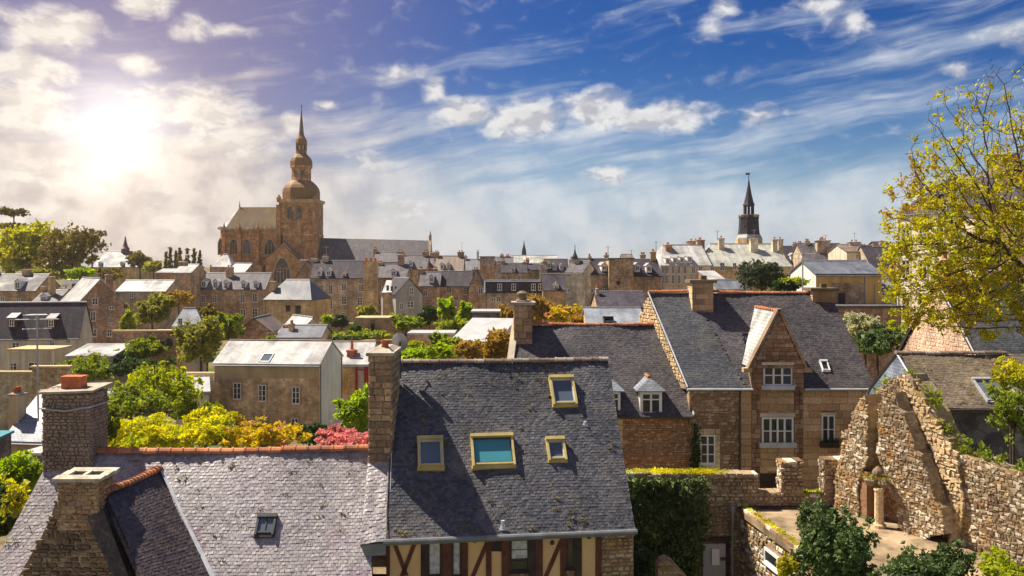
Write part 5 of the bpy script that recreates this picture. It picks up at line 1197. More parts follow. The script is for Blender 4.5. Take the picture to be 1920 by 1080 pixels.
# ------------------------------------------------------------------ two slate houses on the right edge
def house_g():
    q = (P(1752, 766, 34.6), P(2050, 766, 34.6), P(2010, 664, 37.6), P(1688, 664, 37.6)); eL, eR, rR, rL = q
    root = thing('slate_house', 'house with brownish slate roof and bluish slate-hung gable behind the ruin', 'house', (19, 38, -13.2), 'houses on the right edge')
    under(q, root, 'slate_far_brown'); part('slates', slates(q, .11, .15, 'slate_brown', 'slates', off_of(root), 101, .04), None, root, kind='stuff'); roof_moss(root, q, 110, 17)
    w = MB(); w.slab([(eL.x, 34.8, -13.4), (eR.x, 34.8, -13.4), (eR.x, 40.6, -13.4), (eL.x, 40.6, -13.4)], (0, 0, 13.4 + eL.z - .1)); part('wall', w, 'dark_stone', root)  # dark stone puts the shadow below the eave into the wall colour
    g = MB(); x = eL.x - .02; g.slab([(x, 34.7, -9.5), (x, 34.7, eL.z), (x, 37.6, rL.z - .05), (x, 40.5, eL.z), (x + .0, 40.7, eL.z - .4), (x, 40.7, -9.5)], (-.12, 0, 0)); part('slate_gable', g, 'slate_hung', root)
    vb = MB(); vb.tube([(x - .14, 40.75, -8.2), (x - .14, 40.7, eL.z - .3), (x - .14, 40.4, eL.z), (x - .14, 37.6, rL.z + .03), (x - .14, 34.6, eL.z)], .05, 5); part('verge_board', vb, 'lead', root)
    ridge_tiles(root, rL + Vector((-.2, 0, .03)), P(1885, 664, 37.6) + Vector((0, 0, .04)), 'ridge_dull', .3, .11, .02, 12)
    skylight(root, q, 1866, 733, 62, 38, 'metal_grey', 'glass_sky', .12)
    gt = MB(); gt.tube([eL + Vector((0, -.06, -.05)), eR + Vector((0, -.06, -.05))], .06, 6); part('gutter', gt, 'metal_dark', root)
house_g()
def house_g2():
    x0, ze, zr = 23.75, -6.4, -1.0
    root = thing('slate_house', 'dark-roofed house with pale pinkish lit gable and red ridge behind the big tree', 'house', (30, 50.5, -13.6), 'houses on the right edge')
    q = (Vector((x0 - .1, 44.5, ze)), Vector((40, 44.5, ze)), Vector((40, 50.5, zr)), Vector((x0 - .1, 50.5, zr)))
    under(q, root, 'slate_far_dark'); part('slates', slates(q, .14, .2, 'slate_grey', 'slates', off_of(root), 111, .04), None, root, kind='stuff')
    w = MB(); w.slab([(x0 + .05, 44.8, -13.8), (40, 44.8, -13.8), (40, 56.2, -13.8), (x0 + .05, 56.2, -13.8)], (0, 0, 13.8 + ze - .15)); part('wall', w, 'granite', root)
    h = MB(); h.slab([(x0, 44.7, ze - .1), (x0, 50.5, zr - .1), (x0, 56.3, ze - .1)], (.3, 0, 0)); gb = part('gable', h, 'brick_wall', root, label='pale pinkish sunlit gable')
    part('stones', rubble((x0, 56.3, 0), -YY, -XX, 0, 11.6, ze, zr, .3, .17, 'gable_pink', 'stones', off_of(root), 112, .02, poly=[(0.1, ze), (11.5, ze), (5.8, zr - .2)], gap=.05), None, gb, kind='stuff')
    v = MB(); v.tube([(x0 - .12, 56.5, ze - .05), (x0 - .12, 50.5, zr + .05), (x0 - .12, 44.4, ze - .05)], .06, 5); part('verge_board', v, 'lead', root)
    ridge_tiles(root, (x0, 50.5, zr + .05), (33, 50.5, zr + .05), 'ridge_clay', .36, .12, .02, 13)
    chimney(root, (x0 + .55, 50.5, -2.2), 1.0, .9, .15, 0, 'granite', 2)
house_g2()

# ------------------------------------------------------------------ houses of the middle distance, left to right
house('town_house', 'dark slate-roofed house with two dormers at the left edge', -60, 148, 105, 636, 569, 705, 5.6, 10, 'x', 'render_cream', 'slate_far_dark', win=[(30, 650, 14, 16), (98, 645, 9, 14), (128, 640, 8, 8), (65, 690, 22, 22), (100, 690, 10, 22), (25, 690, 14, 20)], dorm=[(22, 605, 9, 13), (96, 606, 9, 13)], dkind='shed', dface='timber_red', wmat='paint_white')
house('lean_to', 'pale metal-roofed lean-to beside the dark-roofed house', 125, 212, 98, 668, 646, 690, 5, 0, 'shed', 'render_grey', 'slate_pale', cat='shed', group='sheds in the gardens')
c = P(62, 657, 101); cn_ = thing('canopy', 'long flat canopy along the front of the dark-roofed left house', 'canopy', (c.x, c.y, c.z - 2.4), 'sheds in the gardens')
mb = MB(); mb.box((c.x, 102.5, c.z), (5.2, 4.4, .22)); part('canopy_roof', mb, 'stone_gold', cn_)
for k in (-2.4, -.8, .9, 2.4): mb = MB(); mb.box((c.x + k, 100.6, c.z - 2.9), (.35 if k in (-.8, .9) else .2, .3, 2.9)); part('post', mb, 'render_cream', cn_)
house('town_house', 'brown house with one wide white dormer behind the dark roof at far left', -30, 66, 150, 546, 516, 590, 9, 0, 'x', 'granite', 'slate_far', win=[(5, 560, 8, 10), (35, 566, 9, 12)], dorm=[(33, 535, 9, 11)], chim=[(50, 505, 14)])
house('town_house', 'low house with small lit gabled dormer below an orange chimney', 62, 106, 140, 566, 546, 600, 7, 0, 'x', 'granite_grey', 'slate_far', dorm=[(82, 561, 10, 8)], chim=[(97, 518, 11, .3)], potn=1, cm='granite_gold')
house('town_house', 'narrow house with purple slate roof beside the brown gable', 104, 160, 148, 552, 527, 600, 8, 0, 'x', 'granite', 'slate_far_dark', chim=[(124, 540, 16, .1)], potn=1)
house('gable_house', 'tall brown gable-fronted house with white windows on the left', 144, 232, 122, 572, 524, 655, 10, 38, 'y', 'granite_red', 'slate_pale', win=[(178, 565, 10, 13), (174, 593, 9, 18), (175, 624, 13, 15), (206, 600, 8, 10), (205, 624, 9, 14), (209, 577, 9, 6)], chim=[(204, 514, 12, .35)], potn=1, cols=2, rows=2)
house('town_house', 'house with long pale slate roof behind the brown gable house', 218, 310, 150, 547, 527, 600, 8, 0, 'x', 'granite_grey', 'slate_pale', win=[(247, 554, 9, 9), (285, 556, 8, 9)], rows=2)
house('chapel', 'low chapel with hipped bluish slate roof and small pointed belfry', 168, 258, 258, 501, 472, 530, 14, 0, 'x', 'granite_gold', 'slate_far_blue', dorm=[(187, 496, 4, 4), (228, 496, 4, 4), (247, 496, 4, 4)], hip=(.14, .14), cat='chapel')
ch = [o for o in COL.objects if o.name == 'chapel'][0]; c = P(235, 472, 265); mb = MB(); s = 265 / F
mb.box((c.x, c.y, c.z - 1.5), (11 * s, 11 * s, 5 * s + 1.5)); mb.lathe((c.x, c.y, c.z + 5 * s), [(9 * s, 0), (5 * s, 5 * s), (2.5 * s, 14 * s), (.1, 24 * s)], 8); part('belfry', mb, 'slate_far_brown', ch)
house('tower_house', 'blunt stone gable tower with a big chimney among the left roofs', 326, 358, 165, 512, 497, 560, 8, 0, 'x', 'granite', 'slate_pale', chim=[(342, 490, 14, .5, 1.2)])
house('town_house', 'small brown house with a thin white roof edge near the cypresses', 292, 328, 170, 512, 506, 560, 7, 0, 'x', 'granite_red', 'slate_pale')
house('terrace_house', 'long stone terrace house with a row of small dormers below the church', 358, 497, 170, 543, 513, 628, 9, 0, 'x', 'granite', 'slate_far', win=[(381, 560, 8, 14), (403, 560, 8, 14), (455, 560, 9, 16), (478, 558, 9, 17), (381, 588, 8, 12), (403, 590, 8, 14), (456, 588, 10, 17), (478, 587, 10, 18)],
      dorm=[(382, 533, 7, 10), (404, 534, 7, 10), (424, 535, 7, 10), (457, 536, 7, 10), (480, 536, 7, 10)], chim=[(431, 500, 13, .4)], droof='slate_pale')
house('tower_house', 'little square tower with pale hipped roof in front of the choir', 396, 436, 190, 500, 478, 540, 5, 0, 'x', 'granite', 'slate_pale', hip=(.4, .4), win=[(405, 505, 6, 6), (425, 505, 6, 6)], rows=1)
house('gable_house', 'small gabled house with white lit roof side below the church transept', 456, 490, 180, 515, 495, 560, 9, 38, 'y', 'granite_red', 'slate_pale', chim=[(472, 505, 20, .1, .9)])
house('corner_house', 'ochre corner house with hipped slate roof and tall golden chimney', 494, 585, 148, 562, 526, 618, 9, -8, 'x', 'granite_gold', 'slate_far_blue', win=[(540, 578, 8, 11), (559, 580, 10, 14)], chim=[(512, 527, 10, .25, 1.0)], hip=(.25, .25), wmat='timber_dark', potn=1, cm='granite_gold')
house('tall_house', 'tall grey stone house with two rows of narrow white windows', 583, 690, 165, 522, 490, 620, 9, 4, 'x', 'granite_grey', 'slate_far_dark', win=[(602, 543, 8, 17), (620, 543, 7, 18), (645, 538, 9, 14), (677, 540, 9, 14), (602, 571, 7, 17), (620, 571, 7, 17), (645, 563, 9, 16), (675, 565, 10, 15), (601, 598, 9, 14), (643, 592, 9, 12)], dorm=[(598, 512, 7, 7), (616, 512, 7, 7), (645, 516, 6, 5)], chim=[(589, 484, 14), (610, 480, 12)])
house('gable_house', 'brown stone gable with steep coping in front of the church', 550, 602, 175, 528, 490, 600, 8, 0, 'y', 'granite', 'slate_far', chim=[(570, 487, 18, .5, .9)])
c = P(695, 592, 160); r = thing('chimney_tower', 'massive golden stone chimney stack rising above the tall grey house', 'chimney', (c.x, c.y, gz(c.x, c.y) - .3), 'houses of the old town')
mb = MB(); zt = P(0, 494, 160).z; mb.box((c.x, c.y, gz(c.x, c.y) - .3), (2.45, 1.6, zt - gz(c.x, c.y) + .3)); mb.box((c.x, c.y, zt), (2.7, 1.8, .35)); s_ = part('stack', mb, 'granite_gold', r)
for k in range(3): pot(s_, (c.x - .8 + k * .8, c.y, zt + .33), .24, .6)
house('town_house', 'narrow slate house with dormer right of the massive chimney', 706, 762, 172, 521, 497, 610, 8, 0, 'x', 'granite', 'slate_far', win=[(711, 540, 8, 12), (710, 566, 8, 12), (735, 538, 7, 10)], dorm=[(738, 513, 8, 8)], chim=[(714, 492, 8), (752, 477, 12)])
house('gable_house', 'grey rendered gable house with white verge and attic window', 742, 792, 150, 552, 523, 602, 7, 28, 'y', 'render_grey', 'slate_far_dark', win=[(771, 546, 9, 14), (769, 571, 14, 12), (753, 574, 8, 12)], rows=2)
house('garden_house', 'dark-glazed lean-to annex with pale roof beside the grey gable', 718, 748, 152, 549, 527, 600, 5, 0, 'shed', 'granite_gold', 'slate_pale', win=[(727, 540, 5, 10), (735, 541, 5, 10), (742, 541, 4, 9)], cols=1, rows=1)
house('white_shed', 'small white-roofed gable shed behind the pale-roofed house', 560, 613, 108, 628, 597, 650, 6, 36, 'y', 'render_cream', 'slate_pale', cat='shed', group='sheds in the gardens')
house('brick_shed', 'flat brick garden building with a narrow slit door', 668, 727, 115, 598, 597, 632, 4, 0, 'flat', 'brick_wall', 'stone_gold', win=[(699, 612, 4, 22)], cols=1, rows=1, wmat='timber_dark', cat='shed', group='sheds in the gardens')
house('low_house', 'low slate-roofed house with chimney stubs half hidden by the pale roof', 520, 602, 100, 634, 612, 660, 6, 0, 'x', 'granite_gold', 'slate_far_blue', chim=[(547, 606, 9, .3), (535, 616, 14, .4)])
house('garden_house', 'dusky rounded-gable outhouse left of the low slate house', 445, 508, 120, 622, 598, 650, 8, 0, 'y', 'granite_red', 'slate_far_brown', cat='shed', group='sheds in the gardens')
house('cottage', 'little hipped cottage with pale lit roof side behind the willow', 322, 382, 112, 612, 580, 640, 6, 15, 'x', 'render_grey', 'slate_blue_lit', win=[(338, 603, 8, 12)], hip=(.3, .3))
house('pale_house', 'two-storey tan house with very pale slate roof and white gable end', 402, 599, 85, 682, 641, 830, 7.6, -5, 'x', 'render_tan', 'slate_pale', win=[(445, 733, 15, 31), (492, 737, 15, 31), (555, 741, 15, 32), (445, 790, 14, 20), (491, 795, 14, 26), (553, 797, 14, 26)], gmat='render_white', sur='brick_wall', ridge='ridge_dull', rows=3)
ph = COL.objects['pale_house']; inf = root_info['pale_house']
mb = MB(); p0 = inf['pt'](inf['W'] + .04, .25, 0); mb.tube([(p0.x, p0.y, inf['ze']), (p0.x, p0.y, inf['zb'])], .07, 6); part('drainpipe', mb, 'lead', ph)
mb = MB(); p0 = inf['pt'](inf['W'] + .04, inf['dep'] - .2, 0); mb.tube([(p0.x, p0.y, inf['ze']), (p0.x, p0.y, inf['zb'])], .07, 6); part('drainpipe', mb, 'lead', ph)
pt = inf['pt']; q = (pt(0, -.2, inf['ze'] + .1), pt(inf['W'], -.2, inf['ze'] + .1), pt(inf['W'], inf['dep'] / 2, inf['zr'] + .15), pt(0, inf['dep'] / 2, inf['zr'] + .15)); skylight(ph, q, 500, 671, 20, 14, 'paint_white', 'glass_sky', .08)
lw = MB(); q0, q1 = inf['b'] * -.004, inf['zb']; zt_ = inf['ze'] - 1.3
lw.slab([pt(0, 0, q1) + q0, pt(inf['W'], 0, q1) + q0, pt(inf['W'], 0, zt_) + q0, pt(0, 0, zt_) + q0], inf['b'] * -.004); part('lower_wall', lw, 'render_brown', ph)
house('red_house', 'small house with red-painted timber frame and pale roof', 612, 692, 93, 684, 643, 745, 8, 0, 'x', 'render_cream', 'slate_pale', ridge='ridge_dull')
rh = COL.objects['red_house']; inf = root_info['red_house']
for x0, x1, y0, y1, nm in ((667, 671, 684, 745, 'timber_post'), (683, 692, 684, 730, 'timber_post'), (612, 692, 682, 685, 'timber_beam_or_recess'), (671, 683, 692, 694, 'timber_beam_or_recess')):
    (ta, za), (tb, zb) = hit(x0, y1, inf['A'], inf['u']), hit(x1, y0, inf['A'], inf['u']); m = MB(); m.slab([(inf['A'].x + ta, 92.9, za), (inf['A'].x + tb, 92.9, za), (inf['A'].x + tb, 92.9, zb), (inf['A'].x + ta, 92.9, zb)], (0, .08, 0)); part(nm, m, 'paint_red', rh)
m = MB(); (ta, za), (tb, zb) = hit(642, 740, inf['A'], inf['u']), hit(666, 686, inf['A'], inf['u']); m.slab([(inf['A'].x + ta, 92.95, za), (inf['A'].x + tb, 92.95, za), (inf['A'].x + tb, 92.95, zb), (inf['A'].x + ta, 92.95, zb)], (0, .04, 0)); part('stone_panel', m, 'granite_gold', rh)
c = P(660, 672, 94.5); chimney(rh, (c.x, c.y, c.z - .3), .95, .8, P(0, 655, 94.5).z, 0, 'brick_red', 1, 'brick_red', 'terracotta', .95)

# middle: rows above the sheds
house('town_house', 'stone house with plain slate roof and big chimney behind the shrubs', 786, 824, 160, 537, 512, 605, 8, 0, 'x', 'granite', 'slate_far', win=[(798, 550, 7, 10)], chim=[(816, 503, 9, .6)], dorm=[(809, 524, 6, 8)])
house('town_house', 'slate-roofed house with a red window left of the black-fronted house', 820, 884, 162, 537, 510, 605, 8, 0, 'x', 'granite', 'slate_far_dark', win=[(842, 543, 9, 12), (874, 545, 9, 14), (855, 560, 10, 8)], wmat='stone_pale')
house('gable_house', 'blank brown party-wall gable beside the black-fronted house', 879, 908, 160, 540, 507, 605, 8, 0, 'y', 'granite', 'slate_far', win=[(901, 546, 8, 12)], chim=[(892, 504, 12, .3)])
house('attic_house', 'wide house with black slate attic storey and white dormer windows', 908, 1022, 150, 549, 527, 600, 8, 0, 'x', 'granite_grey', 'slate_far_blue', win=[(925, 561, 8, 8), (935, 561, 8, 10), (1000, 562, 8, 10)], chim=[(935, 493, 8, .8), (1017, 495, 9, .7)])
ah = COL.objects['attic_house']; inf = root_info['attic_house']; m = MB(); (ta, za), (tb, zb) = hit(910, 549, inf['A'], inf['u']), hit(1021, 528, inf['A'], inf['u'])
m.slab([(inf['A'].x + ta, 149.7, za), (inf['A'].x + tb, 149.7, za), (inf['A'].x + tb, 149.95, zb), (inf['A'].x + ta, 149.95, zb)], (0, -.25, 0)); part('attic_front', m, 'slate_far_dark', ah)
for px in (937, 963, 1000, 1013): t, z = hit(px, 538, inf['A'], inf['u']); window(ah, (inf['A'].x + t, 149.42, z), 0, .75, 1.1, 2, 2)
house('town_house', 'purple slate roof with one pale dormer left of the turret house', 1018, 1066, 146, 545, 515, 605, 8, 0, 'x', 'granite', 'slate_far_dark', dorm=[(1043, 540, 7, 9)])
house('turret_house', 'tall stone house with two dormers and lit corner gable', 1090, 1146, 130, 515, 487, 612, 9, 6, 'x', 'granite_grey', 'slate_far_dark', win=[(1112, 545, 9, 9), (1133, 545, 8, 9)], dorm=[(1100, 502, 7, 7), (1133, 502, 7, 7)], chim=[(1105, 480, 6)])
house('turret_house', 'narrow lit stone gable tower with a pointed black turret cap', 1060, 1092, 128, 512, 492, 612, 6, -25, 'x', 'granite_pale', 'slate_far', win=[(1068, 514, 5, 9), (1067, 545, 4, 8)], chim=[(1082, 483, 13, .5, 1.3, 0)])
c = P(1078, 486, 130); m = MB(); s = 130 / F; m.lathe((c.x, c.y, c.z), [(6 * s, 0), (5 * s, 5 * s), (2 * s, 12 * s), (.6 * s, 20 * s), (.05, 27 * s)], 8); part('turret_cap', m, 'metal_dark', COL.objects['turret_house.001'])
house('blank_house', 'large blank stone wall with flat top right of the turret house', 1142, 1188, 129, 486, 485, 612, 8, 0, 'flat', 'granite', 'slate_far', win=[(1159, 530, 4, 4)], cols=1, rows=1, wmat='timber_dark')
house('town_house', 'stone house with two lit dormers right of the blank wall', 1184, 1240, 133, 518, 488, 612, 9, 0, 'x', 'granite', 'slate_far_dark', dorm=[(1195, 503, 7, 8), (1217, 504, 7, 8)], chim=[(1224, 471, 10, .5, 1.2), (1205, 477, 10, .6)])
house('slate_house', 'low house with smooth blue-grey slate roof between the chimneys', 1104, 1212, 78, 622, 580, 660, 9, 0, 'x', 'granite_gold', 'slate_blue_lit')
sh = [o for o in COL.objects if o.get('label', '').startswith('low house with smooth')][0]; inf = root_info[sh.name]; pt = inf['pt']
q = (pt(0, -.2, inf['ze'] + .1), pt(inf['W'], -.2, inf['ze'] + .1), pt(inf['W'], inf['dep'] / 2, inf['zr'] + .17), pt(0, inf['dep'] / 2, inf['zr'] + .17)); skylight(sh, q, 1141, 604, 20, 8, 'metal_dark', 'solar', .3)
house('slate_house', 'dark slate roof with deep shadow above the blue-grey roof', 1122, 1215, 100, 578, 549, 620, 9, 0, 'x', 'granite', 'slate_far_dark', chim=[(1120, 540, 6, .4, .8)])
# far skyline between the church and the turret house
SKY = [(700, 752, 215, 492, 474, 'granite', 'slate_far', [(750, 471, 11)], []), (752, 800, 210, 505, 480, 'granite', 'slate_far', [(757, 479, 9)], [(770, 495, 5, 6)]),
       (798, 818, 215, 500, 481, 'granite', 'slate_far', [(811, 474, 9)], []), (816, 868, 205, 508, 481, 'granite', 'slate_far_brown', [(864, 472, 12)], [(829, 500, 5, 7), (841, 500, 5, 7)]),
       (868, 902, 215, 507, 487, 'render_cream', 'slate_far_blue', [(896, 472, 4)], []), (900, 926, 200, 482, 480, 'granite', 'slate_far', [], []), (924, 962, 215, 497, 483, 'granite', 'slate_far', [(941, 478, 7), (952, 479, 8)], [(925, 493, 5, 6)]),
       (940, 988, 185, 512, 495, 'granite', 'slate_far_dark', [(985, 491, 10)], [(962, 506, 6, 6)]), (986, 1026, 190, 507, 496, 'granite', 'slate_far_dark', [(1022, 489, 9)], []),
       (1022, 1066, 195, 510, 487, 'granite', 'slate_far_dark', [], [(1030, 498, 5, 7), (1040, 501, 5, 7), (1053, 502, 5, 7)]), (1170, 1190, 190, 492, 478, 'granite', 'slate_far_brown', [], [])]
LBL = ['grey slate roof peeping out just right of the nave gable', 'slate house with small dormer below the nave gable', 'narrow slate house with stout chimney on the far skyline', 'brownish slate roof with two dormers and broad end chimney', 'small pale-fronted far house with one thin dark chimney', 'flat-topped brown block on the far skyline', 'far slate house with two chimneys in the middle of its ridge', 'dark slate roof in front of the long pale roof', 'short dark roof with end chimney under the long pale roof', 'far dark roof with a cluster of three white dormers', 'brown far roof above the blank stone wall']
for (x0, x1, d, ye, yr, w, rf, chs, dm), lb in zip(SKY, LBL):
    house('town_house', lb, x0, x1, d, ye, yr, ye + 60, 9, 0, 'flat' if x0 == 900 else 'x', w, rf, chim=chs, dorm=dm, win=[(x0 + (x1 - x0) * .3, ye + 9, 5, 9), (x0 + (x1 - x0) * .7, ye + 9, 5, 9)], group='houses on the far skyline', rows=2)
house('long_house', 'long low pale roof on the skyline below the tiny spire', 958, 1048, 260, 494, 480, 520, 12, 0, 'x', 'granite_pale', 'slate_pale_green', group='houses on the far skyline')
# right-hand skyline
house('mansion', 'pale mansion wing with long bright slate roof and rows of tall windows', 1238, 1333, 150, 498, 461, 575, 11, 6, 'x', 'granite_pale', 'slate_pale', win=[(x, y, 6, h) for x in (1243, 1251, 1262, 1273, 1284) for y, h in ((506, 13), (524, 16))] + [(1300, 506, 7, 13), (1313, 506, 7, 13)], chim=[(1252, 458, 12, .4, 1.4), (1300, 451, 22, .7, 1.2), (1328, 449, 14, .6, 1.4)], dorm=[(1252, 490, 3, 7), (1266, 489, 3, 7), (1279, 488, 3, 7), (1293, 487, 3, 7)], hip=(.22, 0), sur='stone_pale', cm='granite_red', dkind='shed')
house('mansion', 'hipped grey-green slate mansion block with four tall chimneys below the clock tower', 1318, 1486, 152, 500, 459, 575, 13, 0, 'x', 'granite_gold', 'slate_pale_green', win=[(1322, 507, 7, 12), (1336, 507, 7, 12), (1354, 500, 9, 15), (1377, 499, 7, 12)], chim=[(1352, 446, 10, .4, 1.0), (1413, 447, 14, .35, 1.2), (1452, 448, 9, .35, 1.0), (1472, 448, 9, .6, 1.0)], hip=(.17, .1), cm='granite_pale', potn=1)
house('annex', 'small lean-to with lit pale roof beside the mansion', 1333, 1362, 140, 527, 509, 560, 5, 10, 'shed', 'granite_red', 'slate_pale', cat='annex')
house('annex', 'low slate roof behind the ashlar house chimney', 1345, 1400, 110, 544, 527, 570, 6, 0, 'x', 'granite_grey', 'slate_far_blue', cat='annex')
house('yellow_house', 'yellow rendered house with slate roof and brown lower wall', 1530, 1653, 86, 515, 492, 600, 8, 0, 'x', 'render_yellow', 'slate_far_blue', gmat='render_white')
yh = COL.objects['yellow_house']; inf = root_info['yellow_house']
def yb(x0, x1, y0, y1, nm, mat, t):
    (ta, za), (tb, zb) = hit(x0, y1, inf['A'], inf['u']), hit(x1, y0, inf['A'], inf['u']); m = MB(); m.slab([(inf['A'].x + ta, 86 - .003, za), (inf['A'].x + tb, 86 - .003, za), (inf['A'].x + tb, 86 - .003, zb), (inf['A'].x + ta, 86 - .003, zb)], (0, -t, 0)); part(nm, m, mat, yh)
yb(1560, 1620, 531, 600, 'lower_wall', 'granite', .08); yb(1571, 1584, 549, 574, 'door', 'timber_dark', .12); yb(1577, 1578, 515, 531, 'joint', 'lead', .03); yb(1620, 1622, 515, 572, 'joint', 'lead', .03); yb(1639, 1640, 533, 572, 'joint', 'lead', .03); yb(1560, 1653, 573, 576, 'ledge', 'stone_pale', .3)
house('garage', 'low brown wall and terrace under the yellow house', 1545, 1690, 82, 577, 576, 640, 5, 0, 'flat', 'granite_red', 'slate_far', cat='terrace')
house('annex', 'small grey slate annex between yellow house and white building', 1651, 1682, 88, 541, 527, 600, 6, 0, 'x', 'render_grey', 'slate_far_blue', cat='annex', win=[(1660, 553, 16, 10)], rows=1)
RS = [(1478, 1512, 165, 492, 463, 'granite', 'slate_far_dark', [(1490, 457, 9)], [(1487, 483, 6, 6)], 'x'), (1510, 1550, 158, 492, 458, 'granite_grey', 'slate_far', [(1551, 450, 24, .3, 1.2)], [], 'x'), (1538, 1590, 165, 490, 458, 'granite', 'slate_far_dark', [(1580, 462, 9)], [], 'x'), (1588, 1636, 150, 473, 460, 'render_cream', 'slate_far_brown', [(1601, 453, 20, .5, 1.2), (1630, 461, 12)], [], 'x'), (1634, 1672, 145, 500, 462, 'granite_grey', 'slate_far_dark', [(1640, 461, 10)], [], 'x'), (1655, 1690, 150, 470, 455, 'granite', 'slate_far_dark', [], [], 'x')]
RL = ['dark-roofed house just right of the clock tower mansion', 'steep lit slate roof with broad twin chimney on the right skyline', 'dark blank-sided slate house on the right skyline', 'cream-walled house with orange chimney on the right skyline', 'steep brown gable-edged dark roof left of the white building', 'low dark far roof hidden behind the tree leaves']
for (x0, x1, d, ye, yr, w, rf, chs, dm, k), lb in zip(RS, RL):
    house('town_house', lb, x0, x1, d, ye, yr, ye + 60, 9, 0, k, w, rf, chim=chs, dorm=dm, win=[(x0 + (x1 - x0) * .4, ye + 8, 5, 8)] if w == 'render_cream' else [], group='houses on the far skyline', rows=2)
house('white_building', 'tall pale stone building of three storeys behind the big tree', 1681, 1830, 125, 402, 338, 640, 11, -60, 'x', 'facade_cream', 'slate_far_dark', hip=(.3, 0), win=[(x, y, 17, h) for x in (1699, 1731, 1763, 1799) for y, h in ((443, 34), (505, 36), (580, 46))], chim=[(1722, 345, 12, .4, .9), (1752, 352, 9, .2, .9)], dorm=[(1735, 385, 12, 22), (1775, 385, 12, 22)], sur='stone_pale', droof='slate_far_dark')
wb = COL.objects['white_building']; inf = root_info['white_building']; m = MB()
for y in (403, 472, 545): (ta, za), (tb, zb) = hit(1679, y + 3, inf['A'], inf['u']), hit(1831, y - 2, inf['A'], inf['u']); m.slab([inf['pt'](ta, 0, za), inf['pt'](tb, 0, za), inf['pt'](tb, 0, zb), inf['pt'](ta, 0, zb)], inf['b'] * -.12)
part('cornice', m, 'facade_cream', wb)
house('brown_building', 'tall brown stone building with big dark chimney behind the big tree', 1834, 2010, 92, 380, 300, 625, 12, -48, 'x', 'granite', 'slate_far_dark', chim=[(1880, 288, 46, .35, 1.4)], win=[(1860, 430, 13, 34), (1905, 430, 13, 34), (1860, 490, 13, 34)])

# ------------------------------------------------------------------ garden sheds and walls of the middle distance
house('white_shed', 'long white membrane shed roof in the gardens beside the gold shrubs', 846, 932, 92, 640, 598, 655, 9, -12, 'shed', 'render_white', 'membrane_white', cat='shed', group='sheds in the gardens')
house('flat_shed', 'white flat-roofed shed with dark opening behind the white membrane roof', 885, 936, 112, 586, 585, 610, 5, 0, 'flat', 'dark_stone', 'membrane_white', cat='shed', group='sheds in the gardens')
house('flat_shed', 'long low flat pinkish roof strip in the gardens', 766, 850, 100, 627, 626, 640, 4, 0, 'flat', 'granite_red', 'membrane_white', cat='shed', group='sheds in the gardens')
house('white_shed', 'white gabled shed roof half hidden by the spring tree', 330, 392, 80, 738, 709, 760, 6, 20, 'x', 'render_cream', 'membrane_white', cat='shed', group='sheds in the gardens')
house('slate_shed', 'dark slate shed roof left of the tan house', 345, 403, 88, 735, 706, 770, 6, 0, 'x', 'granite', 'slate_far_dark', cat='shed', group='sheds in the gardens')
house('slate_shed', 'small slate shed behind the foreground chimney', 172, 222, 66, 762, 735, 790, 5, 10, 'x', 'render_cream', 'slate_blue_lit', cat='shed', group='sheds in the gardens', chim=[(190, 742, 8, .3, .6)])
house('pale_cottage', 'steep pale slate cottage roof at the lower left edge', 10, 84, 52, 826, 738, 860, 6.5, -8, 'x', 'render_tan', 'slate_blue_lit', chim=[(16, 735, 20, .2, .7)], ridge='ridge_dull')
house('teal_hut', 'low hut with teal sheet roof at the left edge', -110, -40, 46, 838, 812, 870, 3, 0, 'shed', 'dark_stone', 'teal_sheet', cat='hut', group='sheds in the gardens')
house('pale_shed', 'lit pale shed roof beside the foreground chimney base', 42, 84, 44, 850, 830, 880, 4, 0, 'shed', 'dark_stone', 'slate_pale', cat='shed', group='sheds in the gardens')
def gwall(label, x0, x1, d, y0, y1, mat='granite_red', rot=0, dep=.5, cap='stone_gold'):
    o = house('garden_wall', label, x0, x1, d, y0, y0, y1, dep, rot, 'flat', mat, cap, cat='wall', group='garden walls'); return o
gwall('tall brown terrace wall behind the willow', 212, 330, 104, 622, 690)
gwall('ivy-topped retaining wall left of the willow', 295, 336, 108, 621, 665, 'granite_red')
gwall('stone garden wall at the left below the dark-roofed house', -20, 62, 84, 700, 740, 'granite_grey')
gwall('square stone wall end under the antenna', 60, 128, 80, 690, 740, 'granite')
gwall('lit garden wall strip under the gold shrubs', 780, 860, 88, 672, 690, 'granite_pale')
gwall('low wall in front of the brick shed', 612, 735, 108, 640, 660, 'granite')
gwall('long terrace wall below the grey stone houses', 590, 800, 135, 608, 640, 'granite_red')
gwall('grey lower wall running left from the tan house', 345, 404, 86.5, 702, 735, 'granite_grey', 0, .4)

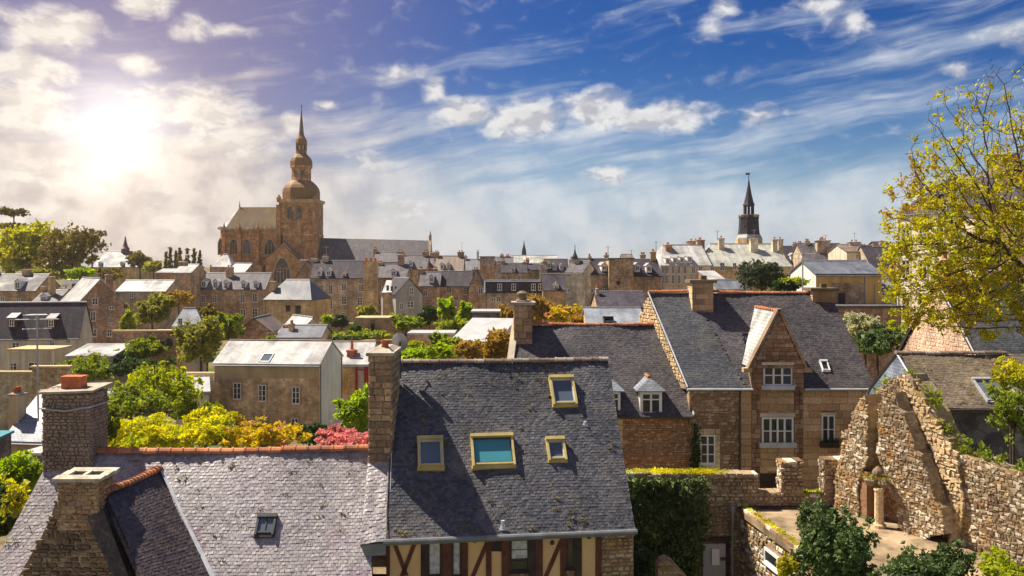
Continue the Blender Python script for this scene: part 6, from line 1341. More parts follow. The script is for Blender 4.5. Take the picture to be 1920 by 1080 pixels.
# ------------------------------------------------------------------ the great church, d = 300
def lancet(mb, c, w, h, mi=0, seg=6, dep=.25):
    """pointed opening slab facing -y, c: bottom centre"""
    pts = [(c[0] - w / 2, c[1], c[2]), (c[0] + w / 2, c[1], c[2])]; s = h - w * .9
    for k in range(seg + 1):
        t = k / seg; pts.append((c[0] + w / 2 - w / 2 * t * (t * .3 + .7), c[1], c[2] + s + w * .9 * math.sin(t * math.pi / 2)))
    for k in range(1, seg + 1):
        t = 1 - k / seg; pts.append((c[0] - w / 2 + w / 2 * t * (t * .3 + .7), c[1], c[2] + s + w * .9 * math.sin(t * math.pi / 2)))
    mb.slab(pts, (0, -dep, 0), mi)
def church():
    D = 300; s = D / F; X = lambda px: (px - 960) * s; ZZ = lambda py: -(py - HZ) * s; base = -11
    root = thing('church', 'great brown stone church with tall domed tower and long slate nave', 'church', (X(560), D, base))
    tw0, tw1 = X(522), X(592); tcx = X(557); tw = tw1 - tw0; ty = D + tw / 2
    # choir with three-sided end
    c0, c1 = X(405), X(530); zc = ZZ(430); cd = 14.5
    pl = [(c0, D + 4.5), (c0 + 3.2, D), (c1, D), (c1, D + cd), (c0 + 3.2, D + cd), (c0, D + cd - 4.5)]
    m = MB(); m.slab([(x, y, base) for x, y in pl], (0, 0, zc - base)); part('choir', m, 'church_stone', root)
    rd0, rd1 = (X(437), D + cd / 2, ZZ(386)), (c1, D + cd / 2, ZZ(386)); e = .5
    r = MB(); ov = [(x, y, zc) for x, y in [(c0 - .3, D + 4.3), (c0 + 3, D - .4), (c1, D - .4), (c1, D + cd + .4), (c0 + 3, D + cd + .4), (c0 - .3, D + cd - 4.3)]]
    r.face([ov[1], ov[2], rd1, rd0]); r.face([ov[3], ov[4], rd0, rd1]); part('choir_roof', r, 'slate_moss', root)
    r = MB(); r.face([ov[0], ov[1], rd0]); r.face([ov[4], ov[5], rd0]); r.face([ov[5], ov[0], rd0]); part('apse_roof', r, 'slate_pale', root)
    m = MB(); m.lathe(rd0, [(.3, 0), (.15, 1), (.05, 2.2)], 6); part('finial', m, 'lead', root)
    # parapet, buttresses, pinnacles
    pr = MB()
    for x0, x1 in ((412, 436), (441, 468), (473, 503), (508, 522)): pr.box(((X(x0) + X(x1)) / 2, D - .25, zc), (X(x1) - X(x0), .4, .9))
    pr.box((X(405) + .2, D + 4, zc), (.4, 5, .8)); part('parapet', pr, 'granite_pale', root)
    for px in (421, 450, 484, 520):
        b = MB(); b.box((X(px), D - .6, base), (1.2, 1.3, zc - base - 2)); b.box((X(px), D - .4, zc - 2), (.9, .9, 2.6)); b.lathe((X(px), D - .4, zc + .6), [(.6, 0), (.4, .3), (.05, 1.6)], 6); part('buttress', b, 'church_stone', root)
    for px, w in ((414, 1.5), (438, 2.4), (463, 2.4), (506, 3.4)):
        o = MB(); lancet(o, (X(px), D - .02, ZZ(478)), w + .5, 5.6, 0, dep=.12); f = part('window', o, 'stone_gold', root)
        g = MB(); lancet(g, (X(px), D - .15, ZZ(476.5)), w, 4.9, 0, dep=.06); part('pane', g, 'glass_dark', f)
        t = MB()
        for k in ((-.17, .17) if w > 1.6 else (0,)): t.box((X(px) + k * w, D - .25, ZZ(476.5)), (.2, .16, 3.9))
        part('tracery', t, 'church_stone', f)
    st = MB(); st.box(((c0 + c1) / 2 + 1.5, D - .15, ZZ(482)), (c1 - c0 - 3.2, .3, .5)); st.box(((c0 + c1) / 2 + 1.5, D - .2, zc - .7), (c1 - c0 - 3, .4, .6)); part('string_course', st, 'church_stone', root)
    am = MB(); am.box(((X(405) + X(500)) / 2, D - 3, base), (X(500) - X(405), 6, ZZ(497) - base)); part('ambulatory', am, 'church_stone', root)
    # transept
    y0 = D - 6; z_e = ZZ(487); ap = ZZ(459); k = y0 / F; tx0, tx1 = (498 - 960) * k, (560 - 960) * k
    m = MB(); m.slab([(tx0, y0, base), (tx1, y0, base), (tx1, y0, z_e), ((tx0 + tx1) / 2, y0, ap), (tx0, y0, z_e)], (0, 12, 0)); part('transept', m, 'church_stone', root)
    r = MB(); mx = (tx0 + tx1) / 2; r.slab([(tx0 - .3, y0 + .4, z_e), (mx, y0 + .4, ap + .1), (mx, y0 + 12, ap + .1), (tx0 - .3, y0 + 12, z_e)], (0, 0, .3)); r.slab([(mx, y0 + .4, ap + .1), (tx1 + .3, y0 + .4, z_e), (tx1 + .3, y0 + 12, z_e), (mx, y0 + 12, ap + .1)], (0, 0, .3)); part('transept_roof', r, 'slate_far_brown', root)
    o = MB(); lancet(o, (mx, y0 - .02, ZZ(530)), 5.8, 8.7, 0, dep=.15); f = part('window', o, 'stone_gold', root)
    g = MB(); lancet(g, (mx, y0 - .18, ZZ(529)), 5.1, 7.9, 0, dep=.06); part('pane', g, 'glass_dark', f)
    t = MB()
    for q in (-.3, -.1, .1, .3): t.box((mx + q * 5.1, y0 - .3, ZZ(529)), (.24, .14, 5.4))
    t.box((mx, y0 - .32, ZZ(529) + 4.4), (4.6, .12, .25))
    for q in (-.25, 0, .25): t.lathe((mx + q * 5.1, y0 - .27, ZZ(529) + 5.1 + (.8 if q == 0 else 0)), [(.55, 0), (.55, .1)], 8)
    part('tracery', t, 'church_stone', f)
    # tower
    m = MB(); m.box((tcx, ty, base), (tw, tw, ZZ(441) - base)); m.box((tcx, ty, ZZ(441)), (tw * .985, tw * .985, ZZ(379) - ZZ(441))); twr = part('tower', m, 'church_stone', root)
    cn = MB(); cn.box((tcx, ty, ZZ(379)), (tw * 1.05, tw * 1.05, .6)); cn.box((tcx, ty, ZZ(379) + .6), (tw * 1.08, tw * 1.08, .4)); cn.box((tcx, ty, ZZ(441)), (tw * 1.02, tw * 1.02, .4)); cn.box((tcx, ty, ZZ(416)), (tw * 1.01, tw * 1.01, .25)); part('cornice', cn, 'granite_gold', twr)
    for px in (544, 560.5, 576):
        if px > 570: continue
        o = MB(); lancet(o, (X(px), D - .08, ZZ(410)), 1.7, 4.1, 0, dep=.1); part('belfry_opening', o, 'dark_stone', twr)
    for sx in (-1, 1):
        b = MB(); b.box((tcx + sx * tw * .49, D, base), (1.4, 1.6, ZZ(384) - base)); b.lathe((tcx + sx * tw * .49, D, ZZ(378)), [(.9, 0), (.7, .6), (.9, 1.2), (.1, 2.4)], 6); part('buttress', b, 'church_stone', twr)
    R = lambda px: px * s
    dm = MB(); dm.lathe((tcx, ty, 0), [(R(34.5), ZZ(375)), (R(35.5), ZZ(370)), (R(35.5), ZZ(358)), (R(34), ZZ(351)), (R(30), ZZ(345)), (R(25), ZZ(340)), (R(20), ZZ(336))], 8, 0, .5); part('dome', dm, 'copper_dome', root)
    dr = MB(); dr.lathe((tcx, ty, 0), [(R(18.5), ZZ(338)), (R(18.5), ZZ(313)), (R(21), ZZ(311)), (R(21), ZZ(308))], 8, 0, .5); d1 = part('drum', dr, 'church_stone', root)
    for q in (-6, 6):
        o = MB(); lancet(o, (tcx + R(q), ty - R(17.3), ZZ(330)), 1.3, 2.4, 0, dep=.12); part('opening', o, 'dark_stone', d1)
    d2 = MB(); d2.lathe((tcx, ty, 0), [(R(21), ZZ(308)), (R(21), ZZ(299)), (R(18.5), ZZ(293)), (R(14), ZZ(288)), (R(11), ZZ(285))], 8, 0, .5); part('dome', d2, 'copper_dome', root)
    ln = MB(); ln.lathe((tcx, ty, 0), [(R(10), ZZ(288)), (R(10), ZZ(277)), (R(10.5), ZZ(277))], 8, 0, .5); ln.lathe((tcx, ty, 0), [(R(10.5), ZZ(267)), (R(11), ZZ(265)), (R(11), ZZ(263)), (R(9.5), ZZ(256)), (R(6), ZZ(250)), (R(4.5), ZZ(246))], 8, 0, .5)
    lt = part('lantern', ln, 'copper_dome', root)
    for j in range(8):
        an = 2 * math.pi * (j + .5) / 8; c = MB(); c.box((tcx + math.cos(an) * R(9), ty + math.sin(an) * R(9), ZZ(277)), (R(2.6), R(2.6), ZZ(267) - ZZ(277)), an); part('pillar', c, 'copper_dome', lt)
    sp = MB(); sp.lathe((tcx, ty, 0), [(R(5.2), ZZ(249)), (R(3.4), ZZ(230)), (R(2.0), ZZ(214)), (R(.8), ZZ(199))], 8, 0, .5); sp2 = part('spire', sp, 'slate_far_brown', root)
    cr = MB(); cr.tube([(tcx, ty, ZZ(201)), (tcx, ty, ZZ(190))], .1, 5); cr.tube([(tcx - .5, ty, ZZ(194)), (tcx + .5, ty, ZZ(194))], .08, 5); part('cross', cr, 'metal_dark', sp2)
    # nave
    n0, n1 = X(590), X(800); zr, ze = ZZ(446), ZZ(498); nd_ = 17
    sl_ = -1.35 # the far end stands a little further back and lower in the picture
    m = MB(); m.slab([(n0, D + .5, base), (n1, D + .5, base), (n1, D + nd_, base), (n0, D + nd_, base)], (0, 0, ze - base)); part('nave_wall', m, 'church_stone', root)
    r = MB(); r.slab([(n0, D, ze), (n1, D, ze), (n1, D + nd_ / 2, zr - .9), (n0, D + nd_ / 2, zr)], (0, -.2, .2)); r.slab([(n1, D + nd_, ze), (n0, D + nd_, ze), (n0, D + nd_ / 2, zr), (n1, D + nd_ / 2, zr - .9)], (0, .2, .2)); part('nave_roof', r, 'slate_far', root)
    g = MB(); g.slab([(n1, D - .3, ze - 1), (n1, D + nd_ / 2, zr + .1), (n1, D + nd_ + .3, ze - 1)], (.8, 0, 0)); g.box((n1 + .4, D + nd_ / 2, zr - .2), (.9, .9, 1.2)); g.lathe((n1 + .4, D + nd_ / 2, zr + 1), [(.5, 0), (.3, .5), (.05, 1.6)], 6); part('west_gable', g, 'granite_grey', root)
church()
def clock_tower():
    D = 220; s = D / F; cx = (1404 - 960) * s; Z_ = lambda py: -(py - HZ) * s; base = -12
    root = thing('clock_tower', 'dark slate clock tower with open lantern and needle spire on the right skyline', 'tower', (cx, D, base)); L = lambda prof, seg=8: [(r * s, Z_(y)) for r, y in prof]
    m = MB(); m.box((cx, D, base), (40 * s, 40 * s, Z_(462) - base)); m.lathe((cx, D, 0), L([(25, 462), (25, 449), (23.5, 447)]), 8, 0, .5); part('base', m, 'granite_gold', root)
    m = MB(); m.lathe((cx, D, 0), L([(24, 446), (20, 438), (19, 430), (18, 412), (18.5, 410), (18.5, 407)]), 8, 0, .5); bd = part('body', m, 'slate_far_dark', root)
    m = MB(); m.lathe((cx, D, 0), L([(25, 449), (24.5, 446), (21, 440)]), 8, 0, .5); part('skirt_roof', m, 'slate_pale_green', root)
    for j in range(8):
        an = 2 * math.pi * (j + .5) / 8; c = MB(); c.box((cx + math.cos(an) * 17.5 * s, D + math.sin(an) * 17.5 * s, Z_(407)), (.35, .35, 4.5 * s), an); part('balustrade_post', c, 'granite_grey', bd)
        an += math.pi / 8; c = MB(); c.box((cx + math.cos(an) * 16.5 * s, D + math.sin(an) * 16.5 * s, Z_(404)), (.25, 12.5 * s, .2), an); part('rail', c, 'granite_grey', bd)
    ln = MB(); ln.lathe((cx, D, 0), L([(11, 407), (11, 402)]), 8, 0, .5); ln.lathe((cx, D, 0), L([(9.5, 387), (10.5, 385), (10.5, 384)]), 8, 0, .5); lt = part('lantern', ln, 'slate_far_dark', root)
    for j in range(8):
        an = 2 * math.pi * (j + .5) / 8; c = MB(); c.box((cx + math.cos(an) * 8.6 * s, D + math.sin(an) * 8.6 * s, Z_(403)), (2.2 * s, 2.2 * s, Z_(386) - Z_(403)), an); part('pillar', c, 'slate_far_dark', lt)
    m = MB(); m.lathe((cx, D, 0), L([(11.5, 385), (9, 380), (6, 368), (3, 352), (1, 338), (.5, 335)]), 8, 0, .5); sp = part('spire', m, 'slate_far_dark', root)
    m = MB(); m.tube([(cx, D, Z_(336)), (cx, D, Z_(326))], .09, 5); m.lathe((cx, D, Z_(328)), [(.05, 0), (.3, .2), (.3, .4), (.05, .6)], 6); m.box((cx - .3, D, Z_(328)), (.9, .06, .5)); part('weather_vane', m, 'metal_dark', sp)
    m = MB(); m.lathe((cx - 3 * s, D - 20 * s, Z_(427)), [(1.1, 0), (1.1, .08)], 12); cf = MB()
    pts = [(cx - 11 * s + math.cos(a) * 3.4 * s, D - 17.2 * s, Z_(424) + math.sin(a) * 3.4 * s) for a in np.linspace(0, 2 * math.pi, 16, endpoint=False)]; cf.slab(pts, (0, -.15, 0)); part('clock_face', cf, 'dark_stone', bd)
clock_tower()
def small_spire(label, px, y0, y1, yb, d, r):
    s = d / F; c = P(px, y0, d); root = thing('belfry_spire', label, 'spire', (c.x, c.y, P(0, yb, d).z)); Z_ = lambda y: P(0, y, d).z
    m = MB(); m.box((c.x, c.y, gz(c.x, c.y) - 1), (r * 1.9 * s, r * 1.9 * s, Z_(yb - 8) - gz(c.x, c.y) + 1)); part('base', m, 'dark_stone', root)
    m = MB(); m.lathe((c.x, c.y, 0), [(r * s, Z_(yb - 8)), (r * .9 * s, Z_(yb - 14)), (r * .3 * s, Z_(y1 + 8)), (.04, Z_(y1))], 8); part('spire', m, 'metal_dark', root)
small_spire('tiny dark needle spire on the middle skyline above the long pale roof', 982.5, 470, 451, 484, 345, 4.5)
for px, yt, yb, d, lb in ((1140, 461, 486, 128, 'thin aerial mast above the blank stone wall'), (1345, 432, 450, 150, 'small aerial on the mansion ridge'), (896, 468, 476, 215, 'tiny aerial on the thin dark chimney'), (1230, 452, 478, 133, 'slim aerial on the house left of the mansion'), (1548, 440, 452, 158, 'short dark flue mast on the twin chimney')):
    b = P(px, yb, d); antenna(lb, (b.x, b.y, b.z), P(px, yt, d).z - b.z, .05, 0, ((P(px, yt, d).z - b.z - .15, 1.0, 5, .7, .6),))
b = P(1505, 552, 56); antenna('tall television mast with aerials beside the right ashlar chimney', (b.x, b.y, b.z), P(1505, 470, 56).z - b.z, .04, 0, ((2.5, 1.5, 8, .5, .15), (2.2, .9, 5, .6, 1.0)))

for px, yt, yb, d, lb in ((191, 498, 520, 122, 'aerial on the chimney of the tall brown gable house'), (431, 482, 502, 170, 'aerial on the chimney of the long terrace house'), (612, 462, 482, 165, 'aerial on the tall grey stone house'), (754, 458, 478, 172, 'aerial on the narrow slate house right of the massive chimney'), (866, 455, 474, 205, 'aerial on the broad end chimney of the brownish far roof'), (1018, 478, 497, 150, 'aerial at the right end of the black-fronted house'), (1184, 468, 488, 129, 'aerial at the right corner of the blank stone wall'), (1414, 430, 449, 152, 'aerial on the tall middle chimney of the mansion'), (1602, 436, 455, 150, 'aerial on the orange chimney of the right skyline'), (525, 508, 528, 148, 'aerial on the ochre corner house'), (510, 622, 645, 88, 'aerial on the ridge of the pale-roofed tan house'), (660, 628, 650, 94.5, 'aerial on the red chimney of the red-framed house')):
    b = P(px, yb + 4, d + .5); antenna(lb, (b.x, b.y, b.z), P(px, yt, d).z - b.z, .035 if d > 100 else .022, 0, ((P(px, yt, d).z - b.z - .12, 1.1, 6, .7, .3 + px % 5 * .4),))

# ------------------------------------------------------------------ trees and shrubs
T = tree
T('spring_tree', 'bright yellow-green broad tree at the far left skyline', 52, 468, 200, 135, 125, 'leaf_sun', 6500, .8, seed=1, lobes=9)
T('cedar', 'olive-brown spreading cedar right of the bright far-left tree', 135, 472, 190, 120, 105, 'leaf_cedar', 4800, .6, seed=2, lobes=9)
T('cedar', 'flat-topped dark cedar crown rising above the far-left tree', 26, 397, 215, 54, 24, 'leaf_cedar', 1100, .6, seed=3, lobes=4, depth=3)
T('cedar', 'lower dark cedar tier at the left frame edge above the spring tree', 12, 424, 214, 120, 14, 'leaf_cedar', 900, .6, seed=4, lobes=5, depth=4)
T('cedar', 'ragged cedar branch tips reaching right toward the chapel', 172, 442, 189, 46, 34, 'leaf_cedar', 700, .5, seed=5, lobes=5, shell=.3)
T('bush', 'small round bright lime bush below the cedar', 152, 515, 150, 52, 34, 'leaf_bright', 1400, .5, seed=6)
T('broadleaf_tree', 'dusky olive tree right of the chapel belfry', 262, 485, 250, 50, 36, 'leaf_cedar', 1300, .7, seed=7)
T('broadleaf_tree', 'low olive tree left of the cypress row', 288, 500, 240, 40, 28, 'leaf_olive', 900, .7, seed=8)
T('dark_tree', 'dark olive thicket under the chapel wall', 208, 515, 200, 50, 34, 'leaf_cedar', 1300, .6, seed=9)
T('dark_tree', 'dark olive thicket below the far-left cedar', 95, 512, 185, 80, 40, 'leaf_olive', 1800, .6, seed=10)
for i, (px, yt, w, lb) in enumerate(((311, 472, 5, 'slim dark cypress, leftmost of the row by the church'), (319, 466, 7, 'stout cypress second in the row by the church'), (330, 470, 6, 'cypress third in the row by the church'), (337, 464, 8, 'tallest cypress in the middle of the row by the church'), (351, 466, 9, 'broad cypress just right of the tallest one'), (364, 467, 5, 'thin cypress second from the right in the row'), (375, 470, 7, 'rightmost cypress next to the church apse'))):
    d = 285; s = d / F; c = P(px, 0, d); zt, zb = P(0, yt, d).z, gz(c.x, d); root = thing('cypress', lb, 'tree', (c.x, d, zb), 'cypresses beside the church'); r = w * s * .75
    rs = np.random.RandomState(i + 50); n = 500; t = rs.uniform(0, 1, n); rad = r * np.clip(np.minimum(t * 6 + .35, (1 - t) * 2.4), 0, 1) * rs.uniform(.6, 1.1, n); an = rs.uniform(0, 6.28, n)
    C = np.stack([c.x + rad * np.cos(an), d + rad * np.sin(an), zb + 1 + (zt - zb - 1) * t], 1); part('crown', leaf_mesh('crown', C, .75, 'leaf_cedar', off_of(root), i), None, root)
    m = MB(); m.tube([(c.x, d, zb - .2), (c.x, d, zb + (zt - zb) * .8)], [.25, .08], 6); part('trunk', m, 'bark', root)
# middle-left gardens
T('rounded_shrub', 'dark round evergreen shrub in front of the terrace house', 285, 585, 128, 72, 78, 'leaf_olive', 3200, .42, seed=20)
T('bare_tree', 'pale tawny bare-twigged tree behind the round evergreen', 335, 563, 140, 62, 46, 'leaf_gold', 1500, .35, seed=21, shell=.2, bark='bark_pale')
T('bush', 'light yellow-green bush left of the round evergreen', 241, 605, 120, 26, 46, 'leaf_spring', 1100, .35, seed=22)
T('willow', 'full light green willow-like tree left of the pale roofed house', 376, 642, 96, 92, 106, 'leaf_olive', 5200, .34, seed=23, lobes=9)
T('dark_tree', 'dark green trees behind the willow', 428, 612, 112, 60, 62, 'leaf_mid', 2200, .4, seed=24)
T('dark_tree', 'golden-green tree top right behind the willow', 388, 590, 118, 50, 40, 'leaf_cedar', 1600, .4, seed=25)
T('bush', 'clump of green bushes under the lean-to roof', 162, 698, 92, 96, 60, 'leaf_mid', 3600, .32, seed=26, lobes=8)
T('hedge', 'ragged green hedge growing up the brown terrace wall', 270, 655, 101, 110, 50, 'leaf_mid', 2600, .34, seed=127, depth=1.5)
T('hedge', 'dark hedge along the terrace wall', 255, 685, 98, 130, 40, 'leaf_dark', 2600, .35, seed=27, depth=2)
T('hedge', 'dark ivy mass hanging on the retaining wall left of the willow', 316, 645, 105, 40, 46, 'leaf_dark', 1500, .32, seed=28, depth=1.5)
T('spring_tree', 'loose bright spring tree in front of the tan house', 300, 728, 66, 150, 120, 'leaf_spring', 4200, .26, seed=29, lobes=12, shell=.25, csize=.12, bark='bark')
T('spring_tree', 'darker leafy part of the garden thicket behind the foreground chimney', 245, 755, 62, 140, 80, 'leaf_mid', 3600, .24, seed=30, lobes=9)
T('spring_tree', 'green shrub against the left corner of the tan house', 375, 770, 68, 90, 60, 'leaf_mid', 2200, .24, seed=31)
T('forsythia', 'brilliant yellow flowering shrub, the left half of the yellow mass', 265, 815, 48, 190, 90, 'leaf_yellow', 8500, .17, cat='shrub', seed=32, lobes=12, bark='bark_pale', csize=.13)
T('forsythia', 'brilliant yellow flowering shrub left of the orange one', 385, 808, 50, 150, 80, 'leaf_yellow', 7000, .17, cat='shrub', seed=33, lobes=12, bark='bark_pale', csize=.13)
T('orange_shrub', 'orange and yellow budding shrub in front of the tan house', 495, 822, 50, 150, 78, 'leaf_orange', 5600, .17, cat='shrub', seed=34, lobes=11, shell=.3, bark='bark_pale', csize=.13)
T('bush', 'dark green bush at the right foot of the tan house', 580, 815, 62, 60, 46, 'leaf_dark', 1800, .22, seed=35)
T('green_tree', 'leafy green tree between the tan house and the stone chimney', 672, 775, 60, 74, 90, 'leaf_bright', 3400, .24, seed=36)
T('pink_maple', 'weeping pink-red maple left of the stone chimney', 645, 832, 44, 120, 56, 'leaf_pink', 5200, .16, cat='tree', seed=37, lobes=9, csize=.13)
T('garden_bush', 'fresh green bush at the left edge below the cottage', 28, 888, 36, 96, 90, 'leaf_bright', 4800, .16, seed=38)
T('dark_tree', 'dark shaded shrub at the lower left edge', 20, 960, 33, 90, 110, 'leaf_dark', 4200, .17, seed=39)
T('thin_shrub', 'sparse yellow-leaved twigs at the lower left edge', 32, 940, 31, 60, 110, 'leaf_bud', 420, .14, seed=40, shell=.2, lobes=7, csize=.2)
T('green_tree', 'green clump behind the foreground chimney', 195, 790, 44, 56, 110, 'leaf_mid', 2600, .18, seed=41)
# middle gardens
for i, (px, py, w, h, d, mt, n, lb) in enumerate((
        (800, 665, 110, 40, 80, 'leaf_bright', 3600, 'vivid green bushes behind the dark slate ridge'), (835, 642, 60, 34, 88, 'leaf_mid', 1600, 'mid green bush right of the satellite dish'), (775, 648, 44, 30, 86, 'leaf_spring', 1300, 'yellow-green bush right above the dish'),
        (885, 655, 64, 56, 76, 'leaf_gold', 2600, 'golden-green shrub left of the tawny bank'), (936, 648, 64, 84, 62, 'leaf_gold', 4200, 'tall tawny golden hedge bank beside the pale chimney'), (955, 590, 56, 50, 118, 'leaf_gold', 1700, 'russet tree top behind the pale chimney'),
        (1010, 580, 80, 60, 110, 'leaf_gold', 2600, 'russet and gold tree right of the pale chimney'), (1055, 592, 60, 40, 100, 'leaf_orange', 1500, 'gold shrub below the turret house'), (1085, 600, 50, 30, 85, 'leaf_gold', 1200, 'small gold bush left of the blue-grey roof'),
        (838, 585, 34, 60, 125, 'leaf_bright', 1500, 'slender bright green tree among the garden shrubs'), (872, 585, 34, 46, 122, 'leaf_bright', 1300, 'second bright green tree near the white flat shed'), (805, 590, 40, 50, 130, 'leaf_dark', 1300, 'dark shrub left of the slender bright tree'),
        (850, 612, 70, 26, 112, 'leaf_mid', 1400, 'low green shrubs in front of the slender tree'), (760, 603, 70, 26, 125, 'leaf_mid', 1600, 'green shrubs below the grey gable house'), (640, 603, 30, 24, 130, 'leaf_dark', 900, 'dark bush left of the brick shed'), (613, 600, 18, 20, 130, 'leaf_bright', 500, 'little lime bush by the tall grey house'),
        (688, 583, 36, 26, 145, 'leaf_olive', 900, 'olive shrub at the foot of the massive chimney'), (675, 628, 120, 18, 111, 'leaf_mid', 2200, 'clipped green hedge in front of the brick shed'), (665, 614, 20, 22, 112, 'leaf_glossy', 500, 'grey-green ball bush by the brick shed'), (755, 612, 24, 26, 104, 'leaf_mid', 600, 'round bush right of the brick shed'),
        (640, 640, 60, 20, 104, 'leaf_dark', 1000, 'dark hedge below the clipped hedge'), (505, 640, 40, 24, 104, 'leaf_mid', 700, 'green shrub behind the pale roof ridge'))):
    T('garden_shrub', lb, px, py, d, w, h, mt, n, .0042 * d, cat='shrub', seed=60 + i, lobes=7)
# right
T('holm_oak', 'round grey-green evergreen tree in front of the mansion', 1428, 518, 88, 92, 68, 'leaf_holm', 5000, .30, seed=90, lobes=9)
T('broadleaf_tree', 'small bright green branch of a tree right of the round evergreen', 1490, 528, 84, 60, 18, 'leaf_spring', 700, .26, seed=91, depth=1.5)
T('dark_tree', 'dark green bush right of the round evergreen', 1472, 535, 84, 50, 30, 'leaf_dark', 1200, .28, seed=92)
T('blossom_shrub', 'pale blossoming shrub under the yellow house', 1622, 612, 70, 80, 60, 'leaf_blossom', 3200, .24, cat='shrub', seed=93)
T('dark_tree', 'dark evergreen shrub below the blossoming shrub', 1645, 640, 66, 90, 60, 'leaf_glossy', 3400, .24, cat='shrub', seed=94)
T('garden_shrub', 'yellow-green shrub at the foot of the white building', 1682, 622, 74, 40, 50, 'leaf_spring', 1200, .24, cat='shrub', seed=95)
T('glossy_shrub', 'tall glossy rounded evergreen shrub in front of the sandy roof terrace', 1566, 1042, 26.2, 158, 190, 'leaf_glossy', 15000, .11, cat='shrub', seed=96, lobes=12, csize=.12, base=-13)
T('glossy_shrub', 'low glossy evergreen shrub at the bottom, right of the rounded one', 1735, 1085, 24.6, 170, 160, 'leaf_glossy', 12000, .11, cat='shrub', seed=97, lobes=11, csize=.12, base=-13)
T('garden_shrub', 'yellow-green shrub at the bottom right corner', 1880, 1080, 23.5, 110, 80, 'leaf_spring', 3000, .10, cat='shrub', seed=98, base=-13)
T('climber', 'small yellow-flowered plant beside the outbuilding window', 1475, 1062, 26.6, 40, 56, 'leaf_bud', 1100, .08, cat='plant', seed=99, base=-13)
T('green_tree', 'leafy green branch mass at the right edge below the brown roof', 1900, 775, 30.5, 110, 140, 'leaf_mid', 2300, .13, seed=100, shell=.3, lobes=9)
T('garden_shrub', 'yellow-green sprays at the right edge above the skylight', 1895, 700, 31.5, 90, 90, 'leaf_bud', 900, .13, seed=101, shell=.25, lobes=7, cat='shrub')
T('dark_tree', 'dark shrub at the foot of the ivy wall', 1190, 1062, 29.5, 60, 60, 'leaf_dark', 1500, .12, seed=102, cat='shrub', base=-13)

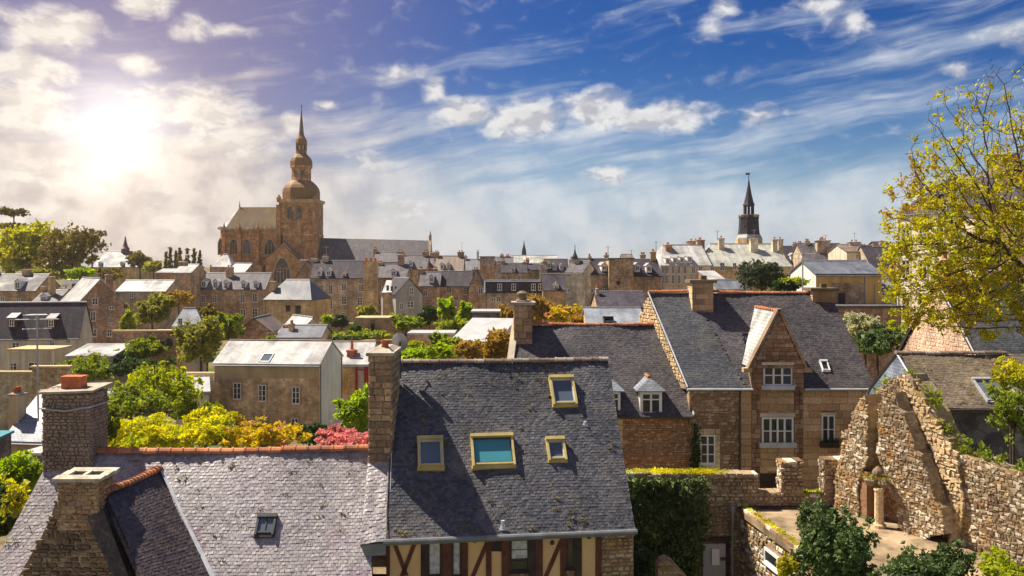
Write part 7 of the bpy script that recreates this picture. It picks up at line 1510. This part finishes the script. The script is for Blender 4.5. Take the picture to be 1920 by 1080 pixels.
def budding_tree():
    """tall tree coming into leaf, grown by space colonisation"""
    rs = np.random.RandomState(5); d0 = 42.5; tx = (1938 - 960) / F * d0; g = gz(tx, d0)
    root = thing('budding_tree', 'tall budding tree with fine dark branches and yellow-green leaves on the right', 'tree', (tx, d0, g))
    N = 5600; lob = [(1905, 330, 210, 235, 1.0), (1800, 430, 150, 170, .6), (1990, 420, 180, 220, .7), (1760, 520, 110, 110, .45), (1840, 560, 140, 80, .4), (1760, 330, 80, 90, .15)]
    A = []
    for px, py, rx, ry, wt in lob:
        k = int(N * wt / 3.3); c = P(px, py, d0); v = rs.normal(size=(k, 3)); v /= np.linalg.norm(v, axis=1)[:, None]; v *= (rs.uniform(0, 1, k) ** .42)[:, None]
        A.append(v * (rx / F * d0, min(rx, 170) / F * d0 * .9, ry / F * d0) + np.array(c))
    A = np.concatenate(A); top = P(0, 690, d0).z; A = A[A[:, 2] > top]
    nodes = [np.array((tx, d0, g + 13 * k / 40.0)) for k in range(41)] ; par = [-1] + list(range(40)); st = .30; kill = .40
    for sgn, ln_ in (((-.7, 0, .7), 8), ((-.5, .4, .8), 8), ((.5, -.3, .8), 8), ((-.3, -.5, .8), 8)):
        p = 38; v = np.array(sgn) / np.linalg.norm(sgn)
        for k in range(ln_): nodes.append(nodes[p] + v * st); par.append(p); p = len(nodes) - 1
    alive = np.ones(len(A), bool); near = np.full(len(A), -1); nd_ = np.full(len(A), 1e9); done = 0
    for it in range(90):
        new = np.array(nodes[done:]);
        if len(new) == 0: break
        D = np.linalg.norm(A[:, None] - new[None], axis=2); j = D.argmin(1); m = D[np.arange(len(A)), j]; upd = m < nd_; nd_[upd] = m[upd]; near[upd] = j[upd] + done; done = len(nodes)
        alive &= nd_ > kill
        if not alive.any(): break
        acc = {}
        for i in np.where(alive & (nd_ < 6.0))[0]:
            k = near[i]
            if k < 30: continue
            v = A[i] - nodes[k]; acc.setdefault(k, []).append(v / np.linalg.norm(v))
        for k, vs in acc.items():
            v = np.mean(vs, 0) + rs.normal(size=3) * .07; v /= max(1e-6, np.linalg.norm(v)); nodes.append(nodes[k] + v * st); par.append(k)
    n = len(nodes); kids = [[] for _ in range(n)]
    for i, p in enumerate(par):
        if p >= 0: kids[p].append(i)
    rad = np.zeros(n); tip = .012
    for i in range(n - 1, -1, -1): rad[i] = (sum(rad[k] ** 2.35 for k in kids[i])) ** (1 / 2.35) if kids[i] else tip
    rad = np.minimum(rad, .3)
    mb = MB(); tips = []
    stack = [0]
    while stack:
        s = stack.pop(); chain = [par[s] if par[s] >= 0 else s, s]; k = s
        while kids[k]:
            big = max(kids[k], key=lambda c: rad[c]); stack += [c for c in kids[k] if c != big]; chain.append(big); k = big
        if len(chain) > 1:
            if chain[0] == chain[1]: chain = chain[1:]
            if len(chain) > 1: mb.tube([nodes[c] for c in chain], [rad[c] if c != chain[0] or c == 0 else min(rad[c], rad[chain[1]]) for c in chain], 5 if rad[chain[1]] > .03 else 3, 0, False)
    part('trunk', mb, 'bark', root)
    nodes = np.array(nodes); tipi = np.array([not k for k in kids]); thin = np.where(((rad < .024) & (rs.uniform(size=n) < .22) | tipi) & (nodes[:, 2] > top))[0]
    pz = HZ - nodes[:, 2] / nodes[:, 1] * F
    low = np.interp(pz[thin], [100, 260, 360, 460, 650], [.35, .55, .85, .95, 1.0]); thin = thin[rs.uniform(size=len(thin)) < low]
    full = np.interp(pz[thin], [100, 300, 420], [.35, .7, 1.0]); k = np.maximum(4, (rs.uniform(12, 34, len(thin)) * full)).astype(int)
    C = np.repeat(nodes[thin], k, 0); C = C + rs.normal(size=C.shape) * .12
    part('crown', leaf_mesh('crown', C, .16, 'leaf_bud', off_of(root), 3), None, root)
budding_tree()

# ------------------------------------------------------------------ haze added in place of the warm lens-flare veil
def haze():
    m = bpy.data.materials.new('haze'); m.use_nodes = True; nt = m.node_tree; nt.nodes.clear(); MAT['haze'] = m
    out = nd(nt, 'OutputMaterial'); v = nd(nt, 'VolumePrincipled'); nt.links.new(v.outputs[0], out.inputs['Volume'])
    v.inputs['Color'].default_value = (1.0, 0.91, 0.80, 1); v.inputs['Density'].default_value = 0.00017; v.inputs['Anisotropy'].default_value = 0.6
    mb = MB(); mb.box((0, 680, -19), (3000, 1560, 75)); o = single('haze', mb, 'haze', 'thin warm haze over the whole town, added for the lens-flare veil', 'haze', (0, 680, -19), kind='stuff')
    m.cycles.homogeneous_volume = True
haze()
